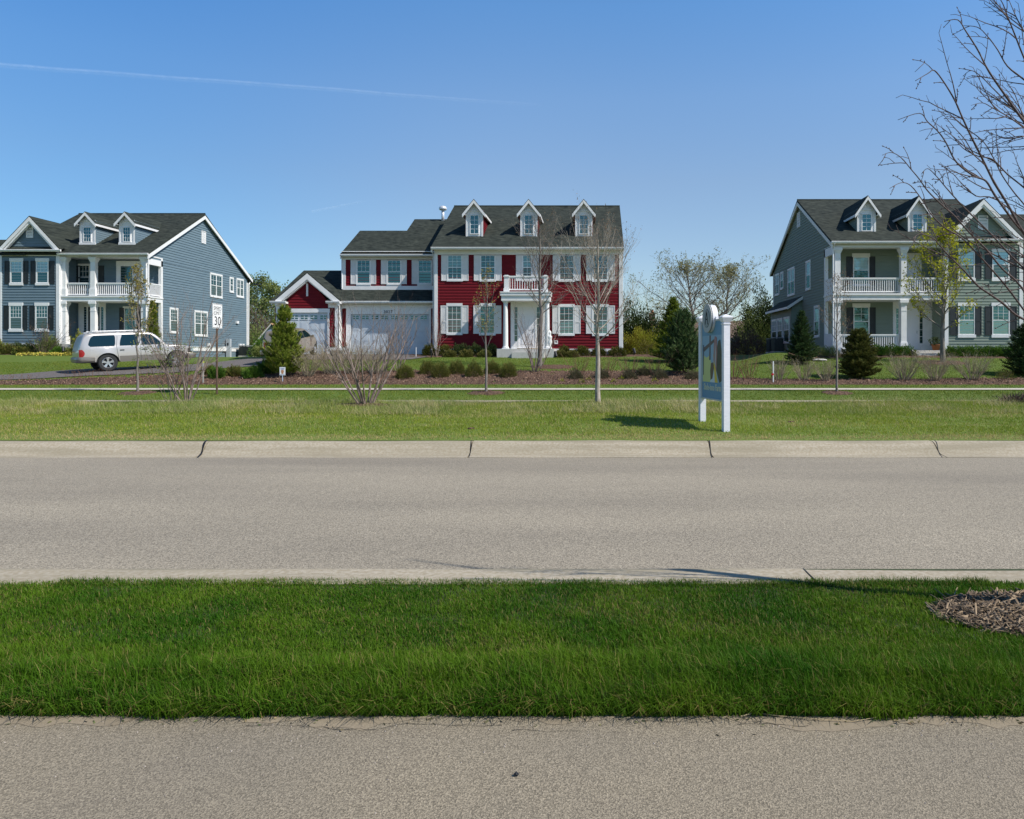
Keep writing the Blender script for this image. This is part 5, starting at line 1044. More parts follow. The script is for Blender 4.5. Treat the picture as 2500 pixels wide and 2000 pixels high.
def bush(px, d, rx, ry, h, label, cat='bush', group=None, m=L_YEW, n=2500, size=.05, seed=1, name='bush', lump=.25, narrow=.45, up=.6, dens_core=.55, stems=B_BROWN, dz=0., H0=None):
    ng = np.random.default_rng(seed); rg = random.Random(seed); b = at(px, d) if H0 is None else (PX(px, d), d, H0); T = thing(name, b, label, cat, group); st = MB()
    for k in range(9):
        a = rg.uniform(0, 6.28); st.tube([(b[0], b[1], b[2] - .03), (b[0] + rx * .3 * math.cos(a), b[1] + ry * .3 * math.sin(a), b[2] + h * .35), (b[0] + rx * .62 * math.cos(a), b[1] + ry * .62 * math.sin(a), b[2] + h * rg.uniform(.55, .85))], [.012, .009, .004], 4, cap=False)
    st.build('stems', stems, T)
    u = rand_unit(ng, n); u[:, 2] = np.abs(u[:, 2]) * 1.0 - .12 * ng.uniform(0, 1, n); ph = ng.uniform(0, 6.28, 6)
    lum = 1 + lump * (np.sin(u[:, 0] * 5 + ph[0]) * np.sin(u[:, 1] * 6 + ph[1]) + .6 * np.sin(u[:, 2] * 9 + u[:, 0] * 8 + ph[2]) + .5 * np.sin(u[:, 0] * 14 + ph[3]) * np.cos(u[:, 1] * 13 + ph[4]))
    rr = lum * ng.uniform(dens_core ** 2, 1, n) ** .5 * (1 + ng.exponential(.03, n)); P = np.stack([b[0] + u[:, 0] * rx * rr, b[1] + u[:, 1] * ry * rr, b[2] + dz + np.maximum(.01, u[:, 2] * h * rr)], -1)
    V, Fc, t = leaf_faces(P, size, ng, narrow, D=u, upright=up); npmesh('foliage', V, Fc, m, T, t, off=T.location)
    return T

# --- kerbside saplings and lawn trees
tree(336, 27.9, 4.65, 1.75, .042, 1.75, 15, 'slim budding sapling on a mulch ring in front of the silver car', bark=B_GREY, leafm=L_BUD, lsize=.07, dens=1, seed=11, name='sapling', nsub=(6, 4), up=.5, ang0=(12, 45), leafd=4)
tree(1187, 27.9, 4.8, 1.55, .045, 1.5, 15, 'slim budding sapling on a mulch ring left of the red house portico', bark=B_GREY, leafm=L_BUD, lsize=.06, dens=.7, seed=12, name='sapling', nsub=(6, 3), up=.5, ang0=(12, 45))
tree(2043, 27.9, 4.3, 1.9, .042, 1.9, 16, 'slim sapling with tan buds on a mulch ring before the grey house', bark=B_GREY, leafm=L_TAN, lsize=.05, dens=.6, seed=13, name='sapling', nsub=(6, 4), up=.4, ang0=(15, 48))
tree(1460, 19.8, 4.55, 1.7, .068, 3.5, 26, 'pale barked bare tree standing on the grassy median before the red house', bark=B_PALE, leafm=L_TAN, lsize=.035, dens=.14, seed=14, nsub=(9, 6, 2), up=.45, ang0=(15, 55), wob=.16, pr=.36, subl=.5)
tree(1318, 36.4, 7.05, 2.7, .11, 4.0, 24, 'tall bare brown tree on a mulch ring beside the red house portico', bark=B_GREY, leafm=L_TAN, lsize=.05, dens=.10, seed=15, nsub=(9, 6, 2), up=.3, ang0=(18, 55), pr=.33)
tree(2302, 38.3, 6.6, 1.6, .125, 4.5, 24, 'maple with young yellow-green leaves before the grey house porch', bark=B_GREY, leafm=L_MAPLE, lsize=.12, dens=.55, seed=16, name='leafing_maple', nsub=(7, 4), up=.35, ang0=(15, 58), clump=3, crad=.07)
# --- multi-stem shrubs
clumpshrub(455, 20.6, 3.0, .9, 12, .024, 'tall multi-stem shrub with some green leaves left of the speed limit sign', bark=B_WHITE, seed=21, leafm=L_TAN, lsize=.025, dens=.1, nsub=(9, 5, 2), spread=32, name='multi_stem_shrub', base=.12, up=.26, wob=.38, subl=.42, leafd=1)
clumpshrub(420, 20.9, 1.9, 1.0, 9, .014, 'leafy green shrub in front of the silver car bonnet', bark=B_WHITE, seed=22, leafm=L_SPRING, lsize=.05, dens=.5, nsub=(6, 4), spread=36, name='leafing_shrub', clump=2, dz=0, wob=.3)
clumpshrub(893, 19.4, 2.45, 1.0, 14, .031, 'large bare multi-stem birch shrub on the median before the garage', bark=B_WHITE, seed=33, leafm=L_TAN, lsize=.03, dens=.12, nsub=(6, 4), spread=40, name='multi_stem_shrub', base=.12, up=.34, wob=.2, subl=.46)
clumpshrub(972, 34.6, 3.6, .9, 7, .03, 'bare white-stemmed shrub at the bed in front of the double garage', bark=B_WHITE, seed=24, nsub=(9, 5), spread=22, wob=.3, name='multi_stem_shrub', base=.12, up=.2)
clumpshrub(1306, 34.5, 3.1, .85, 11, .028, 'bare white-stemmed shrub standing in the mulch before the front door', bark=B_WHITE, seed=25, nsub=(9, 5), spread=36, wob=.28, name='multi_stem_shrub', up=.4)
clumpshrub(1064, 41.2, 2.7, .8, 9, .018, 'narrow bare shrub by the corner of the red house and garage', bark=B_WHITE, seed=26, nsub=(7, 4), spread=20, wob=.25, name='multi_stem_shrub', up=.3)
clumpshrub(105, 45.4, 1.95, 1.0, 13, .018, 'brown budding shrub under the blue house windows', bark=B_BROWN, leafm=leafmat('brown_buds', (.13, .10, .07), (.17, .12, .09), (.09, .07, .05)), lsize=.07, dens=.8, seed=27, nsub=(5, 3), spread=38, name='budding_shrub')
G_TW = 'twiggy grey shrubs in the mulch bed before the grey house'
for i, (px, d, h, lab) in enumerate(((1903, 32.6, 1.05, 'leftmost twiggy grey shrub, right of the stake with the red reflector'), (1962, 32.7, 1.0, 'twiggy grey shrub directly in front of the spruce'), (2018, 32.5, .95, 'twiggy grey shrub between the spruce and the dense yew'),
        (2207, 32.7, 1.25, 'broad twiggy grey shrub right of the dense yew'), (2284, 32.6, 1.22, 'broad twiggy grey shrub below the yellow-green maple'), (2374, 32.8, 1.3, 'broad twiggy grey shrub right of the maple trunk'))):
    clumpshrub(px, d, h, 1, 26 if i < 3 else 44, .018, lab, group=G_TW, seed=40 + i, nsub=(6, 3), spread=36 if i < 3 else 42, subl=.5, up=.1, name='twiggy_shrub', leafm=L_BUD, lsize=.025, dens=.25, sides=(4, 3, 3))
for i, (px, d, h, lab) in enumerate(((752, 33.2, 1.25, 'twiggy shrub beside the small pine at the driveway'), (806, 33.8, 1.35, 'twiggy shrub second right of the small pine, before the garage post'), (858, 33.9, 1.35, 'twiggy shrub directly behind the large birch shrub, on its left'), (915, 34, 1.3, 'twiggy shrub directly behind the large birch shrub, on its right'))):
    clumpshrub(px, d, h, 1, 40, .018, lab, group='twiggy shrubs in the bed before the garages', seed=50 + i, nsub=(6, 3), spread=44, subl=.5, up=.1, name='twiggy_shrub', leafm=L_BUD, lsize=.03, dens=.35, sides=(4, 3, 3))
for i, (px, d, lab) in enumerate(((1412, 33.0, 'red-stemmed shrub left of the pale median tree trunk... on its left side'), (1482, 33.0, 'red-stemmed shrub just right of the pale median tree trunk'), (1538, 33.0, 'red-stemmed shrub midway between the pale trunk and the dark pine'), (1600, 33.3, 'red-stemmed shrub beside the left edge of the dark pine'),
        (1790, 32.9, 'red-stemmed shrub just right of the billboard posts'), (1828, 32.8, 'red-stemmed shrub second right of the billboard posts'))):
    lab = lab.replace('... on its left side', '')
    clumpshrub(px, d, 1.2, 1, 15, .018, lab, group='red-stemmed shrubs in the mulch bed', bark=B_REDT, seed=60 + i, nsub=(4,), spread=34, up=.12, name='red_stemmed_shrub', sides=(4, 3))
for i, (px, d, lab) in enumerate(((1405, 32.7, 'low grey-green tuft under the red stems left of the pale trunk'), (1470, 32.8, 'low grey-green tuft at the foot of the pale trunk'), (1536, 32.7, 'low grey-green tuft in the bed midway to the pine'), (1572, 33.5, 'low grey-green tuft nearer the dark pine'), (1612, 32.8, 'low grey-green tuft against the dark pine foot'), (1690, 32.6, 'low grey-green tuft just left of the billboard'))):
    bush(px, d, .34, .3, .42, lab, group='low grey-green tufts in the mulch bed', m=leafmat('grey_green_tuft', (.12, .12, .06), (.16, .15, .08), (.09, .08, .05)) if i == 0 else bpy.data.materials['grey_green_tuft'], n=2600, size=.07, narrow=.2, seed=70 + i, name='grass_tuft', up=.9)
G_RB = 'round olive bushes in the mulch bed'
for i, (px, d, h, lab) in enumerate(((989, 32.9, .62, 'round olive bush nearest the birch shrub'), (1045, 34.0, .6, 'round olive bush second from the birch shrub, on the lawn edge'), (1075, 33.1, .68, 'round olive bush third from the birch shrub'), (1114, 34.0, .62, 'round olive bush fourth from the birch shrub, on the lawn edge'), (1158, 33.3, .7, 'round olive bush left of the sapling trunk'), (1203, 34.1, .58, 'round olive bush right of the sapling trunk'), (1240, 33.2, .66, 'rightmost round olive bush beside the white-stemmed shrub'))):
    bush(px, d, .40, .38, h, lab, group=G_RB, m=L_OLIVE, n=8000, size=.05, seed=80 + i, name='round_bush', lump=.12, narrow=.3, up=.5)
for i, (px, d, rx, h, lab) in enumerate(((508, 33.6, .30, .36, 'low juniper with brown tips right of the yellow-topped stake'), (529, 32.7, .34, .46, 'low green juniper just left of the speed limit post'), (571, 33.2, .40, .40, 'low juniper with golden tips right of the speed limit post'), (617, 32.8, .36, .48, 'bright green juniper right of the golden one'), (647, 33.8, .34, .6, 'dark green juniper against the small pine'))):
    bush(px, d, rx, rx * .8, h, lab, group='low junipers in the bed', m=L_JUN if i in (1, 3, 4) else L_OLIVE, n=6000, size=.085, seed=90 + i, name='juniper', lump=.3, narrow=.18, up=.5)
for i, (px, lab) in enumerate(((10, 'russet tuft in the bed at the left picture edge'), (62, 'russet tuft in the bed second from the left edge'), (185, 'russet tuft in the bed below the rear of the silver car'), (213, 'russet tuft in the bed below the rear wheel'), (268, 'russet tuft in the bed below the car door'), (352, 'russet tuft in the bed right of the sapling trunk'), (405, 'russet tuft in the bed left of the tall multi-stem shrub'))):
    clumpshrub(px, 32.2, .42 if i < 2 else .6, 1, 16, .004, lab, group='russet tufts in the left bed', bark=B_REDT, leafm=L_RED, lsize=.04, dens=.4, seed=100 + i, nsub=(4,), spread=48, name='russet_tuft', sides=(3, 3), up=.05)
for i, (px, d, lab) in enumerate(((1372, 31.9, 'small lime-green sprout in the bed left of the pale trunk'), (1421, 31.7, 'small lime-green sprout closest left of the pale trunk'), (1438, 32.2, 'small lime-green sprout behind and left of the pale trunk'), (1498, 31.8, 'small lime-green sprout right of the pale trunk'), (1518, 32.4, 'small faint sprout beside the one right of the pale trunk'), (1600, 31.9, 'small lime-green sprout below the dark pine'))):
    bush(px, d, .13, .12, .17, lab, group='lime-green sprouts in the mulch', m=L_YELLOW, n=130, size=.06, narrow=.3, seed=110 + i, name='sprout')
# --- conifers
conifer(694, 33.1, 3.05, 2.05, 'small bushy pine in front of the tan car and single garage', m=L_PINE, kind='pine', seed=1, n=60000, name='pine_tree', ln=.14, wd=.0075, gap=(.68, .76), prof=.62)
conifer(1643, 38.6, 3.35, 2.35, 'yellow-green pointed evergreen behind the dark pine', m=L_ARB, kind='spruce', seed=2, n=50000, name='cypress_tree', ln=.13, wd=.010, prof=.75)
conifer(1668, 34.0, 2.85, 2.5, 'dark blue-green pine just left of the billboard', m=L_BPINE, kind='pine', seed=3, n=60000, name='pine_tree', ln=.13, wd=.008, prof=.55)
conifer(1957, 38.0, 2.75, 1.9, 'pointed green spruce at the corner of the grey house', m=L_SPRUCE, kind='spruce', seed=4, n=44000, name='spruce_tree', ln=.09, wd=.008, prof=.85)
conifer(2098, 33.4, 2.15, 2.05, 'dense dark rounded yew in front of the grey porch', m=L_YEW, kind='spruce', seed=5, n=60000, name='yew_tree', ln=.10, wd=.009, prof=.5)
conifer(2508, 34.2, 2.3, 2.2, 'dark evergreen cut by the right picture edge', m=L_SPRUCE, kind='spruce', seed=6, n=50000, name='spruce_tree', ln=.11, wd=.009, prof=.5)
conifer(372, 44.0, 3.5, 1.15, 'narrow bronze-green evergreen at the corner of the blue porch', m=L_ARB, kind='yew', seed=7, n=14000, name='columnar_evergreen', ln=.14, wd=.012, prof=.6)
# --- foundation planting
G_F = 'foundation shrubs along the red house'
for i, (px, rx, h, m, lab) in enumerate(((1047, .38, .62, L_YEW, 'dark yew at the garage corner, leftmost of the row'), (1085, .6, .62, L_YEW, 'dark yew left of the first lower window'), (1122, .55, .66, L_DARK, 'dark yew below the first lower window'), (1160, .55, .68, L_DARK, 'dark yew between the two left lower windows'), (1196, .48, .66, L_DARK, 'dark yew against the stoop'),
        (1099, .34, .36, L_GOLD, 'tan mound shrub, leftmost of three left of the stoop'), (1138, .38, .4, L_GOLD, 'tan mound shrub, middle of three left of the stoop'), (1183, .36, .36, L_OLIVE, 'olive mound shrub behind the sapling trunk'), (1378, .42, .56, L_YEW, 'dark yew just right of the stoop'), (1369, .34, .38, L_GOLD, 'tan mound shrub just right of the stoop'), (1397, .36, .36, L_GOLD, 'tan mound shrub second right of the stoop'),
        (1420, .46, .56, L_YEW, 'dark yew below the third lower window'), (1462, .45, .5, L_YEW, 'dark yew behind the pale median trunk'), (1506, .52, .52, L_YEW, 'dark yew at the right corner of the red house'))):
    bush(px, 41.2 if h < .45 else 41.8, rx, rx * .8, h, lab, group=G_F, m=m, n=4200, size=.065, narrow=.45, seed=120 + i, lump=.15, name='foundation_shrub')
for i, (px, d, rx, h, m, lab) in enumerate(((-12, 45.6, .5, 1.1, L_YELLOW, 'yellow-green bush at the left picture edge'), (12, 45.4, .6, .6, L_OLIVE, 'olive shrub at the left end of the blue house'), (35, 46.0, .9, .55, L_DARK, 'low dark shrub below the left window of the blue house'), (72, 46.0, .9, .6, L_DARK, 'low dark shrub below the second window of the blue house'), (52, 45.3, .5, .4, L_OLIVE, 'small olive shrub before the dark ones'),
        (118, 45.9, .7, 1.1, L_SPRING, 'green shrub inside the brown budding one'), (142, 45.4, .4, .4, L_JUN, 'small green shrub left of the black spotlight'), (196, 46.0, .5, 1.25, L_YELLOW, 'yellow-green bush at the blue porch above the car roof'), (187, 45.3, .7, .5, L_OLIVE, 'olive shrub right of the black spotlight'))):
    bush(px, d, rx, rx * .6, h, lab, group='shrubs along the blue house', m=m, n=4200, size=.08, narrow=.45, seed=140 + i, lump=.25, name='foundation_shrub')
for i, (px, lab) in enumerate(((2135, 'leftmost low juniper under the grey porch rail'), (2165, 'low juniper second from left under the porch rail'), (2200, 'low juniper left of the porch step'), (2325, 'low juniper right of the maple trunk'), (2362, 'low juniper under the left window of the grey bay'), (2400, 'low juniper between the bay windows'), (2438, 'low juniper under the right window of the grey bay'), (2472, 'low juniper at the right end of the bay'))):
    bush(px, 40.6 if px > 2300 else 40.9, .62, .4, .48, lab, group='low junipers along the grey house', m=L_JUN, n=3600, size=.1, narrow=.3, seed=160 + i, lump=.3, name='juniper')
for i, (px, lab) in enumerate(((2004, 'pale grass clump right of the spruce'), (2030, 'pale grass clump left of the dense yew'))):
    bush(px, 40.4, .42, .35, .5, lab, group='grass clumps by the grey house', m=L_SPRING, n=900, size=.2, narrow=.07, seed=170 + i, lump=.1, name='grass_clump', up=1.)
bush(2228, 40.6, .3, .25, .35, 'small brown shrub beside the porch path light', m=L_OLIVE, n=500, size=.06, seed=175, name='foundation_shrub')
bush(2455, 33.0, .42, .35, .5, 'small olive shrub left of the right-edge evergreen', m=L_OLIVE, n=1500, size=.05, narrow=.25, seed=176, name='round_bush')
bush(1568, 46.0, 1.25, .9, 1.55, 'yellow-green spring bush at the right of the red house', m=L_YELLOW, n=9000, size=.11, narrow=.35, seed=180, name='spring_bush', up=1.0, lump=.2)
bush(1578, 45.2, .7, .6, .9, 'tan undergrowth at the foot of the yellow-green bush', m=L_GOLD, n=1800, size=.1, narrow=.2, seed=181, name='spring_bush')
fl = np.random.default_rng(4); n = 700; fx_ = fl.uniform(PX(48, 44.9), PX(178, 44.9), n); fy_ = 44.85 + fl.normal(0, .12, n); V, Fc, t = leaf_faces(np.stack([fx_, fy_, H(fx_, fy_) + fl.uniform(.05, .16, n)], -1), .09, fl, .8)
o = npmesh('yellow_flowers', V, Fc, L_FLOW, tint=t); tag(o, 'strip of yellow flowers along the blue house bed', 'flowers', kind='stuff')
# --- trees behind
tree(1706, 74, 9.0, 2.4, .24, 11.5, 34, 'big spreading tree behind the billboard, its left trunk', bark=B_GREY, leafm=L_PALE, lsize=.15, dens=1, seed=202, nsub=(8, 6, 2), up=.10, ang0=(22, 72), name='spreading_tree', lean=(-1.2, 0), subl=.5, H0=1.7, pr=.36, wob=.3, leafd=1)
tree(1762, 76, 8.8, 2.0, .22, 10, 32, 'big spreading tree behind the billboard, its right trunk', bark=B_GREY, leafm=L_PALE, lsize=.13, dens=.8, seed=203, nsub=(8, 6, 2), up=.10, ang0=(22, 72), name='spreading_tree', lean=(.9, 0), subl=.5, H0=1.7)
bush(1868, 62, 2.5, 2.0, 5.0, 'dark round evergreen against the grey house side', cat='tree', m=L_DARK, n=22000, size=.17, seed=204, name='evergreen_tree', lump=.22, narrow=.5, dens_core=.3)
bush(1838, 61, 1.7, 1.3, 3.6, 'yellow-green leafing tree left of the dark evergreen', cat='tree', m=L_SPRING, n=9000, size=.13, seed=205, name='leafing_tree', lump=.35, dens_core=.2)
bush(1824, 56, 1.5, 1.2, 1.7, 'brown thicket below the leafing tree, right of the billboard', m=mat('brown_thicket', (.14, .09, .07), .9, (.18, .12, .09), 3, attr='tint', col3=(.09, .06, .05)), n=4000, size=.22, narrow=.12, seed=206, name='thicket')
bush(1552, 60, 2.7, 2, 4.1, 'dark evergreen tree at the right side of the red house', cat='tree', m=L_DARK, n=22000, size=.16, seed=207, name='evergreen_tree', lump=.22, dens_core=.3)
for i, (px, d, h, lab) in enumerate(((1545, 95, 10.5, 'pale leafless tree far behind, nearest the red house wall'), (1580, 98, 9.8, 'pale leafless tree far behind the chimney'), (1620, 96, 9.0, 'pale leafless tree far behind the pointed evergreen'))):
    tree(px, d, h, 2, .12, 4.6, 18, lab, bark=mat('far_pale_bark', (.40, .36, .26), .9) if i == 0 else bpy.data.materials['far_pale_bark'], leafm=L_SPRING, lsize=.16, dens=.12, seed=210 + i, nsub=(6, 4), H0=1.7, group='pale far trees', name='bare_tree')
for i, (px, d, h, w_, lab, lm, dn) in enumerate(((628, 84, 8.6, 5.5, 'leafing green tree behind the corner of the blue house', L_SPRING, .9), (664, 82, 7.6, 4.5, 'leafing green tree directly left of the single garage', L_SPRING, .9), (600, 90, 7.5, 5, 'far leafing tree hidden by the blue house corner', L_SPRING, .7))):
    tree(px, d, h, 1.5, .16, w_, 24, lab, bark=B_GREY, leafm=lm, lsize=.24, dens=dn, seed=220 + i, nsub=(6, 4), H0=1.6, name='leafing_tree', clump=2, crad=.2)
bush(632, 70, 2.0, 1.5, 4.2, 'brown thicket behind the blue house', m=bpy.data.materials['brown_thicket'], n=5000, size=.28, narrow=.12, seed=230, name='thicket')
bush(628, 66, 1.3, 1.2, 2.6, 'olive thicket in front of the far green gable', m=L_SPRING, n=4000, size=.2, narrow=.3, seed=231, name='thicket')
bush(640, 57, .9, .9, 1.5, 'green shrub by the blue house air conditioners', m=L_JUN, n=2600, size=.13, seed=232, name='shrub')
bush(640, 52, .6, .7, .8, 'yellow-green shrub left of the tan car', m=L_SPRING, n=2600, size=.12, seed=233, name='shrub')
bush(-330, 70, 4, 3, 7, 'far tree left of the blue house', cat='tree', m=L_SPRING, n=5000, size=.3, seed=234, name='leafing_tree')

# --- the foreground tree whose branches enter from the right
TB = (PX(2640, 4.45), 4.45)
ft = thing('bare_branching_tree', (TB[0], TB[1], .14), 'nearest bare tree, its dark branches reaching in from the right edge', 'tree')
s = MB(); s.tube([(TB[0], TB[1], .10), (TB[0] + .01, TB[1], .8), (TB[0] - .01, TB[1] + .01, 1.6), (TB[0] + .02, TB[1], 2.6), (TB[0] + .05, TB[1], 3.8), (TB[0] + .1, TB[1], 5.2)], [.065, .05, .045, .035, .022, .006], 12); s.build('trunk', B_DARK, ft, smooth=True)
def c6(x, y): return 1900 + x * .4057, y * .4057
BR = [
 (c6, [(625, 935), (680, 918), (740, 950), (800, 1020), (850, 1080), (900, 1150), (980, 1230), (1060, 1300), (1150, 1400), (1250, 1500), (1350, 1620), (1460, 1725)], 4.1, 4.3, .0095),
 (c6, [(720, 722), (850, 682), (900, 735), (960, 790), (1010, 860), (1060, 960), (1120, 1020), (1190, 1065), (1250, 1090), (1300, 1170), (1370, 1270), (1440, 1360), (1520, 1450)], 4.3, 4.4, .012),
 (c6, [(825, 487), (900, 443), (940, 425), (1000, 500), (1060, 600), (1100, 690), (1150, 800), (1200, 900), (1250, 1000), (1300, 1100), (1380, 1230), (1450, 1360), (1520, 1480)], 4.0, 4.3, .013),
 (c6, [(1000, 130), (1080, 120), (1130, 190), (1200, 300), (1250, 400), (1300, 480), (1370, 580), (1440, 680), (1520, 790)], 4.5, 4.5, .013),
 (c6, [(1115, 155), (1200, 165), (1260, 220), (1320, 300), (1380, 400), (1479, 480), (1560, 560)], 4.7, 4.5, .010),
 (c6, [(1310, -40), (1350, 20), (1380, 100), (1420, 200), (1479, 350), (1530, 460)], 4.2, 4.4, .011),
 (c6, [(1380, -20), (1405, 40), (1440, 120), (1479, 190), (1530, 290)], 4.7, 4.5, .009),
 (c6, [(1110, 460), (1160, 425), (1220, 460), (1280, 520), (1350, 590), (1420, 660), (1500, 740)], 4.8, 4.6, .009),
 (c6, [(1160, 635), (1230, 620), (1290, 650), (1380, 700), (1479, 770), (1550, 830)], 4.2, 4.4, .008),
 (c6, [(1240, 830), (1290, 810), (1370, 830), (1479, 820), (1560, 860)], 4.6, 4.5, .007),
 (c6, [(670, 1135), (740, 1100), (800, 1120), (870, 1210), (920, 1290), (1000, 1370), (1100, 1430), (1200, 1530), (1300, 1640), (1400, 1760)], 3.9, 4.3, .009),
 (c6, [(860, 1050), (900, 1015), (960, 1070), (1010, 1130), (1100, 1230), (1200, 1330), (1300, 1430), (1400, 1540), (1500, 1640)], 4.5, 4.5, .010),
 (c6, [(975, 1055), (1040, 1040), (1100, 1100), (1190, 1180), (1310, 1200)], 4.4, 4.4, .007),
 (c6, [(985, 775), (1040, 810), (1110, 890), (1200, 940), (1290, 960), (1380, 1050), (1479, 1130), (1550, 1210)], 4.6, 4.5, .009),
 (c6, [(920, 735), (1010, 690), (1060, 715), (1110, 760), (1170, 800), (1240, 860), (1300, 960), (1350, 1060), (1420, 1160), (1500, 1260)], 4.9, 4.6, .008),
 (c6, [(890, 1105), (950, 1170), (1040, 1250), (1160, 1320), (1300, 1420), (1479, 1540)], 5.0, 4.7, .007),
 (c5, [(1215, 415), (1280, 370), (1380, 400), (1430, 450), (1500, 530), (1580, 610), (1650, 680), (1750, 790), (1850, 860), (1950, 930), (2050, 1020), (2160, 1080), (2350, 1180)], 4.0, 4.3, .012),
 (c5, [(1390, 170), (1480, 260), (1560, 340), (1700, 440), (1850, 520), (2000, 600), (2200, 700)], 4.5, 4.5, .009),
 (c5, [(1560, 180), (1650, 300), (1800, 420), (1950, 490), (2123, 560)], 4.8, 4.6, .007),
 (c5, [(1750, 790), (1850, 800), (1960, 760), (2040, 740), (2123, 760)], 4.3, 4.4, .006)]
frg = random.Random(77)
for conv, pl, da, db, rr in BR:
    q = MB(); n = len(pl); pts = []
    for i, (x, y) in enumerate(pl):
        px, py = conv(x, y); d = da + (db - da) * i / (n - 1); pts.append(Vector((PX(px, d), d, PZ(py, d))))
    # join the trunk
    e = pts[-1]; dv = (pts[-1] - pts[-3]).normalized(); tz = max(.9, e.z + (TB[0] - e.x) * min(0.3, dv.z / max(.2, dv.x)) * 1.0)
    tp = Vector((TB[0], TB[1], max(.9, min(tz, e.z - .1)))); mid = e.lerp(tp, .5) + Vector((0, 0, -.05)); pts += [mid, tp]
    # smooth
    sm = []
    for i in range(len(pts) - 1):
        p0 = pts[max(i - 1, 0)]; p1 = pts[i]; p2 = pts[i + 1]; p3 = pts[min(i + 2, len(pts) - 1)]
        for k in range(4):
            t = k / 4; sm.append(.5 * ((2 * p1) + (p2 - p0) * t + (2 * p0 - 5 * p1 + 4 * p2 - p3) * t * t + (3 * p1 - p0 - 3 * p2 + p3) * t ** 3))
    sm.append(pts[-1]); m_ = len(sm); q.tube(sm, [rr * .64 * (.2 + .8 * (i / (m_ - 1)) ** .75) * (1.12 if i % 9 == 0 else 1) for i in range(m_)], 6)
    # side twigs with buds
    i = 2; sd = 1
    while i < m_ * .8:
        p = sm[i]; dd = (sm[max(0, i - 2)] - sm[min(m_ - 1, i + 2)]).normalized(); ln = frg.uniform(.035, .095) * (1 if frg.random() < .8 else 1.7)
        sidev = dd.cross(Vector((0, 1, 0))).normalized() * sd; v = (dd * .85 + sidev * .75 + Vector((0, frg.uniform(-.4, .4), 0))).normalized(); tw = [p]; c = p.copy()
        for k in range(4):
            v = (v + Vector((-.10, frg.gauss(0, .05), -.06 + frg.gauss(0, .08)))).normalized(); c = c + v * ln / 4; tw.append(c.copy())
            if frg.random() < .55: bd = c + Vector((frg.uniform(-1, 1), frg.uniform(-1, 1), frg.uniform(-.5, 1))).normalized() * .012; q.tube([c, c.lerp(bd, .6), bd], [.0016, .0028, .0006], 4)
        q.tube(tw, [.0028, .0024, .0021, .0018, .0014], 4); q.tube([c, c + v * .006, c + v * .013], [.0018, .0035, .0006], 4)
        if ln > .11:
            m2 = tw[2]; v2 = (v + sidev * -.8).normalized(); q.tube([m2, m2 + v2 * ln * .3, m2 + v2 * ln * .5 + Vector((-.01, 0, -.01))], [.0018, .0016, .0012], 4)
        i += frg.randint(2, 5); sd = -sd
    for kk in range(5 if conv is c6 and pl[0][1] < 900 else 1):
        i = int(m_ * frg.uniform(.3, .95)); p = sm[min(i, m_ - 1)]; dd = (sm[max(0, i - 4)] - p).normalized()
        if dd.length < .5: continue
        v = (dd + dd.cross(Vector((0, 1, 0))).normalized() * frg.choice((-1, 1)) * frg.uniform(.3, .6) + Vector((0, frg.uniform(-.4, .4), 0))).normalized(); ln = frg.uniform(.18, .42); c = p.copy(); tw = [c.copy()]
        for k in range(7):
            v = (v + Vector((-.05, frg.gauss(0, .08), frg.gauss(.02, .10)))).normalized(); c = c + v * ln / 7; tw.append(c.copy())
            if k > 0:
                s2 = (v + v.cross(Vector((0, 1, 0))) * frg.choice((-.8, .8))).normalized(); q.tube([c, c + s2 * frg.uniform(.015, .05)], [.0016, .001], 4)
        q.tube(tw, [.0036 * (1 - .09 * k) for k in range(8)], 5)
    q.build('branch', B_DARK, ft, smooth=True)
# ================================================================ vehicles
def bez(pts, x):
    """monotone smooth interpolation through points"""
    xs = [p[0] for p in pts]; ys = [p[1] for p in pts]
    if x <= xs[0]: return ys[0]
    if x >= xs[-1]: return ys[-1]
    i = next(k for k in range(len(xs) - 1) if xs[k + 1] >= x); t = (x - xs[i]) / (xs[i + 1] - xs[i])
    def sl(k):
        if k <= 0 or k >= len(xs) - 1: return 0
        a = (ys[k] - ys[k - 1]) / (xs[k] - xs[k - 1]); b = (ys[k + 1] - ys[k]) / (xs[k + 1] - xs[k]); return 0 if a * b <= 0 else 2 * a * b / (a + b)
    h = xs[i + 1] - xs[i]; m0, m1 = sl(i) * h, sl(i + 1) * h
    return (2 * t ** 3 - 3 * t * t + 1) * ys[i] + (t ** 3 - 2 * t * t + t) * m0 + (-2 * t ** 3 + 3 * t * t) * ys[i + 1] + (t ** 3 - t * t) * m1
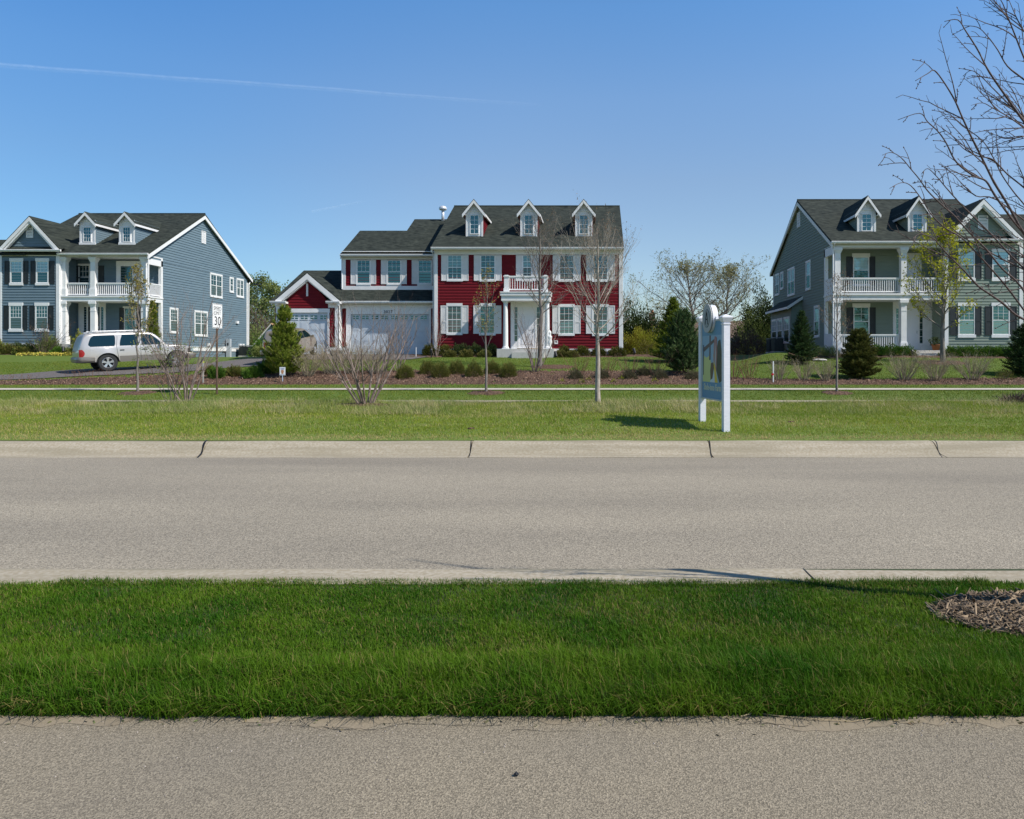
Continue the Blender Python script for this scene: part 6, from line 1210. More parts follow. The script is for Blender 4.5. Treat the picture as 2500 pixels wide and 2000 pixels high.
def make_car(spec, paint, label, name, rim_m, trim_m, loc, rotz, pitch):
    """body lofted across stations x (0 rear, L front); half-width hw(x, z)"""
    S = spec; L_ = S['L']; T = thing(name, loc, label, 'car'); T.rotation_euler = (0, -pitch, rotz)
    def top(x): return bez(S['top'], x)
    def bot(x):
        z = S['sill']
        if x < S['wr'] - .7: z = bez([(0, S['rb']), (S['wr'] - .7, S['rb'] - .04)], x)
        if x > S['wf'] + .55: z = S['rb'] + .0
        for wx in (S['wr'], S['wf']):
            a = S['arch']
            if abs(x - wx) < a: z = max(z, S['wz'] + math.sqrt(a * a - (x - wx) ** 2))
        return z
    def hw(x, z):
        w0 = bez(S['plan'], x); b = S['belt']
        if z < b: return w0 * (1 - .035 * ((z - .75) / .5) ** 2) + S.get('flare', 0) * (math.exp(-((x - S['wr']) / .5) ** 2 * 3) + math.exp(-((x - S['wf']) / .5) ** 2 * 3)) * max(0, 1 - abs(z - .75) / .4)
        t = (z - b) / (S['H'] - b); return w0 * (.97 - S['tumble'] * t)
    xs = set(np.linspace(0, L_, 90).tolist())
    for wx in (S['wr'], S['wf']):
        for k in range(-16, 17): xs.add(wx + S['arch'] * math.sin(k / 16 * math.pi / 2) * .9999)
    xs = sorted(x for x in xs if 0 <= x <= L_); N = 16
    body = MB(); rings = []
    for x in xs:
        zb, zt = bot(x), top(x); r = min(.14, (zt - zb) * .3); ring_ = []
        endr = 1.0
        for e_, d_, c_ in ((x, S['er'], S.get('cr', .28)), (L_ - x, S['ef'], .28)):
            if e_ < d_: endr = min(endr, 1 - c_ * (1 - e_ / d_) ** 2)
        for j in range(N): z = zb + (zt - r - zb) * j / (N - 1); ring_.append((x, hw(x, z) * endr, z))
        w_ = hw(x, zt - r) * endr
        for j in range(1, 6): a = j / 5 * math.pi / 2; ring_.append((x, w_ - r + r * math.cos(a) * 1.0 if j < 6 else 0, zt - r + r * math.sin(a)))
        for j in range(1, 5): ring_.append((x, (w_ - r) * (1 - j / 4), zt + .035 * math.sin(j / 4 * math.pi / 2)))
        rings.append(ring_)
    K = len(rings[0]); vs = []; fs = []
    for sg in (1, -1):
        o = len(vs); vs += [(x, sg * y, z) for rr in rings for x, y, z in rr]
        for i in range(len(rings) - 1):
            for j in range(K - 1): fs.append((o + i * K + j, o + i * K + j + 1, o + (i + 1) * K + j + 1, o + (i + 1) * K + j))
    n = len(vs) // 2
    for base in (0, (len(rings) - 1) * K):
        fs += [(base + j, base + j + 1, n + base + j + 1, n + base + j) for j in range(K - 1)]
    body.add(vs, fs)
    def loc_build(mb, nm, m, par, smooth=False):
        me = bpy.data.meshes.new(nm); me.from_pydata(mb.v, [], mb.f); me.materials.append(m)
        if smooth:
            bm = bmesh.new(); bm.from_mesh(me); bmesh.ops.remove_doubles(bm, verts=bm.verts, dist=.0005); bmesh.ops.recalc_face_normals(bm, faces=bm.faces)
            for f in bm.faces: f.smooth = True
            for e in bm.edges:
                if len(e.link_faces) == 2 and e.calc_face_angle(0) > R(38): e.smooth = False
            bm.to_mesh(me); bm.free()
        o = bpy.data.objects.new(nm, me); C.objects.link(o); o.parent = par; return o
    bo = loc_build(body, 'body', paint, T, True)
    q = MB(); q.box(.12, L_ - .15, -S['plan'][1][1] * .86, S['plan'][1][1] * .86, S['sill'] - .04, S['wz'] + S['arch'] + .05); loc_build(q, 'chassis', M_BLACK, T)
    def patch(poly, nm, m, par, off=.008, both=True, nx=14, nz=6):
        """poly = (x_left(t), x_right(t)) over z0..z1 via 4+ corner outline interpolation"""
        q = MB()
        for sg in ((1, -1) if both else (-1,)):
            (z0, xl0, xr0), (z1, xl1, xr1) = poly[0], poly[-1]; g_ = []
            for j in range(nz + 1):
                z = z0 + (z1 - z0) * j / nz; xl = bez([(p[0], p[1]) for p in poly], z); xr_ = bez([(p[0], p[2]) for p in poly], z)
                g_.append([(x, sg * (hw(x, z) + off), z) for x in [xl + (xr_ - xl) * i / nx for i in range(nx + 1)]])
            q.add([p for row in g_ for p in row], [(j * (nx + 1) + i, j * (nx + 1) + i + 1, (j + 1) * (nx + 1) + i + 1, (j + 1) * (nx + 1) + i) for j in range(nz) for i in range(nx)])
        return loc_build(q, nm, m, par, True)
    for nm, p in S['side_glass']: patch(p, nm, G_CAR, T, .012)
    for p in S.get('cladding', []): patch(p, 'lower_cladding', trim_m, T, .006, nx=30)
    for p in S.get('seams', []): patch(p, 'door_seam', M_BLACK, T, .009, nx=1, nz=10)
    for x, z, w_ in S.get('handles', []):
        q = MB()
        for sg in (1, -1): y = hw(x, z); q.box(x - w_, x + w_, sg * (y + .0) - .02, sg * y + .02, z - .022, z + .022)
        loc_build(q, 'door_handle', S.get('hm', M_BLACK), T)
    # rear screen, tail lamps, bumpers, headlights
    (xa, za), (xb, zb_) = S['rear_glass']; q = MB(); w1, w2 = hw(.3, za) * .86, hw(.3, zb_) * .84
    q.add([(xa, -w1, za), (xa, w1, za), (xb, w2, zb_), (xb, -w2, zb_)], [(0, 1, 2, 3)]); loc_build(q, 'rear_window', G_CAR, T)
    (xa, za), (xb, zb_) = S['windscreen']; q = MB(); w1, w2 = hw(xa, za) * .93, hw(xb, zb_) * .9
    q.add([(xa, -w1, za), (xa, w1, za), (xb, w2, zb_), (xb, -w2, zb_)], [(0, 1, 2, 3)]); loc_build(q, 'windscreen', G_CAR, T)
    red_l = bpy.data.materials.get('tail_lamp_red') or mat('tail_lamp_red', (.35, .006, .01), .15, coat=.5)
    for sg in (1, -1):
        x0, x1, z0, z1 = S['tail']; q = MB(); pr = []
        for j in range(7):
            z = z0 + (z1 - z0) * j / 6; e = x0 + (x1 - x0) * math.sin(math.pi * (.18 + .62 * (1 - j / 6))) ; xx_ = [x0 - .01 + (e - x0 + .01) * i / 4 for i in range(5)]
            pr.append([(x, sg * (hw(max(x, .05), z) * (1 - S.get('cr', .28) * (1 - min(1, max(0, x) / S['er'])) ** 2) + .014), z) for x in xx_] + [(x0 - .01 , sg * (hw(.05, z) * (1 - S.get('cr', .28)) - .12), z)])
        k = 6; q.add([p for r_ in pr for p in r_], [(j * k + i, j * k + i + 1, (j + 1) * k + i + 1, (j + 1) * k + i) for j in range(6) for i in range(4)] + [(j * k, j * k + 5, (j + 1) * k + 5, (j + 1) * k) for j in range(6)]); loc_build(q, 'tail_lamp', red_l, T)
    for (x0, x1, z0, z1, wf_) in S['bumpers']:
        q = MB(); w_ = S['plan'][1][1] * wf_; n_ = 14; prof = [(z0, -.02), (z0 + (z1 - z0) * .25, .035), (z0 + (z1 - z0) * .8, .04), (z1, 0)]
        path = []; out = -1 if x0 < 1 else 1; xe = x0 if out < 0 else x1; xi = x1 if out < 0 else x0
        path = [(xi, -w_), (xe - out * .14, -w_), (xe - out * .04, -w_ + .08), (xe, -w_ + .26), (xe, w_ - .26), (xe - out * .04, w_ - .08), (xe - out * .14, w_), (xi, w_)]
        vs = []
        for i, (x, y) in enumerate(path):
            nx_, ny_ = ((0, math.copysign(1, y)) if i in (0, 1, 6, 7) else (out, 0) if i in (3, 4) else (out * .7, math.copysign(.7, y)))
            vs += [(x + nx_ * o_, y + ny_ * o_, z) for z, o_ in prof]
        q.add(vs, [(i * 4 + j, i * 4 + j + 1, (i + 1) * 4 + j + 1, (i + 1) * 4 + j) for i in range(7) for j in range(3)] + [tuple(i * 4 + 3 for i in range(8))]); loc_build(q, 'bumper', trim_m, T, True)
    for wx in (S['wr'], S['wf']):
        for sg in (1, -1):
            r = S['tyre']; yo = S['plan'][1][1] * 1.0 - .02; yi = yo - .24; q = MB(); cy = S['wz'] - S.get('sag', .0); cy = r
            prof = [(yi, r * .62), (yi, r * .93), (yi + .03, r), (yo - .035, r), (yo - .004, r * .93), (yo, r * .80), (yo - .015, r * .63), (yo - .05, r * .62)]
            n_ = 32; vs = [(wx + rr * math.cos(2 * math.pi * k / n_), sg * y, cy + rr * math.sin(2 * math.pi * k / n_)) for y, rr in prof for k in range(n_)]
            q.add(vs, [(j * n_ + k, j * n_ + (k + 1) % n_, (j + 1) * n_ + (k + 1) % n_, (j + 1) * n_ + k) for j in range(len(prof) - 1) for k in range(n_)]); w_ = loc_build(q, 'wheel', M_TYRE, T, True)
            rm = MB(); rw = r * .63; ring2 = [(yo - .02, rw), (yo - .01, rw * .94), (yo - .03, rw * .88), (yo - .12, rw * .85)]
            vs = [(wx + rr * math.cos(2 * math.pi * k / n_), sg * y, cy + rr * math.sin(2 * math.pi * k / n_)) for y, rr in ring2 for k in range(n_)]
            rm.add(vs, [(j * n_ + k, j * n_ + (k + 1) % n_, (j + 1) * n_ + (k + 1) % n_, (j + 1) * n_ + k) for j in range(3) for k in range(n_)])
            ns = S['spokes']
            for k in range(ns):
                for off_ in ((-.10, .10) if S['split'] else (0,)):
                    a = 2 * math.pi * k / ns + .3; wdt = .028 if S['split'] else .05
                    ca, sa = math.cos(a + off_ * .5), math.sin(a + off_ * .5); cb_, sb_ = math.cos(a + off_ * 1.5), math.sin(a + off_ * 1.5); pts = []
                    for (rr, c_, s_2, wd_, y_) in ((.05, ca, sa, wdt, yo - .025), (rw * .92, cb_, sb_, wdt * .9, yo - .015)):
                        for w2 in (-1, 1):
                            for dy in (0, -.04): pts.append((wx + rr * c_ - s_2 * wd_ * w2, sg * (y_ + dy), cy + rr * s_2 + c_ * wd_ * w2))
                    rm.add(pts, [(0, 2, 6, 4), (1, 3, 7, 5), (0, 1, 5, 4), (2, 3, 7, 6)])
            rm.add([(wx + .075 * math.cos(2 * math.pi * k / 16), sg * (yo - .012), cy + .075 * math.sin(2 * math.pi * k / 16)) for k in range(16)], [tuple(range(16))])
            loc_build(rm, 'rim', rim_m, w_)
            hb = MB(); hb.add([(wx + rw * .86 * math.cos(2 * math.pi * k / 24), sg * (yo - .11), cy + rw * .86 * math.sin(2 * math.pi * k / 24)) for k in range(24)], [tuple(range(24))]); loc_build(hb, 'brake_disc', M_BLACK, w_)
    if 'rack' in S:
        z, x0, x1 = S['rack']; q = MB()
        for sg in (1, -1):
            y = sg * (hw(2.5, z - .05) - .14); q.tube([(x0, y, z - .06), (x0 + .1, y, z + .03), (x1 - .1, y, z + .03), (x1, y, z - .06)], .02, 8)
            for x in (x0 + .05, (x0 + x1) / 2, x1 - .05): q.box(x - .07, x + .07, y - .03, y + .03, z - .08, z + .02)
        for x in (x0 + .35, x1 - .5): q.box(x - .03, x + .03, -.6, .6, z + .015, z + .05)
        loc_build(q, 'roof_rack', M_RACK, T)
    for sg in (1, -1):
        x, z = S['mirror']; q = MB(); y = hw(x, z) + .02; pr = [(x - .05, .0, -.07), (x + .07, .03, -.06), (x + .07, .03, .06), (x - .05, 0, .08)]
        q.box8([(x - .04, sg * y, z - .05), (x + .08, sg * y, z - .04), (x + .06, sg * (y + .2), z - .07), (x - .04, sg * (y + .2), z - .07), (x - .04, sg * y, z + .05), (x + .08, sg * y, z + .04), (x + .05, sg * (y + .2), z + .09), (x - .04, sg * (y + .2), z + .09)]); loc_build(q, 'mirror', paint, T)
    for sg in (1, -1):
        q = MB(); x = L_ - .06; w_ = hw(L_ - .2, .8) * .8; q.box(x - .1, x + .03, sg * w_ - .14, sg * w_ + .14, .78, .95); loc_build(q, 'headlight', G_PALE, T)
    return T
M_TYRE = mat('tyre_rubber', (.02, .021, .021), .8); M_RIM = mat('alloy_rim', (.62, .62, .63), .25, metal=.8); M_RACK = mat('roof_rack_grey', (.35, .36, .38), .4, metal=.5)
P_SILVER = mat('silver_car_paint', (.50, .465, .425), .3, metal=.4, coat=.7); P_TRIM = mat('pewter_cladding', (.20, .18, .155), .4, metal=.3, coat=.3)
P_TAN = mat('beige_car_paint', (.33, .27, .20), .35, metal=.4, coat=.8)
suv = dict(L=4.9, H=1.84, sill=.47, rb=.52, wr=1.12, wf=4.06, wz=.39, arch=.48, tyre=.40, belt=1.14, tumble=.15, er=.22, cr=.12, ef=.5, flare=.05,
    top=[(0, 1.04), (.03, 1.14), (.08, 1.32), (.24, 1.70), (.34, 1.78), (.7, 1.83), (1.8, 1.84), (2.8, 1.825), (3.08, 1.76), (3.38, 1.50), (3.62, 1.22), (3.75, 1.16), (4.3, 1.12), (4.7, 1.04), (4.9, .9)],
    plan=[(0, .86), (.5, .91), (2.5, .92), (4.0, .90), (4.9, .80)],
    side_glass=[('quarter_window', [(1.19, .46, 1.42), (1.26, .38, 1.45), (1.45, .43, 1.47), (1.64, .52, 1.48), (1.70, .62, 1.44)]), ('rear_door_window', [(1.19, 1.64, 2.43), (1.45, 1.68, 2.44), (1.71, 1.76, 2.43)]), ('front_door_window', [(1.19, 2.55, 3.44), (1.42, 2.56, 3.28), (1.71, 2.57, 3.02)])],
    cladding=[[(.42, 1.62, 3.55), (.70, 1.60, 3.56)]], seams=[[(.45, 1.56, 1.572), (1.15, 1.50, 1.512), (1.66, 1.56, 1.572)], [(.45, 2.49, 2.502), (1.66, 2.49, 2.502)], [(.45, 3.5, 3.512), (1.16, 3.5, 3.512)]],
    handles=[(1.72, .98, .09), (2.66, .98, .09)], rear_glass=((.045, 1.18), (.25, 1.70)), windscreen=((3.585, 1.26), (3.05, 1.72)), tail=(.02, .22, .72, 1.06),
    bumpers=[(-.06, .60, .46, .72, 1.0), (4.55, 4.98, .42, .72, .96)], spokes=5, split=True, rack=(1.88, .5, 2.8), mirror=(3.35, 1.2))
xr_, dr_ = PX(264.5, 35.0), 35.0; th = R(44.5)
ax = Vector((math.cos(th), math.sin(th), 0)); side = Vector((math.sin(th), -math.cos(th), 0))
zr_ = h1(xr_, dr_) + .03; pf = Vector((xr_, dr_, 0)) + ax * 2.94; zf_ = h1(pf.x, pf.y) + .035; pitch = math.atan2(zf_ - zr_, 2.94)
org = Vector((xr_, dr_, zr_)) - ax * 1.12 * math.cos(pitch) - side * .80 - Vector((0, 0, math.sin(pitch) * 1.12))
make_car(suv, P_SILVER, 'silver estate car with roof rack parked on the sloping driveway', 'parked_car', M_RIM, P_TRIM, org, th, pitch)
ret = dict(L=4.29, H=1.60, sill=.30, rb=.34, wr=.95, wf=3.55, wz=.31, arch=.36, tyre=.315, belt=1.08, tumble=.24, er=.5, ef=.9, flare=.09,
    top=[(0, .85), (.05, 1.0), (.2, 1.36), (.4, 1.53), (.8, 1.595), (1.8, 1.60), (2.3, 1.56), (2.75, 1.36), (3.05, 1.12), (3.3, 1.06), (3.9, .98), (4.2, .82), (4.29, .6)],
    plan=[(0, .78), (.6, .85), (2.5, .85), (3.4, .84), (4.29, .5)],
    side_glass=[('quarter_window', [(1.1, .36, 1.0), (1.3, .4, 1.0), (1.46, .5, .98)]), ('rear_door_window', [(1.1, 1.08, 1.78), (1.47, 1.1, 1.78)]), ('front_door_window', [(1.1, 1.86, 2.85), (1.3, 1.87, 2.62), (1.46, 1.88, 2.35)])],
    seams=[[(.36, 1.82, 1.83), (1.46, 1.82, 1.83)], [(.36, 2.9, 2.91), (1.1, 2.9, 2.91)]], handles=[(1.25, .95, .07), (2.1, .95, .07)], hm=P_TAN, rear_glass=((.085, 1.1), (.28, 1.44)), windscreen=((2.98, 1.14), (2.42, 1.52)),
    tail=(.02, .16, .66, .98), bumpers=[(-.05, .45, .34, .56, .98), (3.95, 4.33, .34, .54, .7)], spokes=7, split=False, mirror=(2.72, 1.1))
th = R(93); fx2, fd2 = PX(771, 41.3), 41.3; ax = Vector((math.cos(th), math.sin(th), 0)); side = Vector((math.sin(th), -math.cos(th), 0))
zz1 = h1(fx2, fd2) + .035; rr_ = Vector((fx2, fd2, 0)) - ax * 2.6; zz0 = h1(rr_.x, rr_.y) + .035; pitch = math.atan2(zz1 - zz0, 2.6)
org = Vector((fx2, fd2, zz1)) - ax * 3.55 * math.cos(pitch) - side * .84 - Vector((0, 0, math.sin(pitch) * 3.55))
make_car(ret, P_TAN, 'tan retro hatchback parked before the single garage, behind the small pine', 'parked_car', M_RIM, P_TAN, org, th, pitch)

# ================================================================ signs and small things
M_SIGNW = mat('sign_white_sheeting', (.85, .85, .83), .5); M_SIGNK = mat('sign_black', (.015, .013, .012), .6)
M_RUST = mat('brown_steel_post', (.11, .065, .035), .75, (.07, .045, .03), 10, (1, 1, .4))
d = 27.5; b = at(531, d); T = thing('speed_limit_sign', b, 'speed limit 30 sign on a brown steel post', 'road sign')
zt_ = PZ(742, d); zb_ = PZ(802, d); hh = zt_ - zb_; ww = hh * .82; cs = 23.5 / 1800 * d / ww
# plate turned toward traffic coming from the right; solve for the yaw that gives its seen width
best = R(91)
uv = Vector((math.cos(best), math.sin(best), 0)); nv = Vector((math.sin(best), -math.cos(best), 0))
def FS(u, z, n): return (b[0] + uv.x * u + nv.x * n, b[1] + uv.y * u + nv.y * n, z)
def rrect(F, w_, h_, r, z0, n0, n1, mb, uc=0):
    poly = []
    for cx_, cz_, a0 in ((w_ / 2 - r, h_ - r, 0), (-w_ / 2 + r, h_ - r, 90), (-w_ / 2 + r, r, 180), (w_ / 2 - r, r, 270)):
        for k in range(5): a = R(a0 + k * 22.5); poly.append((uc + cx_ + r * math.cos(a), z0 + cz_ + r * math.sin(a)))
    mb.prism(F, poly, n0, n1); return poly
s = MB(); s.fbox(FS, -.035, .035, b[2] - .2, zt_ + .02, -.045, -.01); s.fbox(FS, -.055, -.035, b[2] - .2, zt_ - .01, -.02, -.01); s.fbox(FS, .035, .055, b[2] - .2, zt_ - .01, -.02, -.01); s.build('post', M_RUST, T)
s = MB(); rrect(FS, ww, hh, .04, zb_, -.008, -.002, s); pl = s.build('sign_plate', M_SIGNW, T)
s = MB(); rrect(FS, ww - .03, hh - .03, .035, zb_ + .015, -.002, .0005, s); rrect(FS, ww - .055, hh - .055, .03, zb_ + .0275, .0005, .001, s); s2 = MB(); s2.v = s.v[:40]; s2.f = s.f[:22]; s2.build('border', M_SIGNK, pl)
s = MB(); rrect(FS, ww - .06, hh - .06, .03, zb_ + .03, -.002, .0015, s); s.build('panel_face', M_SIGNW, pl)
s = MB()
text_on(s, FS, 'SPEED', .185 * hh / .9 * 1.05, 0, zb_ + hh * .735, .003, bold=.0, spacing=1.05, depth=.001, sx=1.05); text_on(s, FS, 'LIMIT', .185 * hh / .9 * 1.05, 0, zb_ + hh * .545, .003, bold=.0, spacing=1.05, depth=.001, sx=1.05)
text_on(s, FS, '30', .44 * hh / .9 * 1.05, 0, zb_ + hh * .13, .003, bold=.002, depth=.001, sx=1.1); s.build('lettering', M_SIGNK, pl)
s = MB(); s.fbox(FS, -.02, .05, zt_, zt_ + .03, -.03, 0); s.build('bolt', M_METAL, pl)

# the billboard on two white posts
A = Vector((PX(1772, 14.55), 14.55, 0)); B = Vector((PX(1714.5, 15.95), 15.95, 0)); A.z = h1(A.x, A.y); B.z = h1(B.x, B.y)
M_POST = mat('white_painted_timber', (.78, .77, .79), .5, (.70, .70, .73), 2.5, (3, 3, 18)); M_SBLUE = mat('sign_panel_blue', (.13, .29, .42), .5); M_CRM = mat('sign_frame_cream', (.55, .54, .48), .5)
mid = (A + B) / 2; sg_ = thing('community_sign', (mid.x, mid.y, mid.z), 'tall painted signboard with blue panel and round medallion on two white posts', 'sign')
uA = (A - B).normalized(); uA.z = 0; uA.normalize(); nA = Vector((-uA.y, uA.x, 0));
if nA.x > 0: nA = -nA
LB = (A - B).length
def FB(u, z, n): return (B.x + uA.x * u + nA.x * n, B.y + uA.y * u + nA.y * n, z)
for P_, ub, ztop in ((A, LB, 2.545), (B, 0, 2.60)):
    s = MB(); s.fbox(FB, ub - .063, ub + .063, P_.z - .2, ztop - .15, -.063, .063)
    s.fbox(FB, ub - .076, ub + .076, ztop - .20, ztop - .18, -.076, .076)
    q = .076; r2 = .112; s.box8([FB(ub - q, ztop - .15, -q), FB(ub + q, ztop - .15, -q), FB(ub + q, ztop - .15, q), FB(ub - q, ztop - .15, q), FB(ub - r2, ztop - .07, -r2), FB(ub + r2, ztop - .07, -r2), FB(ub + r2, ztop - .07, r2), FB(ub - r2, ztop - .07, r2)])
    s.fbox(FB, ub - r2, ub + r2, ztop - .07, ztop - .05, -r2, r2)
    s.box8([FB(ub - r2, ztop - .05, -r2), FB(ub + r2, ztop - .05, -r2), FB(ub + r2, ztop - .05, r2), FB(ub - r2, ztop - .05, r2), FB(ub - .01, ztop, -.01), FB(ub + .01, ztop, -.01), FB(ub + .01, ztop, .01), FB(ub - .01, ztop, .01)])
    s.build('post', M_POST, sg_)
z0_, z1_ = .845, 2.435; u0_, u1_ = .063, LB - .063
s = MB(); s.fbox(FB, u0_, u1_, z0_, z1_, -.03, .03); pn = s.build('panel', M_SBLUE, sg_)
s = MB(); s.fbox(FB, u0_, u1_, z1_, z1_ + .035, -.045, .045); s.fbox(FB, u0_, u1_, z0_ - .03, z0_, -.045, .045); s.fbox(FB, u1_ - .035, u1_, z0_, z1_, .03, .045); s.fbox(FB, u0_, u0_ + .03, z0_, z1_, .03, .045); s.build('frame', M_CRM, pn)
ph = z1_ - z0_; pz = lambda t: z0_ + ph * t; pu = lambda t: u0_ + .04 + (u1_ - u0_ - .08) * t
def pic(nm, poly, col, lay, rough=.5): mbp = MB(); mbp.prism(FB, [(pu(a), pz(c)) for a, c in poly], .029, .031 + lay * .0008); return mbp.build(nm, mat('picture_' + nm, col, rough), pn)
pic('sky_blue_field', [(0, .21), (1, .21), (1, .82), (0, .82)], (.25, .40, .50), 1)
pic('pale_yellow_field', [(.02, .21), (.62, .21), (.5, .40), (.38, .56), (.22, .53), (.08, .56), (.03, .5)], (.60, .60, .22), 2)
pic('white_patch', [(.40, .21), (.66, .21), (.60, .42), (.52, .38)], (.62, .66, .68), 3)
pic('golden_stripe', [(.64, .21), (.78, .21), (.66, .42), (.56, .58), (.60, .38)], (.75, .52, .05), 4)
pic('dark_green_mass', [(.72, .36), (.86, .21), (.98, .24), (.98, .56), (.9, .76), (.80, .74), (.72, .6)], (.045, .06, .035), 5)
pic('brown_beam', [(.06, .60), (.6, .73), (.6, .77), (.06, .66)], (.11, .09, .08), 6)
pic('brown_upright', [(.36, .5), (.42, .5), (.44, .82), (.38, .82)], (.12, .10, .09), 7)
pic('dark_post_shape', [(.05, .3), (.08, .3), (.09, .7), (.05, .7)], (.05, .05, .07), 6)
pic('rose_figure', [(.58, .5), (.72, .36), (.76, .6), (.74, .79), (.64, .81), (.60, .70)], (.34, .17, .16), 8)
pic('brown_arch', [(.44, .24), (.52, .26), (.60, .40), (.56, .47), (.46, .46), (.42, .36)], (.13, .09, .05), 9)
pic('pale_highlight', [(.64, .46), (.70, .40), (.71, .60), (.66, .72)], (.45, .42, .38), 10)
s = MB()
def FT(u, z, n): return FB(u, z, n)
text_on(s, FT, 'Slade-inno Farm', .19, (u0_ + u1_) / 2, pz(.105), .031, depth=.003, bold=.003, sx=.84); s.build('lettering', mat('sign_gold_lettering', (.62, .60, .42), .5), pn)
mc = (LB * .45, 2.50); mz = .235; s = MB()
def disc(mb, cu, cz, r, n0, n1, k=36): mb.prism(FB, [(cu + r * math.cos(2 * math.pi * i / k), cz + r * 1.02 * math.sin(2 * math.pi * i / k)) for i in range(k)], n0, n1)
disc(s, mc[0], mc[1], .275, -.03, .09); s.fbox(FB, mc[0] - .3, mc[0] + .3, z1_ - .02, z1_ + .09, -.028, .028); md = s.build('medallion', M_POST, sg_)
s = MB(); disc(s, mc[0], mc[1], .29, .09, .12); s.build('medallion_face', mat('medallion_grey', (.42, .42, .40), .6), md)
s = MB(); disc(s, mc[0], mc[1], .185, .12, .124); disc(s, mc[0], mc[1], .294, .088, .102); s.build('medallion_ring', mat('medallion_dark', (.12, .15, .15), .6), md)
s = MB(); disc(s, mc[0], mc[1], .17, .124, .127); s.build('medallion_centre', mat('medallion_centre', (.30, .32, .31), .6), md)
s = MB()
for a in (-1, 1): s.prism(FB, [(mc[0] + a * .02, mc[1] + .15), (mc[0] + a * .10, mc[1] - .12), (mc[0] + a * .07, mc[1] - .13), (mc[0], mc[1] + .10)], .126, .130)
s.fbox(FB, mc[0] - .06, mc[0] + .06, mc[1] - .03, mc[1] - .005, .126, .129); s.build('medallion_emblem', M_DARK, md)

# little yard sign
d = 31.7; b = at(689, d); T = thing('yard_sign', b, 'small white yard sign with a brown picture by the pine', 'sign'); Fy = front(d); x0, x1 = PX(682.6, d), PX(696.6, d); za, zb = PZ(916.5, d), PZ(896.5, d)
s = MB(); s.box((x0 + x1) / 2 - .018, (x0 + x1) / 2 + .012, d + .004, d + .022, b[2] - .1, za + .06); s.build('stake', mat('pale_blue_stake', (.5, .6, .72), .5), T)
s = MB(); s.fbox(Fy, x0, x1, za, zb, -.004, 0); pl = s.build('board', M_SIGNW, T)
BLU = mat('print_blue', (.12, .13, .32), .6); s = MB()
for t0, t1, a, c in ((.86, .90, .1, .9), (.76, .82, .18, .82), (.70, .74, .2, .8), (.60, .63, .3, .7), (.06, .11, .1, .9)):
    k = a
    while k < c: w_ = .05 + .05 * ((k * 37) % 1); s.fbox(Fy, x0 + (x1 - x0) * k, x0 + (x1 - x0) * min(c, k + w_), za + (zb - za) * t0, za + (zb - za) * t1, .0, .002); k += w_ + .03
s.build('lettering', BLU, pl)
s = MB(); cx_, cz_ = (x0 + x1) / 2, za + (zb - za) * .40; w_ = (x1 - x0); s.prism(Fy, [(cx_ - .28 * w_, cz_ + .06), (cx_ - .2 * w_, cz_ - .02), (cx_ - .14 * w_, cz_ - .08), (cx_ + .14 * w_, cz_ - .08), (cx_ + .2 * w_, cz_ - .02), (cx_ + .28 * w_, cz_ + .05), (cx_ + .12 * w_, cz_ + .09), (cx_ - .12 * w_, cz_ + .09)], 0, .003); s.build('picture', mat('print_brown', (.50, .24, .12), .6), pl)

def stake(px, d, z1_, w_, label, m, tip=None, name='marker_stake', extra=None):
    b = at(px, d); T = thing(name, b, label, 'stake'); s = MB(); s.box(b[0] - w_ / 2, b[0] + w_ / 2, d - w_ / 3, d + w_ / 3, b[2] - .1, z1_); s.build('stake', m, T)
    if tip: s = MB(); s.box(b[0] - w_ / 2 - .004, b[0] + w_ / 2 + .004, d - w_ / 3 - .004, d + w_ / 3 + .004, z1_ - .09, z1_ + .004); s.build('painted_tip', tip, T)
    return T, b
stake(496, 31.6, PZ(881, 31.6), .05, 'pale stake with a yellow-green tip left of the speed limit sign', mat('weathered_stake', (.38, .36, .32), .8), mat('yellow_tip', (.55, .6, .08), .6))
stake(360, 38.3, PZ(888, 38.3), .03, 'short white marker stick behind the silver car', M_WHITE)
stake(1016, 41.0, PZ(848, 41.0), .04, 'thin white marker stick before the double garage', M_WHITE)
T, b = stake(1888, 31.9, PZ(882, 31.9), .045, 'white stake with a round red reflector before the grey house', M_WHITE)
s = MB(); s.box(b[0] - .09, b[0] - .05, 31.86, 31.9, b[2] - .1, PZ(910, 31.9)); s.build('short_post', M_RUST, T)
s = MB(); Fq = front(31.84); s.prism(Fq, [(b[0] - .045 + .05 * math.cos(k * .5236), PZ(914, 31.9) + .05 * math.sin(k * .5236)) for k in range(12)], 0, .02); s.build('reflector', mat('red_reflector', (.5, .01, .02), .3), T)
def spotlight(px, d, label, h=.3, name='garden_spotlight', yaw=.6):
    b = at(px, d); T = thing(name, b, label, 'garden light'); s = MB(); s.tube([(b[0], d, b[2] - .05), (b[0], d, b[2] + h)], .03, 8); s.build('stem', M_BLACK, T)
    s = MB(); s.tube([(b[0] + .06, d - .03, b[2] + h - .05), (b[0] - .05 * yaw, d + .08, b[2] + h + .22)], [.06, .085], 10); s.build('lamp_head', M_BLACK, T)
spotlight(153, 44.9, 'black garden spotlight by the blue house steps'); spotlight(1548, 42.3, 'black garden spotlight at the right corner of the red house', .2); spotlight(1356, 40.9, 'black garden spotlight right of the red house stoop', .12)
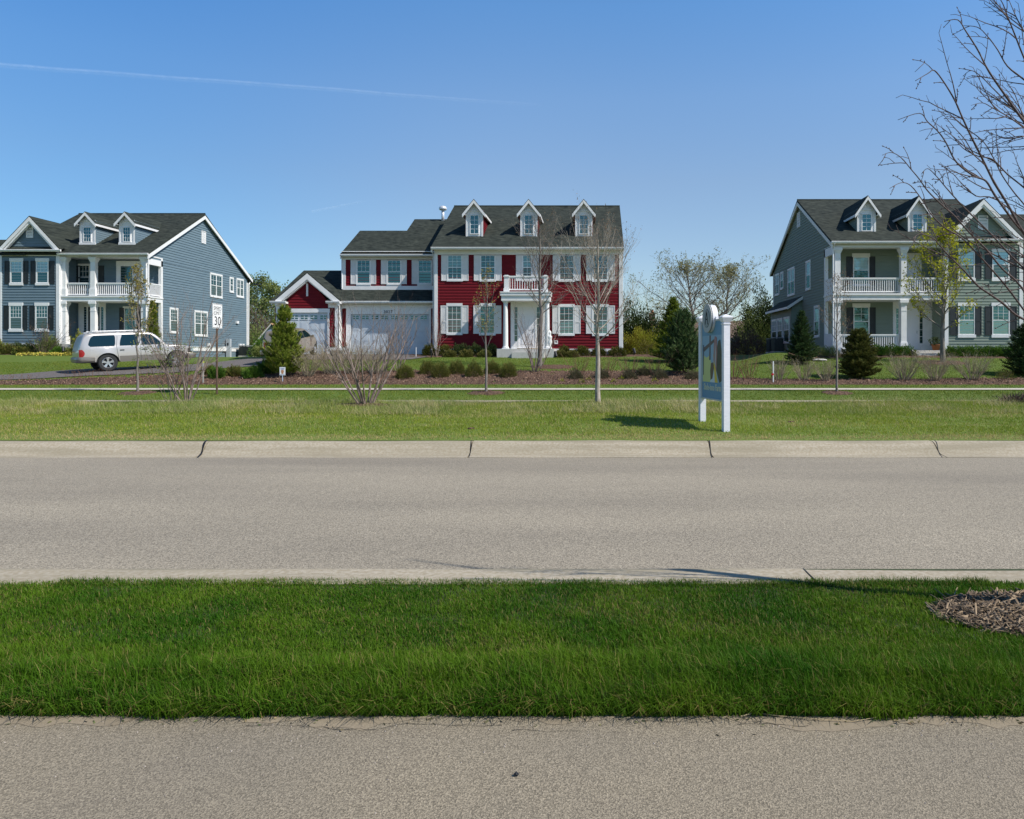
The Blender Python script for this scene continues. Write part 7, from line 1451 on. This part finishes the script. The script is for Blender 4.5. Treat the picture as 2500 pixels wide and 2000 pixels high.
for px, d, lab in ((1053, 40.8, 'black path light at the left end of the red house bed'), (2227, 39.7, 'black path light by the grey house steps')):
    b = at(px, d); T = thing('path_light', b, lab, 'garden light'); s = MB(); s.lathe((b[0], d, b[2]), [(.03, -.05), (.03, .28), (.05, .3)], 10); s.build('stem', M_BLACK, T)
    s = MB(); s.lathe((b[0], d, b[2] + .3), [(.05, 0), (.06, .1), (.09, .11), (.04, .2)], 10); s.build('lamp_head', M_BLACK, T)
def condenser(x, y, z, w_, h_, label):
    T = thing('air_conditioner', (x, y, z), label, 'air conditioner', 'outdoor air conditioning units'); r_ = w_ / 2
    s = MB(); s.box(x - r_ - .05, x + r_ + .05, y - r_ - .05, y + r_ + .05, z - .3, z + .05); s.build('base_slab', M_CONCH, T)
    s = MB(); s.box(x - r_ + .03, x + r_ - .03, y - r_ + .03, y + r_ - .03, z + .05, z + h_ - .04); s.build('coil', M_BLACK, T); s = MB()
    k = 0
    for i in range(11):
        zz = z + .08 + (h_ - .16) * i / 10; s.box(x - r_, x + r_, y - r_, y - r_ + .02, zz - .008, zz + .008); s.box(x - r_, x - r_ + .02, y - r_ + .02, y + r_, zz - .008, zz + .008); s.box(x + r_ - .02, x + r_, y - r_ + .02, y + r_, zz - .008, zz + .008)
    for i in range(10):
        t = -r_ + .01 + (w_ - .02) * i / 9; s.box(x + t - .008, x + t + .008, y - r_ - .004, y - r_ + .018, z + .05, z + h_); s.box(x + r_ - .018, x + r_ + .004, y + t - .008, y + t + .008, z + .05, z + h_); s.box(x - r_ - .004, x - r_ + .018, y + t - .008, y + t + .008, z + .05, z + h_)
    s.build('grille', M_ACM, T); s = MB(); s.box(x - r_ - .01, x + r_ + .01, y - r_ - .01, y + r_ + .01, z + h_, z + h_ + .05); s.build('top_cover', mat('cover_grey', (.25, .26, .26), .5) if 'cover_grey' not in bpy.data.materials else bpy.data.materials['cover_grey'], T)
x = BX + .75
for px, yy in ((593, 58.0), (617, 60.4)):
    xx = PX(px, yy) if px == 617 else x; condenser(xx, yy, h1(xx, yy) + .05, .85, .8, 'square air conditioner against the blue house wall' if px == 593 else 'air conditioner just beyond the rear corner of the blue house')
for px, yy in ((1890, 52.5), (1903, 50)): xx = PX(px, yy); condenser(xx, yy, h1(xx, yy) + .05, .9, .95, 'dark air conditioner at the rear corner of the grey house' if px == 1890 else 'dark air conditioner nearer the grey house bump-out')
yy = BX * F_PX / (555 - CX); T = thing('utility_pedestal', (BX + .3, yy - .3, h1(BX + .3, yy)), 'tall grey utility pedestal at the blue house side wall', 'utility box'); s = MB(); zt_ = PZ(828, yy); s.box(BX + .12, BX + .42, yy - .45, yy - .2, h1(BX, yy) - .1, zt_); s.build('cabinet', mat('pedestal_grey', (.42, .45, .48), .6), T); s = MB(); s.box(BX + .22, BX + .32, yy - .47, yy - .45, zt_ - .5, zt_ - .3); s.build('meter', M_BLACK, T)
# wall vents and meters on the blue house are its parts
for px, py, w_, hh in ((508, 842, .18, .22), (545, 852, .24, .34), (577, 787, .16, .2), (584, 845, .14, .34), (591, 845, .14, .34)):
    yv = BX * F_PX / (px - CX); z = PZ(py, yv); s = MB(); s.fbox(Fs_b := side_r(BX), yv - w_, yv + w_, z - hh / 2, z + hh / 2, .0, .14); s.build('vent_hood', M_WHITE, blue)
# flower pot on the grey stoop, rocks, statue by the red door, light on kerb debris
b = (PX(2285, 40.7), 40.7, z_fl); T = thing('flower_pot', b, 'terracotta pot of dark plants on the grey house porch step', 'flower pot'); s = MB(); s.lathe(b, [(.16, 0), (.24, .3), (.26, .32), (.22, .33)], 14); s.build('pot', bpy.data.materials['terracotta'], T, smooth=True)
ng = np.random.default_rng(5); P_ = np.array(b) + rand_unit(ng, 260) * np.array([.33, .25, .22]) + np.array([0, 0, .48]); V, Fc, t = leaf_faces(P_, .12, ng, .5); npmesh('plant', V, Fc, L_DARK, T, t, off=T.location)
def rock(px, d, r, label, m=M_CONCH, sq=.6, seed=1):
    rg = random.Random(seed); b = at(px, d); bm = bmesh.new(); bmesh.ops.create_icosphere(bm, subdivisions=2, radius=r)
    for v in bm.verts: v.co = Vector((v.co.x * 1.4, v.co.y, v.co.z * sq)) * (1 + rg.uniform(-.12, .12))
    me = bpy.data.meshes.new('boulder'); bm.to_mesh(me); bm.free(); me.materials.append(m); o = bpy.data.objects.new('boulder', me); C.objects.link(o); o.location = (b[0], b[1], b[2] + r * sq * .5); tag(o, label, 'rock')
M_ROCK = mat('tan_boulder', (.36, .29, .21), .9, (.28, .23, .17), 5, bump=.5)
rock(1973, 39.4, .24, 'tan boulder left of the flat pale one beside the spruce', M_ROCK, seed=1); rock(2000, 39.0, .3, 'flat pale boulder in front of the grass clumps', M_CONCH, .25, seed=2)
xx = PX(c3(1175, 0)[0], 41.3); T = thing('garden_statue', (xx, 41.35, zsl), 'white garden statue at the right end of the stoop', 'statue'); s = MB(); s.lathe((xx + .05, 41.35, zsl), [(.13, 0), (.14, .06), (.10, .1), (.12, .25), (.15, .4), (.11, .55), (.13, .62), (.14, .7), (.07, .78), (.085, .84), (.1, .92), (.075, 1.0), (.02, 1.04)], 12); s.build('figure', M_WHITE, T, smooth=True)
s = MB(); s.fbox(F0, PX(c3(870, 0)[0], 42), PX(c3(1080, 0)[0], 42), z_s - .05, z_s - .01, .125, .5); s.build('doormat', mat('coir_mat', (.38, .25, .10), .9), red)
for px, d, lab in ((1932, 15.9, 'small brown dirt clump in the median grass, right of the signboard'), (1150, 14.9, 'small brown dirt clump in the median grass, left of the sign shadow')):
    rock(px, d, .06, lab, M_MULCH, .35, seed=int(px))
bush(2482, 20.0, .5, .35, .22, 'low dark brush heap in the tall grass at the right edge', m=bpy.data.materials['brown_thicket'], n=1500, size=.10, narrow=.12, seed=401, name='brush_heap')
# contrails: thin ribbons of ice cloud high above
def contrail(name, pts, wd, label, D, a0, seed):
    m = bpy.data.materials.new(name + '_ice'); m.use_nodes = True; n = m.node_tree.nodes; L = m.node_tree.links; n.remove(n['Principled BSDF'])
    df = n.new('ShaderNodeBsdfTranslucent'); df.inputs[0].default_value = (.95, .95, .97, 1); d2 = n.new('ShaderNodeBsdfDiffuse'); d2.inputs[0].default_value = (.95, .95, .97, 1); ad = n.new('ShaderNodeAddShader'); L.new(df.outputs[0], ad.inputs[0]); L.new(d2.outputs[0], ad.inputs[1])
    tr = n.new('ShaderNodeBsdfTransparent'); ms = n.new('ShaderNodeMixShader'); at_ = n.new('ShaderNodeAttribute'); at_.attribute_name = 'tint'
    g = n.new('ShaderNodeNewGeometry'); t = n.new('ShaderNodeTexNoise'); t.inputs['Scale'].default_value = .02; t.inputs['Detail'].default_value = 6; L.new(g.outputs['Position'], t.inputs[0])
    r = n.new('ShaderNodeMapRange'); r.inputs[1].default_value = .3; r.inputs[2].default_value = .7; r.inputs[3].default_value = .35; L.new(t.outputs[0], r.inputs[0])
    mu = n.new('ShaderNodeMath'); mu.operation = 'MULTIPLY'; L.new(r.outputs[0], mu.inputs[0]); L.new(at_.outputs['Fac'], mu.inputs[1]); L.new(mu.outputs[0], ms.inputs[0])
    L.new(tr.outputs[0], ms.inputs[1]); L.new(ad.outputs[0], ms.inputs[2]); L.new(ms.outputs[0], n['Material Output'].inputs[0])
    V = []; T_ = []; Fc = []; k = 9; N_ = 120; rg = np.random.default_rng(seed); wv = np.convolve(rg.normal(0, 1, N_ + 12), np.ones(10) / 10, 'same')[:N_]
    for i in range(N_):
        t = i / (N_ - 1); px = np.interp(t, [p[2] for p in pts], [p[0] for p in pts]); py = np.interp(t, [p[2] for p in pts], [p[1] for p in pts]) + wv[i] * 1.5
        w_ = wd[0] + (wd[1] - wd[0]) * t
        for j in range(k):
            u = (j / (k - 1) - .5) * 2; bow = 12 * (1 - u * u)
            V.append((PX(px, D), D - bow, PZ(py + u * w_, D))); T_.append(a0 * (1 - u * u) ** 1.5 * (1 - t) ** .35 * (1.15 if t < .9 else .7))
    Fc = [(i * k + j, i * k + j + 1, (i + 1) * k + j + 1, (i + 1) * k + j) for i in range(N_ - 1) for j in range(k - 1)]
    o = npmesh(name, np.array(V), np.array(Fc), m, tint=np.array(T_), smooth=True); tag(o, label, 'contrail')
contrail('contrail', [(-400, 125, 0), (0, 160, .2), (400, 190, .42), (800, 218, .65), (1000, 235, .8), (1330, 258, 1)], (8, 5), 'long faint vapour trail crossing the upper left sky', 5200, .13, 1)
contrail('contrail', [(762, 517, 0), (895, 491, 1)], (4, 3), 'short faint vapour trail above the garage roof', 5600, .09, 2)
# ================================================================ grass
def gmat(name, c, c_2, dry, tr=.3, scale=.7, st=(1, 1, 1)):
    return mat(name, c, .55, c_2, scale, st, attr='tint', col3=dry, trans=tr, spec=.12, contrast=(.35, .65))
def grass(name, n, xf, y0, y1, hf, wd, m, label, seed=1, lean=.35, seg=2, dens=None, tintf=None, flat=0.):
    rg = np.random.default_rng(seed); y = rg.uniform(y0, y1, n) if dens is None else dens(rg, n); x = xf(rg, y)
    # clumping
    k = 1.7; cl = .5 + .5 * np.sin(x * 5.1 + 3 * np.sin(y * 4.3)) * np.sin(y * 6.7 + 2 * np.sin(x * 3.9)); cl2 = .5 + .5 * np.sin(x * 1.3 + 1.7 * np.sin(y * 1.1) + 2) * np.sin(y * 1.9 + x * .4)
    keep = rg.uniform(0, 1, n) < .55 + .45 * cl; x, y, cl, cl2 = x[keep], y[keep], cl[keep], cl2[keep]; n = len(x)
    z = np.where(y < 3.44, .12, H(x, y)) - .004; h = hf(x, y, rg); ok = h > .0025; x, y, z, h, cl, cl2 = x[ok], y[ok], z[ok], h[ok], cl[ok], cl2[ok]; n = len(x); h = h * (.75 + .5 * cl * .6 + .3 * cl2); a = rg.uniform(0, 2 * np.pi, n); dx, dy = np.cos(a), np.sin(a); ln = np.minimum(rg.gamma(2, lean / 2, n), 1.35)
    wx = rg.uniform(0, 2 * np.pi, n); wx_, wy_ = np.cos(wx) * wd, np.sin(wx) * wd; w_ = rg.uniform(.7, 1.3, n)
    bx = np.stack([x, y, z], -1); s = np.stack([wx_ * w_, wy_ * w_, np.zeros(n)], -1)
    lx = dx * ln * h - .10 * h; ly = dy * ln * h
    m1 = bx + np.stack([lx * .35, ly * .35, h * .58], -1); tp = bx + np.stack([lx, ly, h * np.clip(1 - ln * .35, .3, 1)], -1)
    if seg == 1:
        V = np.stack([bx - s, bx + s, tp], 1).reshape(-1, 3); Fc = np.arange(3 * n).reshape(n, 3); kk = 3
    else:
        V = np.stack([bx - s, bx + s, m1 + s * .8, m1 - s * .8, tp], 1).reshape(-1, 3)
        i = np.arange(n) * 5; Fc = np.concatenate([np.stack([i, i + 1, i + 2], -1), np.stack([i, i + 2, i + 3], -1), np.stack([i + 3, i + 2, i + 4], -1)]); kk = 5
    tt = rg.uniform(0, 1, n) ** 4 if tintf is None else tintf(x, y, rg)
    o = npmesh(name, V, Fc, m, tint=np.repeat(np.clip(tt, 0, 1), kk)); tag(o, label, 'grass', kind='stuff'); return o
G_NEAR = gmat('near_grass_blades', (.034, .120, .004), (.105, .20, .010), (.29, .22, .08), .35, 1.7)
def wedge(a, b): return lambda rg, y: y * (a + (b - a) * rg.uniform(0, 1, len(y)))
def xnear(rg, y): return rg.uniform(-.92, .68, len(y)) * (y + .6)
def in_ring(x, y, s=1.): return ((x - PX(2600, 4.42)) / (.74 * s)) ** 2 + ((y - 4.42) / (.39 * s)) ** 2 < 1
def hnear(x, y, rg):
    edge = np.exp(-((y - 3.42) / .34) ** 2); back = np.clip((5.06 - y) / .25, 0, 1)
    h = (.042 + .082 * edge) * (.6 + .4 * back) * rg.uniform(.55, 1.25, len(x))
    h = np.where(rg.uniform(0, 1, len(x)) < .01, h * 1.35, h)
    edge_y = 3.27 + .045 * np.sin(x * 3.1 + 1) * np.sin(x * 1.3) + .03 * np.sin(x * 9.7 + 2 * np.sin(x * 4.1)) + rg.normal(0, .012, len(x))
    return np.where(in_ring(x, y) | (y < edge_y), .001, h)
def tnear(x, y, rg):
    pt = np.clip(np.sin(x * 2.1 + 1.2 * np.sin(y * 3)) * np.sin(y * 3.1 + x) , 0, 1)
    base = rg.uniform(0, 1, len(x)); return np.where(base > .90 - .16 * pt * (y > 3.8), rg.uniform(.4, 1, len(x)), base ** 3 * .15)
ring_far = ('near_grass')
grass('near_grass', 330000, xnear, 3.20, 5.10, hnear, .0021, G_NEAR, 'dense dark green grass strip between the path and the road', 1, .5, 2, tintf=tnear)
def dens_edge(rg, n): return 3.24 + np.abs(rg.normal(0, .09, n))
ragx = lambda rg, y: rg.uniform(-.92, .68, len(y)) * 4
grass('near_grass_fringe', 26000, ragx, 3.2, 3.4, lambda x, y, rg: rg.uniform(.04, .12, len(x)), .0024, G_NEAR, 'long blades of grass drooping over the path edge', 2, 1.1, 2, dens=dens_edge, tintf=lambda x, y, rg: np.where(rg.uniform(0, 1, len(x)) > .86, .8, .05))
grass('near_grass_kerb_fringe', 14000, ragx, 5.0, 5.12, lambda x, y, rg: rg.uniform(.02, .055, len(x)) , .0018, G_NEAR, 'short blades along the back of the near kerb', 3, .6, 2)
G_MED = gmat('median_grass_blades', (.155, .245, .012), (.26, .32, .024), (.52, .40, .19), .35, .35)
G_MEDT = gmat('tall_median_grass_blades', (.155, .235, .045), (.25, .30, .07), (.55, .45, .24), .3, .8, (.4, 1, 1))
def hmed(x, y, rg):
    return np.interp(y, [13.6, 14.2, 16.5, 18, 21.5], [.03, .045, .05, .07, .08]) * rg.uniform(.6, 1.3, len(x))
def tmed(x, y, rg):
    kerbdry = np.exp(-((y - 13.85) / .28) ** 2) * (.8 + .25 * np.sin(x * .9 + 1) + .15 * (x > 0)); pt = np.clip(np.sin(x * .8 + 1.5 * np.sin(y * .9)) * np.sin(y * 1.4 + x * .3) - .25, 0, 1) * .5 + .22 * np.clip(np.sin(y * 4.6 + .3 * np.sin(x * .8)) - .2, 0, 1)
    return np.clip((rg.uniform(0, 1, len(x)) < .08 + kerbdry + pt) * rg.uniform(.45, 1, len(x)) + rg.uniform(0, .2, len(x)), 0, 1)
grass('median_grass', 330000, wedge(-.92, .66), 13.72, 21.5, hmed, .006, G_MED, 'light green grass covering the raised median', 4, .45, 1, tintf=tmed)
def htall(x, y, rg):
    return rg.uniform(.06, .17, len(x)) * np.where(x < -3, 1.3, 1) * (.75 + .4 * np.sin(x * 1.7) * np.sin(x * .63 + 1)) * np.where(x > .6, .85, 1.0)
grass('tall_median_grass', 90000, wedge(-.9, .64), 17.2, 21.2, htall, .0055, G_MEDT, 'taller wispy grass along the crest of the median', 5, .55, 1, tintf=lambda x, y, rg: np.where(rg.uniform(0, 1, len(x)) < .10 + .5 * (np.sin(x * 1.9 + y) * np.sin(x * .7 + 2) > .62), rg.uniform(.5, 1, len(x)), rg.uniform(0, .25, len(x))))
G_LAWN = gmat('lawn_blades', (.085, .155, .012), (.14, .195, .018), (.34, .30, .07), .3, .5, (.4, 1, 1))
def hl(x, y, rg): return rg.uniform(.025, .06, len(x))
def not_hard(rg, n):
    y = rg.uniform(26.35, 42, n)
    return y
def lawn_h(x, y, rg):
    u = CX + F_PX * x / y
    side = (y > 28.7) & (y < 30.25)
    top = np.interp(u, [-900, 0, 250, 420, 640, 760, 1000, 1690, 1790, 1900, 2200, 2400, 3200], [32.1, 32.5, 32.8, 33.4, 33.8, 34.6, 35.0, 34.8, 33.4, 33.0, 33.0, 33.4, 33.4])
    bed = (y > 31.35) & (y < top)
    dn = np.interp(u, [-900, 0, 265, 432, 520, 612, 700, 1000, 1046], [31.6, 33, 33.3, 34.3, 36, 37.2, 38.6, 39.6, 41]); dfar = np.interp(u, [-900, 0, 265, 401, 520, 612, 700, 1000, 1046], [33.6, 35.5, 37.4, 38.4, 41, 44, 43.6, 43.6, 43.6])
    drv = (y > dn) & (y < dfar) & (u < 1046)
    hs = ((u > 1000) & (u < 1640) & (y > 41.0))
    return np.where(side | bed | drv | hs, .002, rg.uniform(.03, .065, len(x)) * (1 if True else 0))
grass('lawn_grass', 420000, wedge(-.85, .62), 26.35, 42, lawn_h, .009, G_LAWN, 'mown front lawns and verges around the houses', 6, .5, 1, dens=not_hard)
rg0 = np.random.default_rng(31); tc = np.stack([rg0.uniform(-16, 11, 70), rg0.uniform(17.2, 20.6, 70)], -1)
def dens_t(rg, n): return np.repeat(tc[:, 1], n // 70) + rg.normal(0, .16, n // 70 * 70)
grass('dry_grass_tufts', 70 * 170, lambda rg, y: np.repeat(tc[:, 0], len(y) // 70) + rg.normal(0, .30, len(y)), 0, 0, lambda x, y, rg: rg.uniform(.12, .27, len(x)), .005, G_MEDT, 'straw-coloured wispy tufts along the median crest', 12, .8, 1, dens=dens_t, tintf=lambda x, y, rg: rg.uniform(.45, 1, len(x)))
# bark chips on the near mulch ring and loose bits on the path
rg = np.random.default_rng(9); n = 5200; a = rg.uniform(0, 2 * np.pi, n); r = np.sqrt(rg.uniform(0, 1, n)) * 1.02
cx_, cy_ = PX(2600, 4.42), 4.42; P_ = np.stack([cx_ + .76 * r * np.cos(a), cy_ + .40 * r * np.sin(a), np.zeros(n)], -1); P_[:, 2] = H(P_[:, 0], P_[:, 1]) + .015 + .022 * (1 - r ** 2) + rg.uniform(0, .014, n)
l = rg.gamma(3, .011, n) + .008; w_ = rg.uniform(.003, .009, n); yaw = rg.uniform(0, 2 * np.pi, n); pt = rg.normal(0, .3, n)
dx = np.stack([np.cos(yaw) * np.cos(pt), np.sin(yaw) * np.cos(pt), np.sin(pt)], -1) * l[:, None]; sd = np.stack([-np.sin(yaw), np.cos(yaw), rg.normal(0, .35, n)], -1) * w_[:, None]; up = np.tile([0, 0, .0025], (n, 1))
V = np.stack([P_ - dx - sd, P_ + dx - sd * .4, P_ + dx + sd * .4, P_ - dx + sd, P_ - dx - sd + up, P_ + dx - sd * .4 + up, P_ + dx + sd * .4 + up, P_ - dx + sd + up], 1).reshape(-1, 3)
i = np.arange(n)[:, None] * 8; Fc = np.concatenate([i + np.array(q) for q in ((4, 5, 6, 7), (0, 1, 5, 4), (1, 2, 6, 5), (2, 3, 7, 6), (3, 0, 4, 7))])
o = npmesh('bark_chips', V, Fc, mat('bark_chip', (.12, .080, .045), .9, (.07, .045, .026), 30, attr='tint', col3=(.34, .25, .155)), tint=np.repeat(rg.uniform(0, 1, n) ** 1.6, 8)); tag(o, 'weathered bark chips heaped around the nearest tree', 'mulch', kind='stuff')
# chips on the far beds
n = 26000; u = rg.uniform(-60, 2560, n); y = rg.uniform(31.35, 35, n); top = np.interp(u, [-900, 0, 250, 420, 640, 760, 1000, 1690, 1790, 1900, 2200, 2400, 3200], [32.1, 32.5, 32.8, 33.4, 33.8, 34.6, 35.0, 34.8, 33.4, 33.0, 33.0, 33.4, 33.4]); k = y < top; u, y = u[k], y[k]; x = (u - CX) / F_PX * y
P_ = np.stack([x, y, H(x, y) + .05], -1); V, Fc, t = leaf_faces(P_, .075, rg, .45); o = npmesh('bed_mulch_chips', V, Fc, mat('bed_chip', (.14, .078, .05), .9, (.09, .05, .032), 8, attr='tint', col3=(.36, .24, .16)), tint=t); tag(o, 'brown bark chips on the long planting bed', 'mulch', kind='stuff')
# a few fallen scraps on the path edge and in the near grass
sc = np.random.default_rng(44); n = 150; px = sc.uniform(-100, 2600, n); d = 3.24 - np.abs(sc.normal(0, .05, n)); V, Fc, t = leaf_faces(np.stack([(px - CX) / F_PX * d, d, np.full(n, .124)], -1), .022, sc, .4, D=np.stack([sc.normal(0, 1, n), sc.normal(0, 1, n), sc.normal(0, .12, n)], -1)); o = npmesh('dry_scraps', V, Fc, mat('dry_scrap', (.30, .22, .12), .9, (.16, .11, .06), 40, attr='tint', col3=(.05, .10, .02)), tint=t); tag(o, 'dry leaf and grass scraps along the path edge', 'leaf litter', kind='stuff')
# grit on the path
n = 260; px = rg.uniform(0, 2500, n); d = 3.2 - np.abs(rg.normal(0, .16, n)) - (rg.uniform(0, 1, n) < .25) * rg.uniform(0, .5, n); x = (px - CX) / F_PX * d; mb = MB()
for a, c in zip(x, d):
    q = rg.uniform(.0015, .0045); vs = [(a + q * rg.uniform(.6, 1.4) * sx, c + q * rg.uniform(.6, 1.4) * sy, .1175 + q * sz) for sx, sy, sz in ((-1, 0, .3), (0, -1, .3), (1, 0, .3), (0, 1, .3), (0, 0, 1.5), (0, 0, -.5))]
    mb.add(vs, [(0, 1, 4), (1, 2, 4), (2, 3, 4), (3, 0, 4), (1, 0, 5), (2, 1, 5), (3, 2, 5), (0, 3, 5)])
o = mb.build('path_grit', mat('pale_grit', (.42, .36, .3), .8, (.2, .17, .14), 60)); tag(o, 'small loose stones along the path edge', 'gravel', kind='stuff')
s = MB(); pts = [(1812, 1747), (1850, 1739), (1900, 1745), (1990, 1755), (2080, 1759), (2150, 1750)]; s.tube([(PX(a, 3.2), 1800 * 1.57 / (b_ - 872), .126 + .003 * (k % 2)) for k, (a, b_) in enumerate(pts)], [.003, .002, .002, .0018, .0015, .0012], 5)
o = s.build('dry_stalk', mat('dry_stalk', (.42, .32, .18), .8)); tag(o, 'long dry stalk lying on the path by the grass', 'twig')
s = MB(); q = (PX(1260, 2.78), 2.78, .12); s.tube([(q[0] - .008, q[1], q[2] + .004), (q[0], q[1] + .003, q[2] + .009), (q[0] + .009, q[1], q[2] + .005)], [.004, .0075, .004], 6); o = s.build('pebble', M_BLACK); tag(o, 'small dark pebble on the path surface', 'pebble')
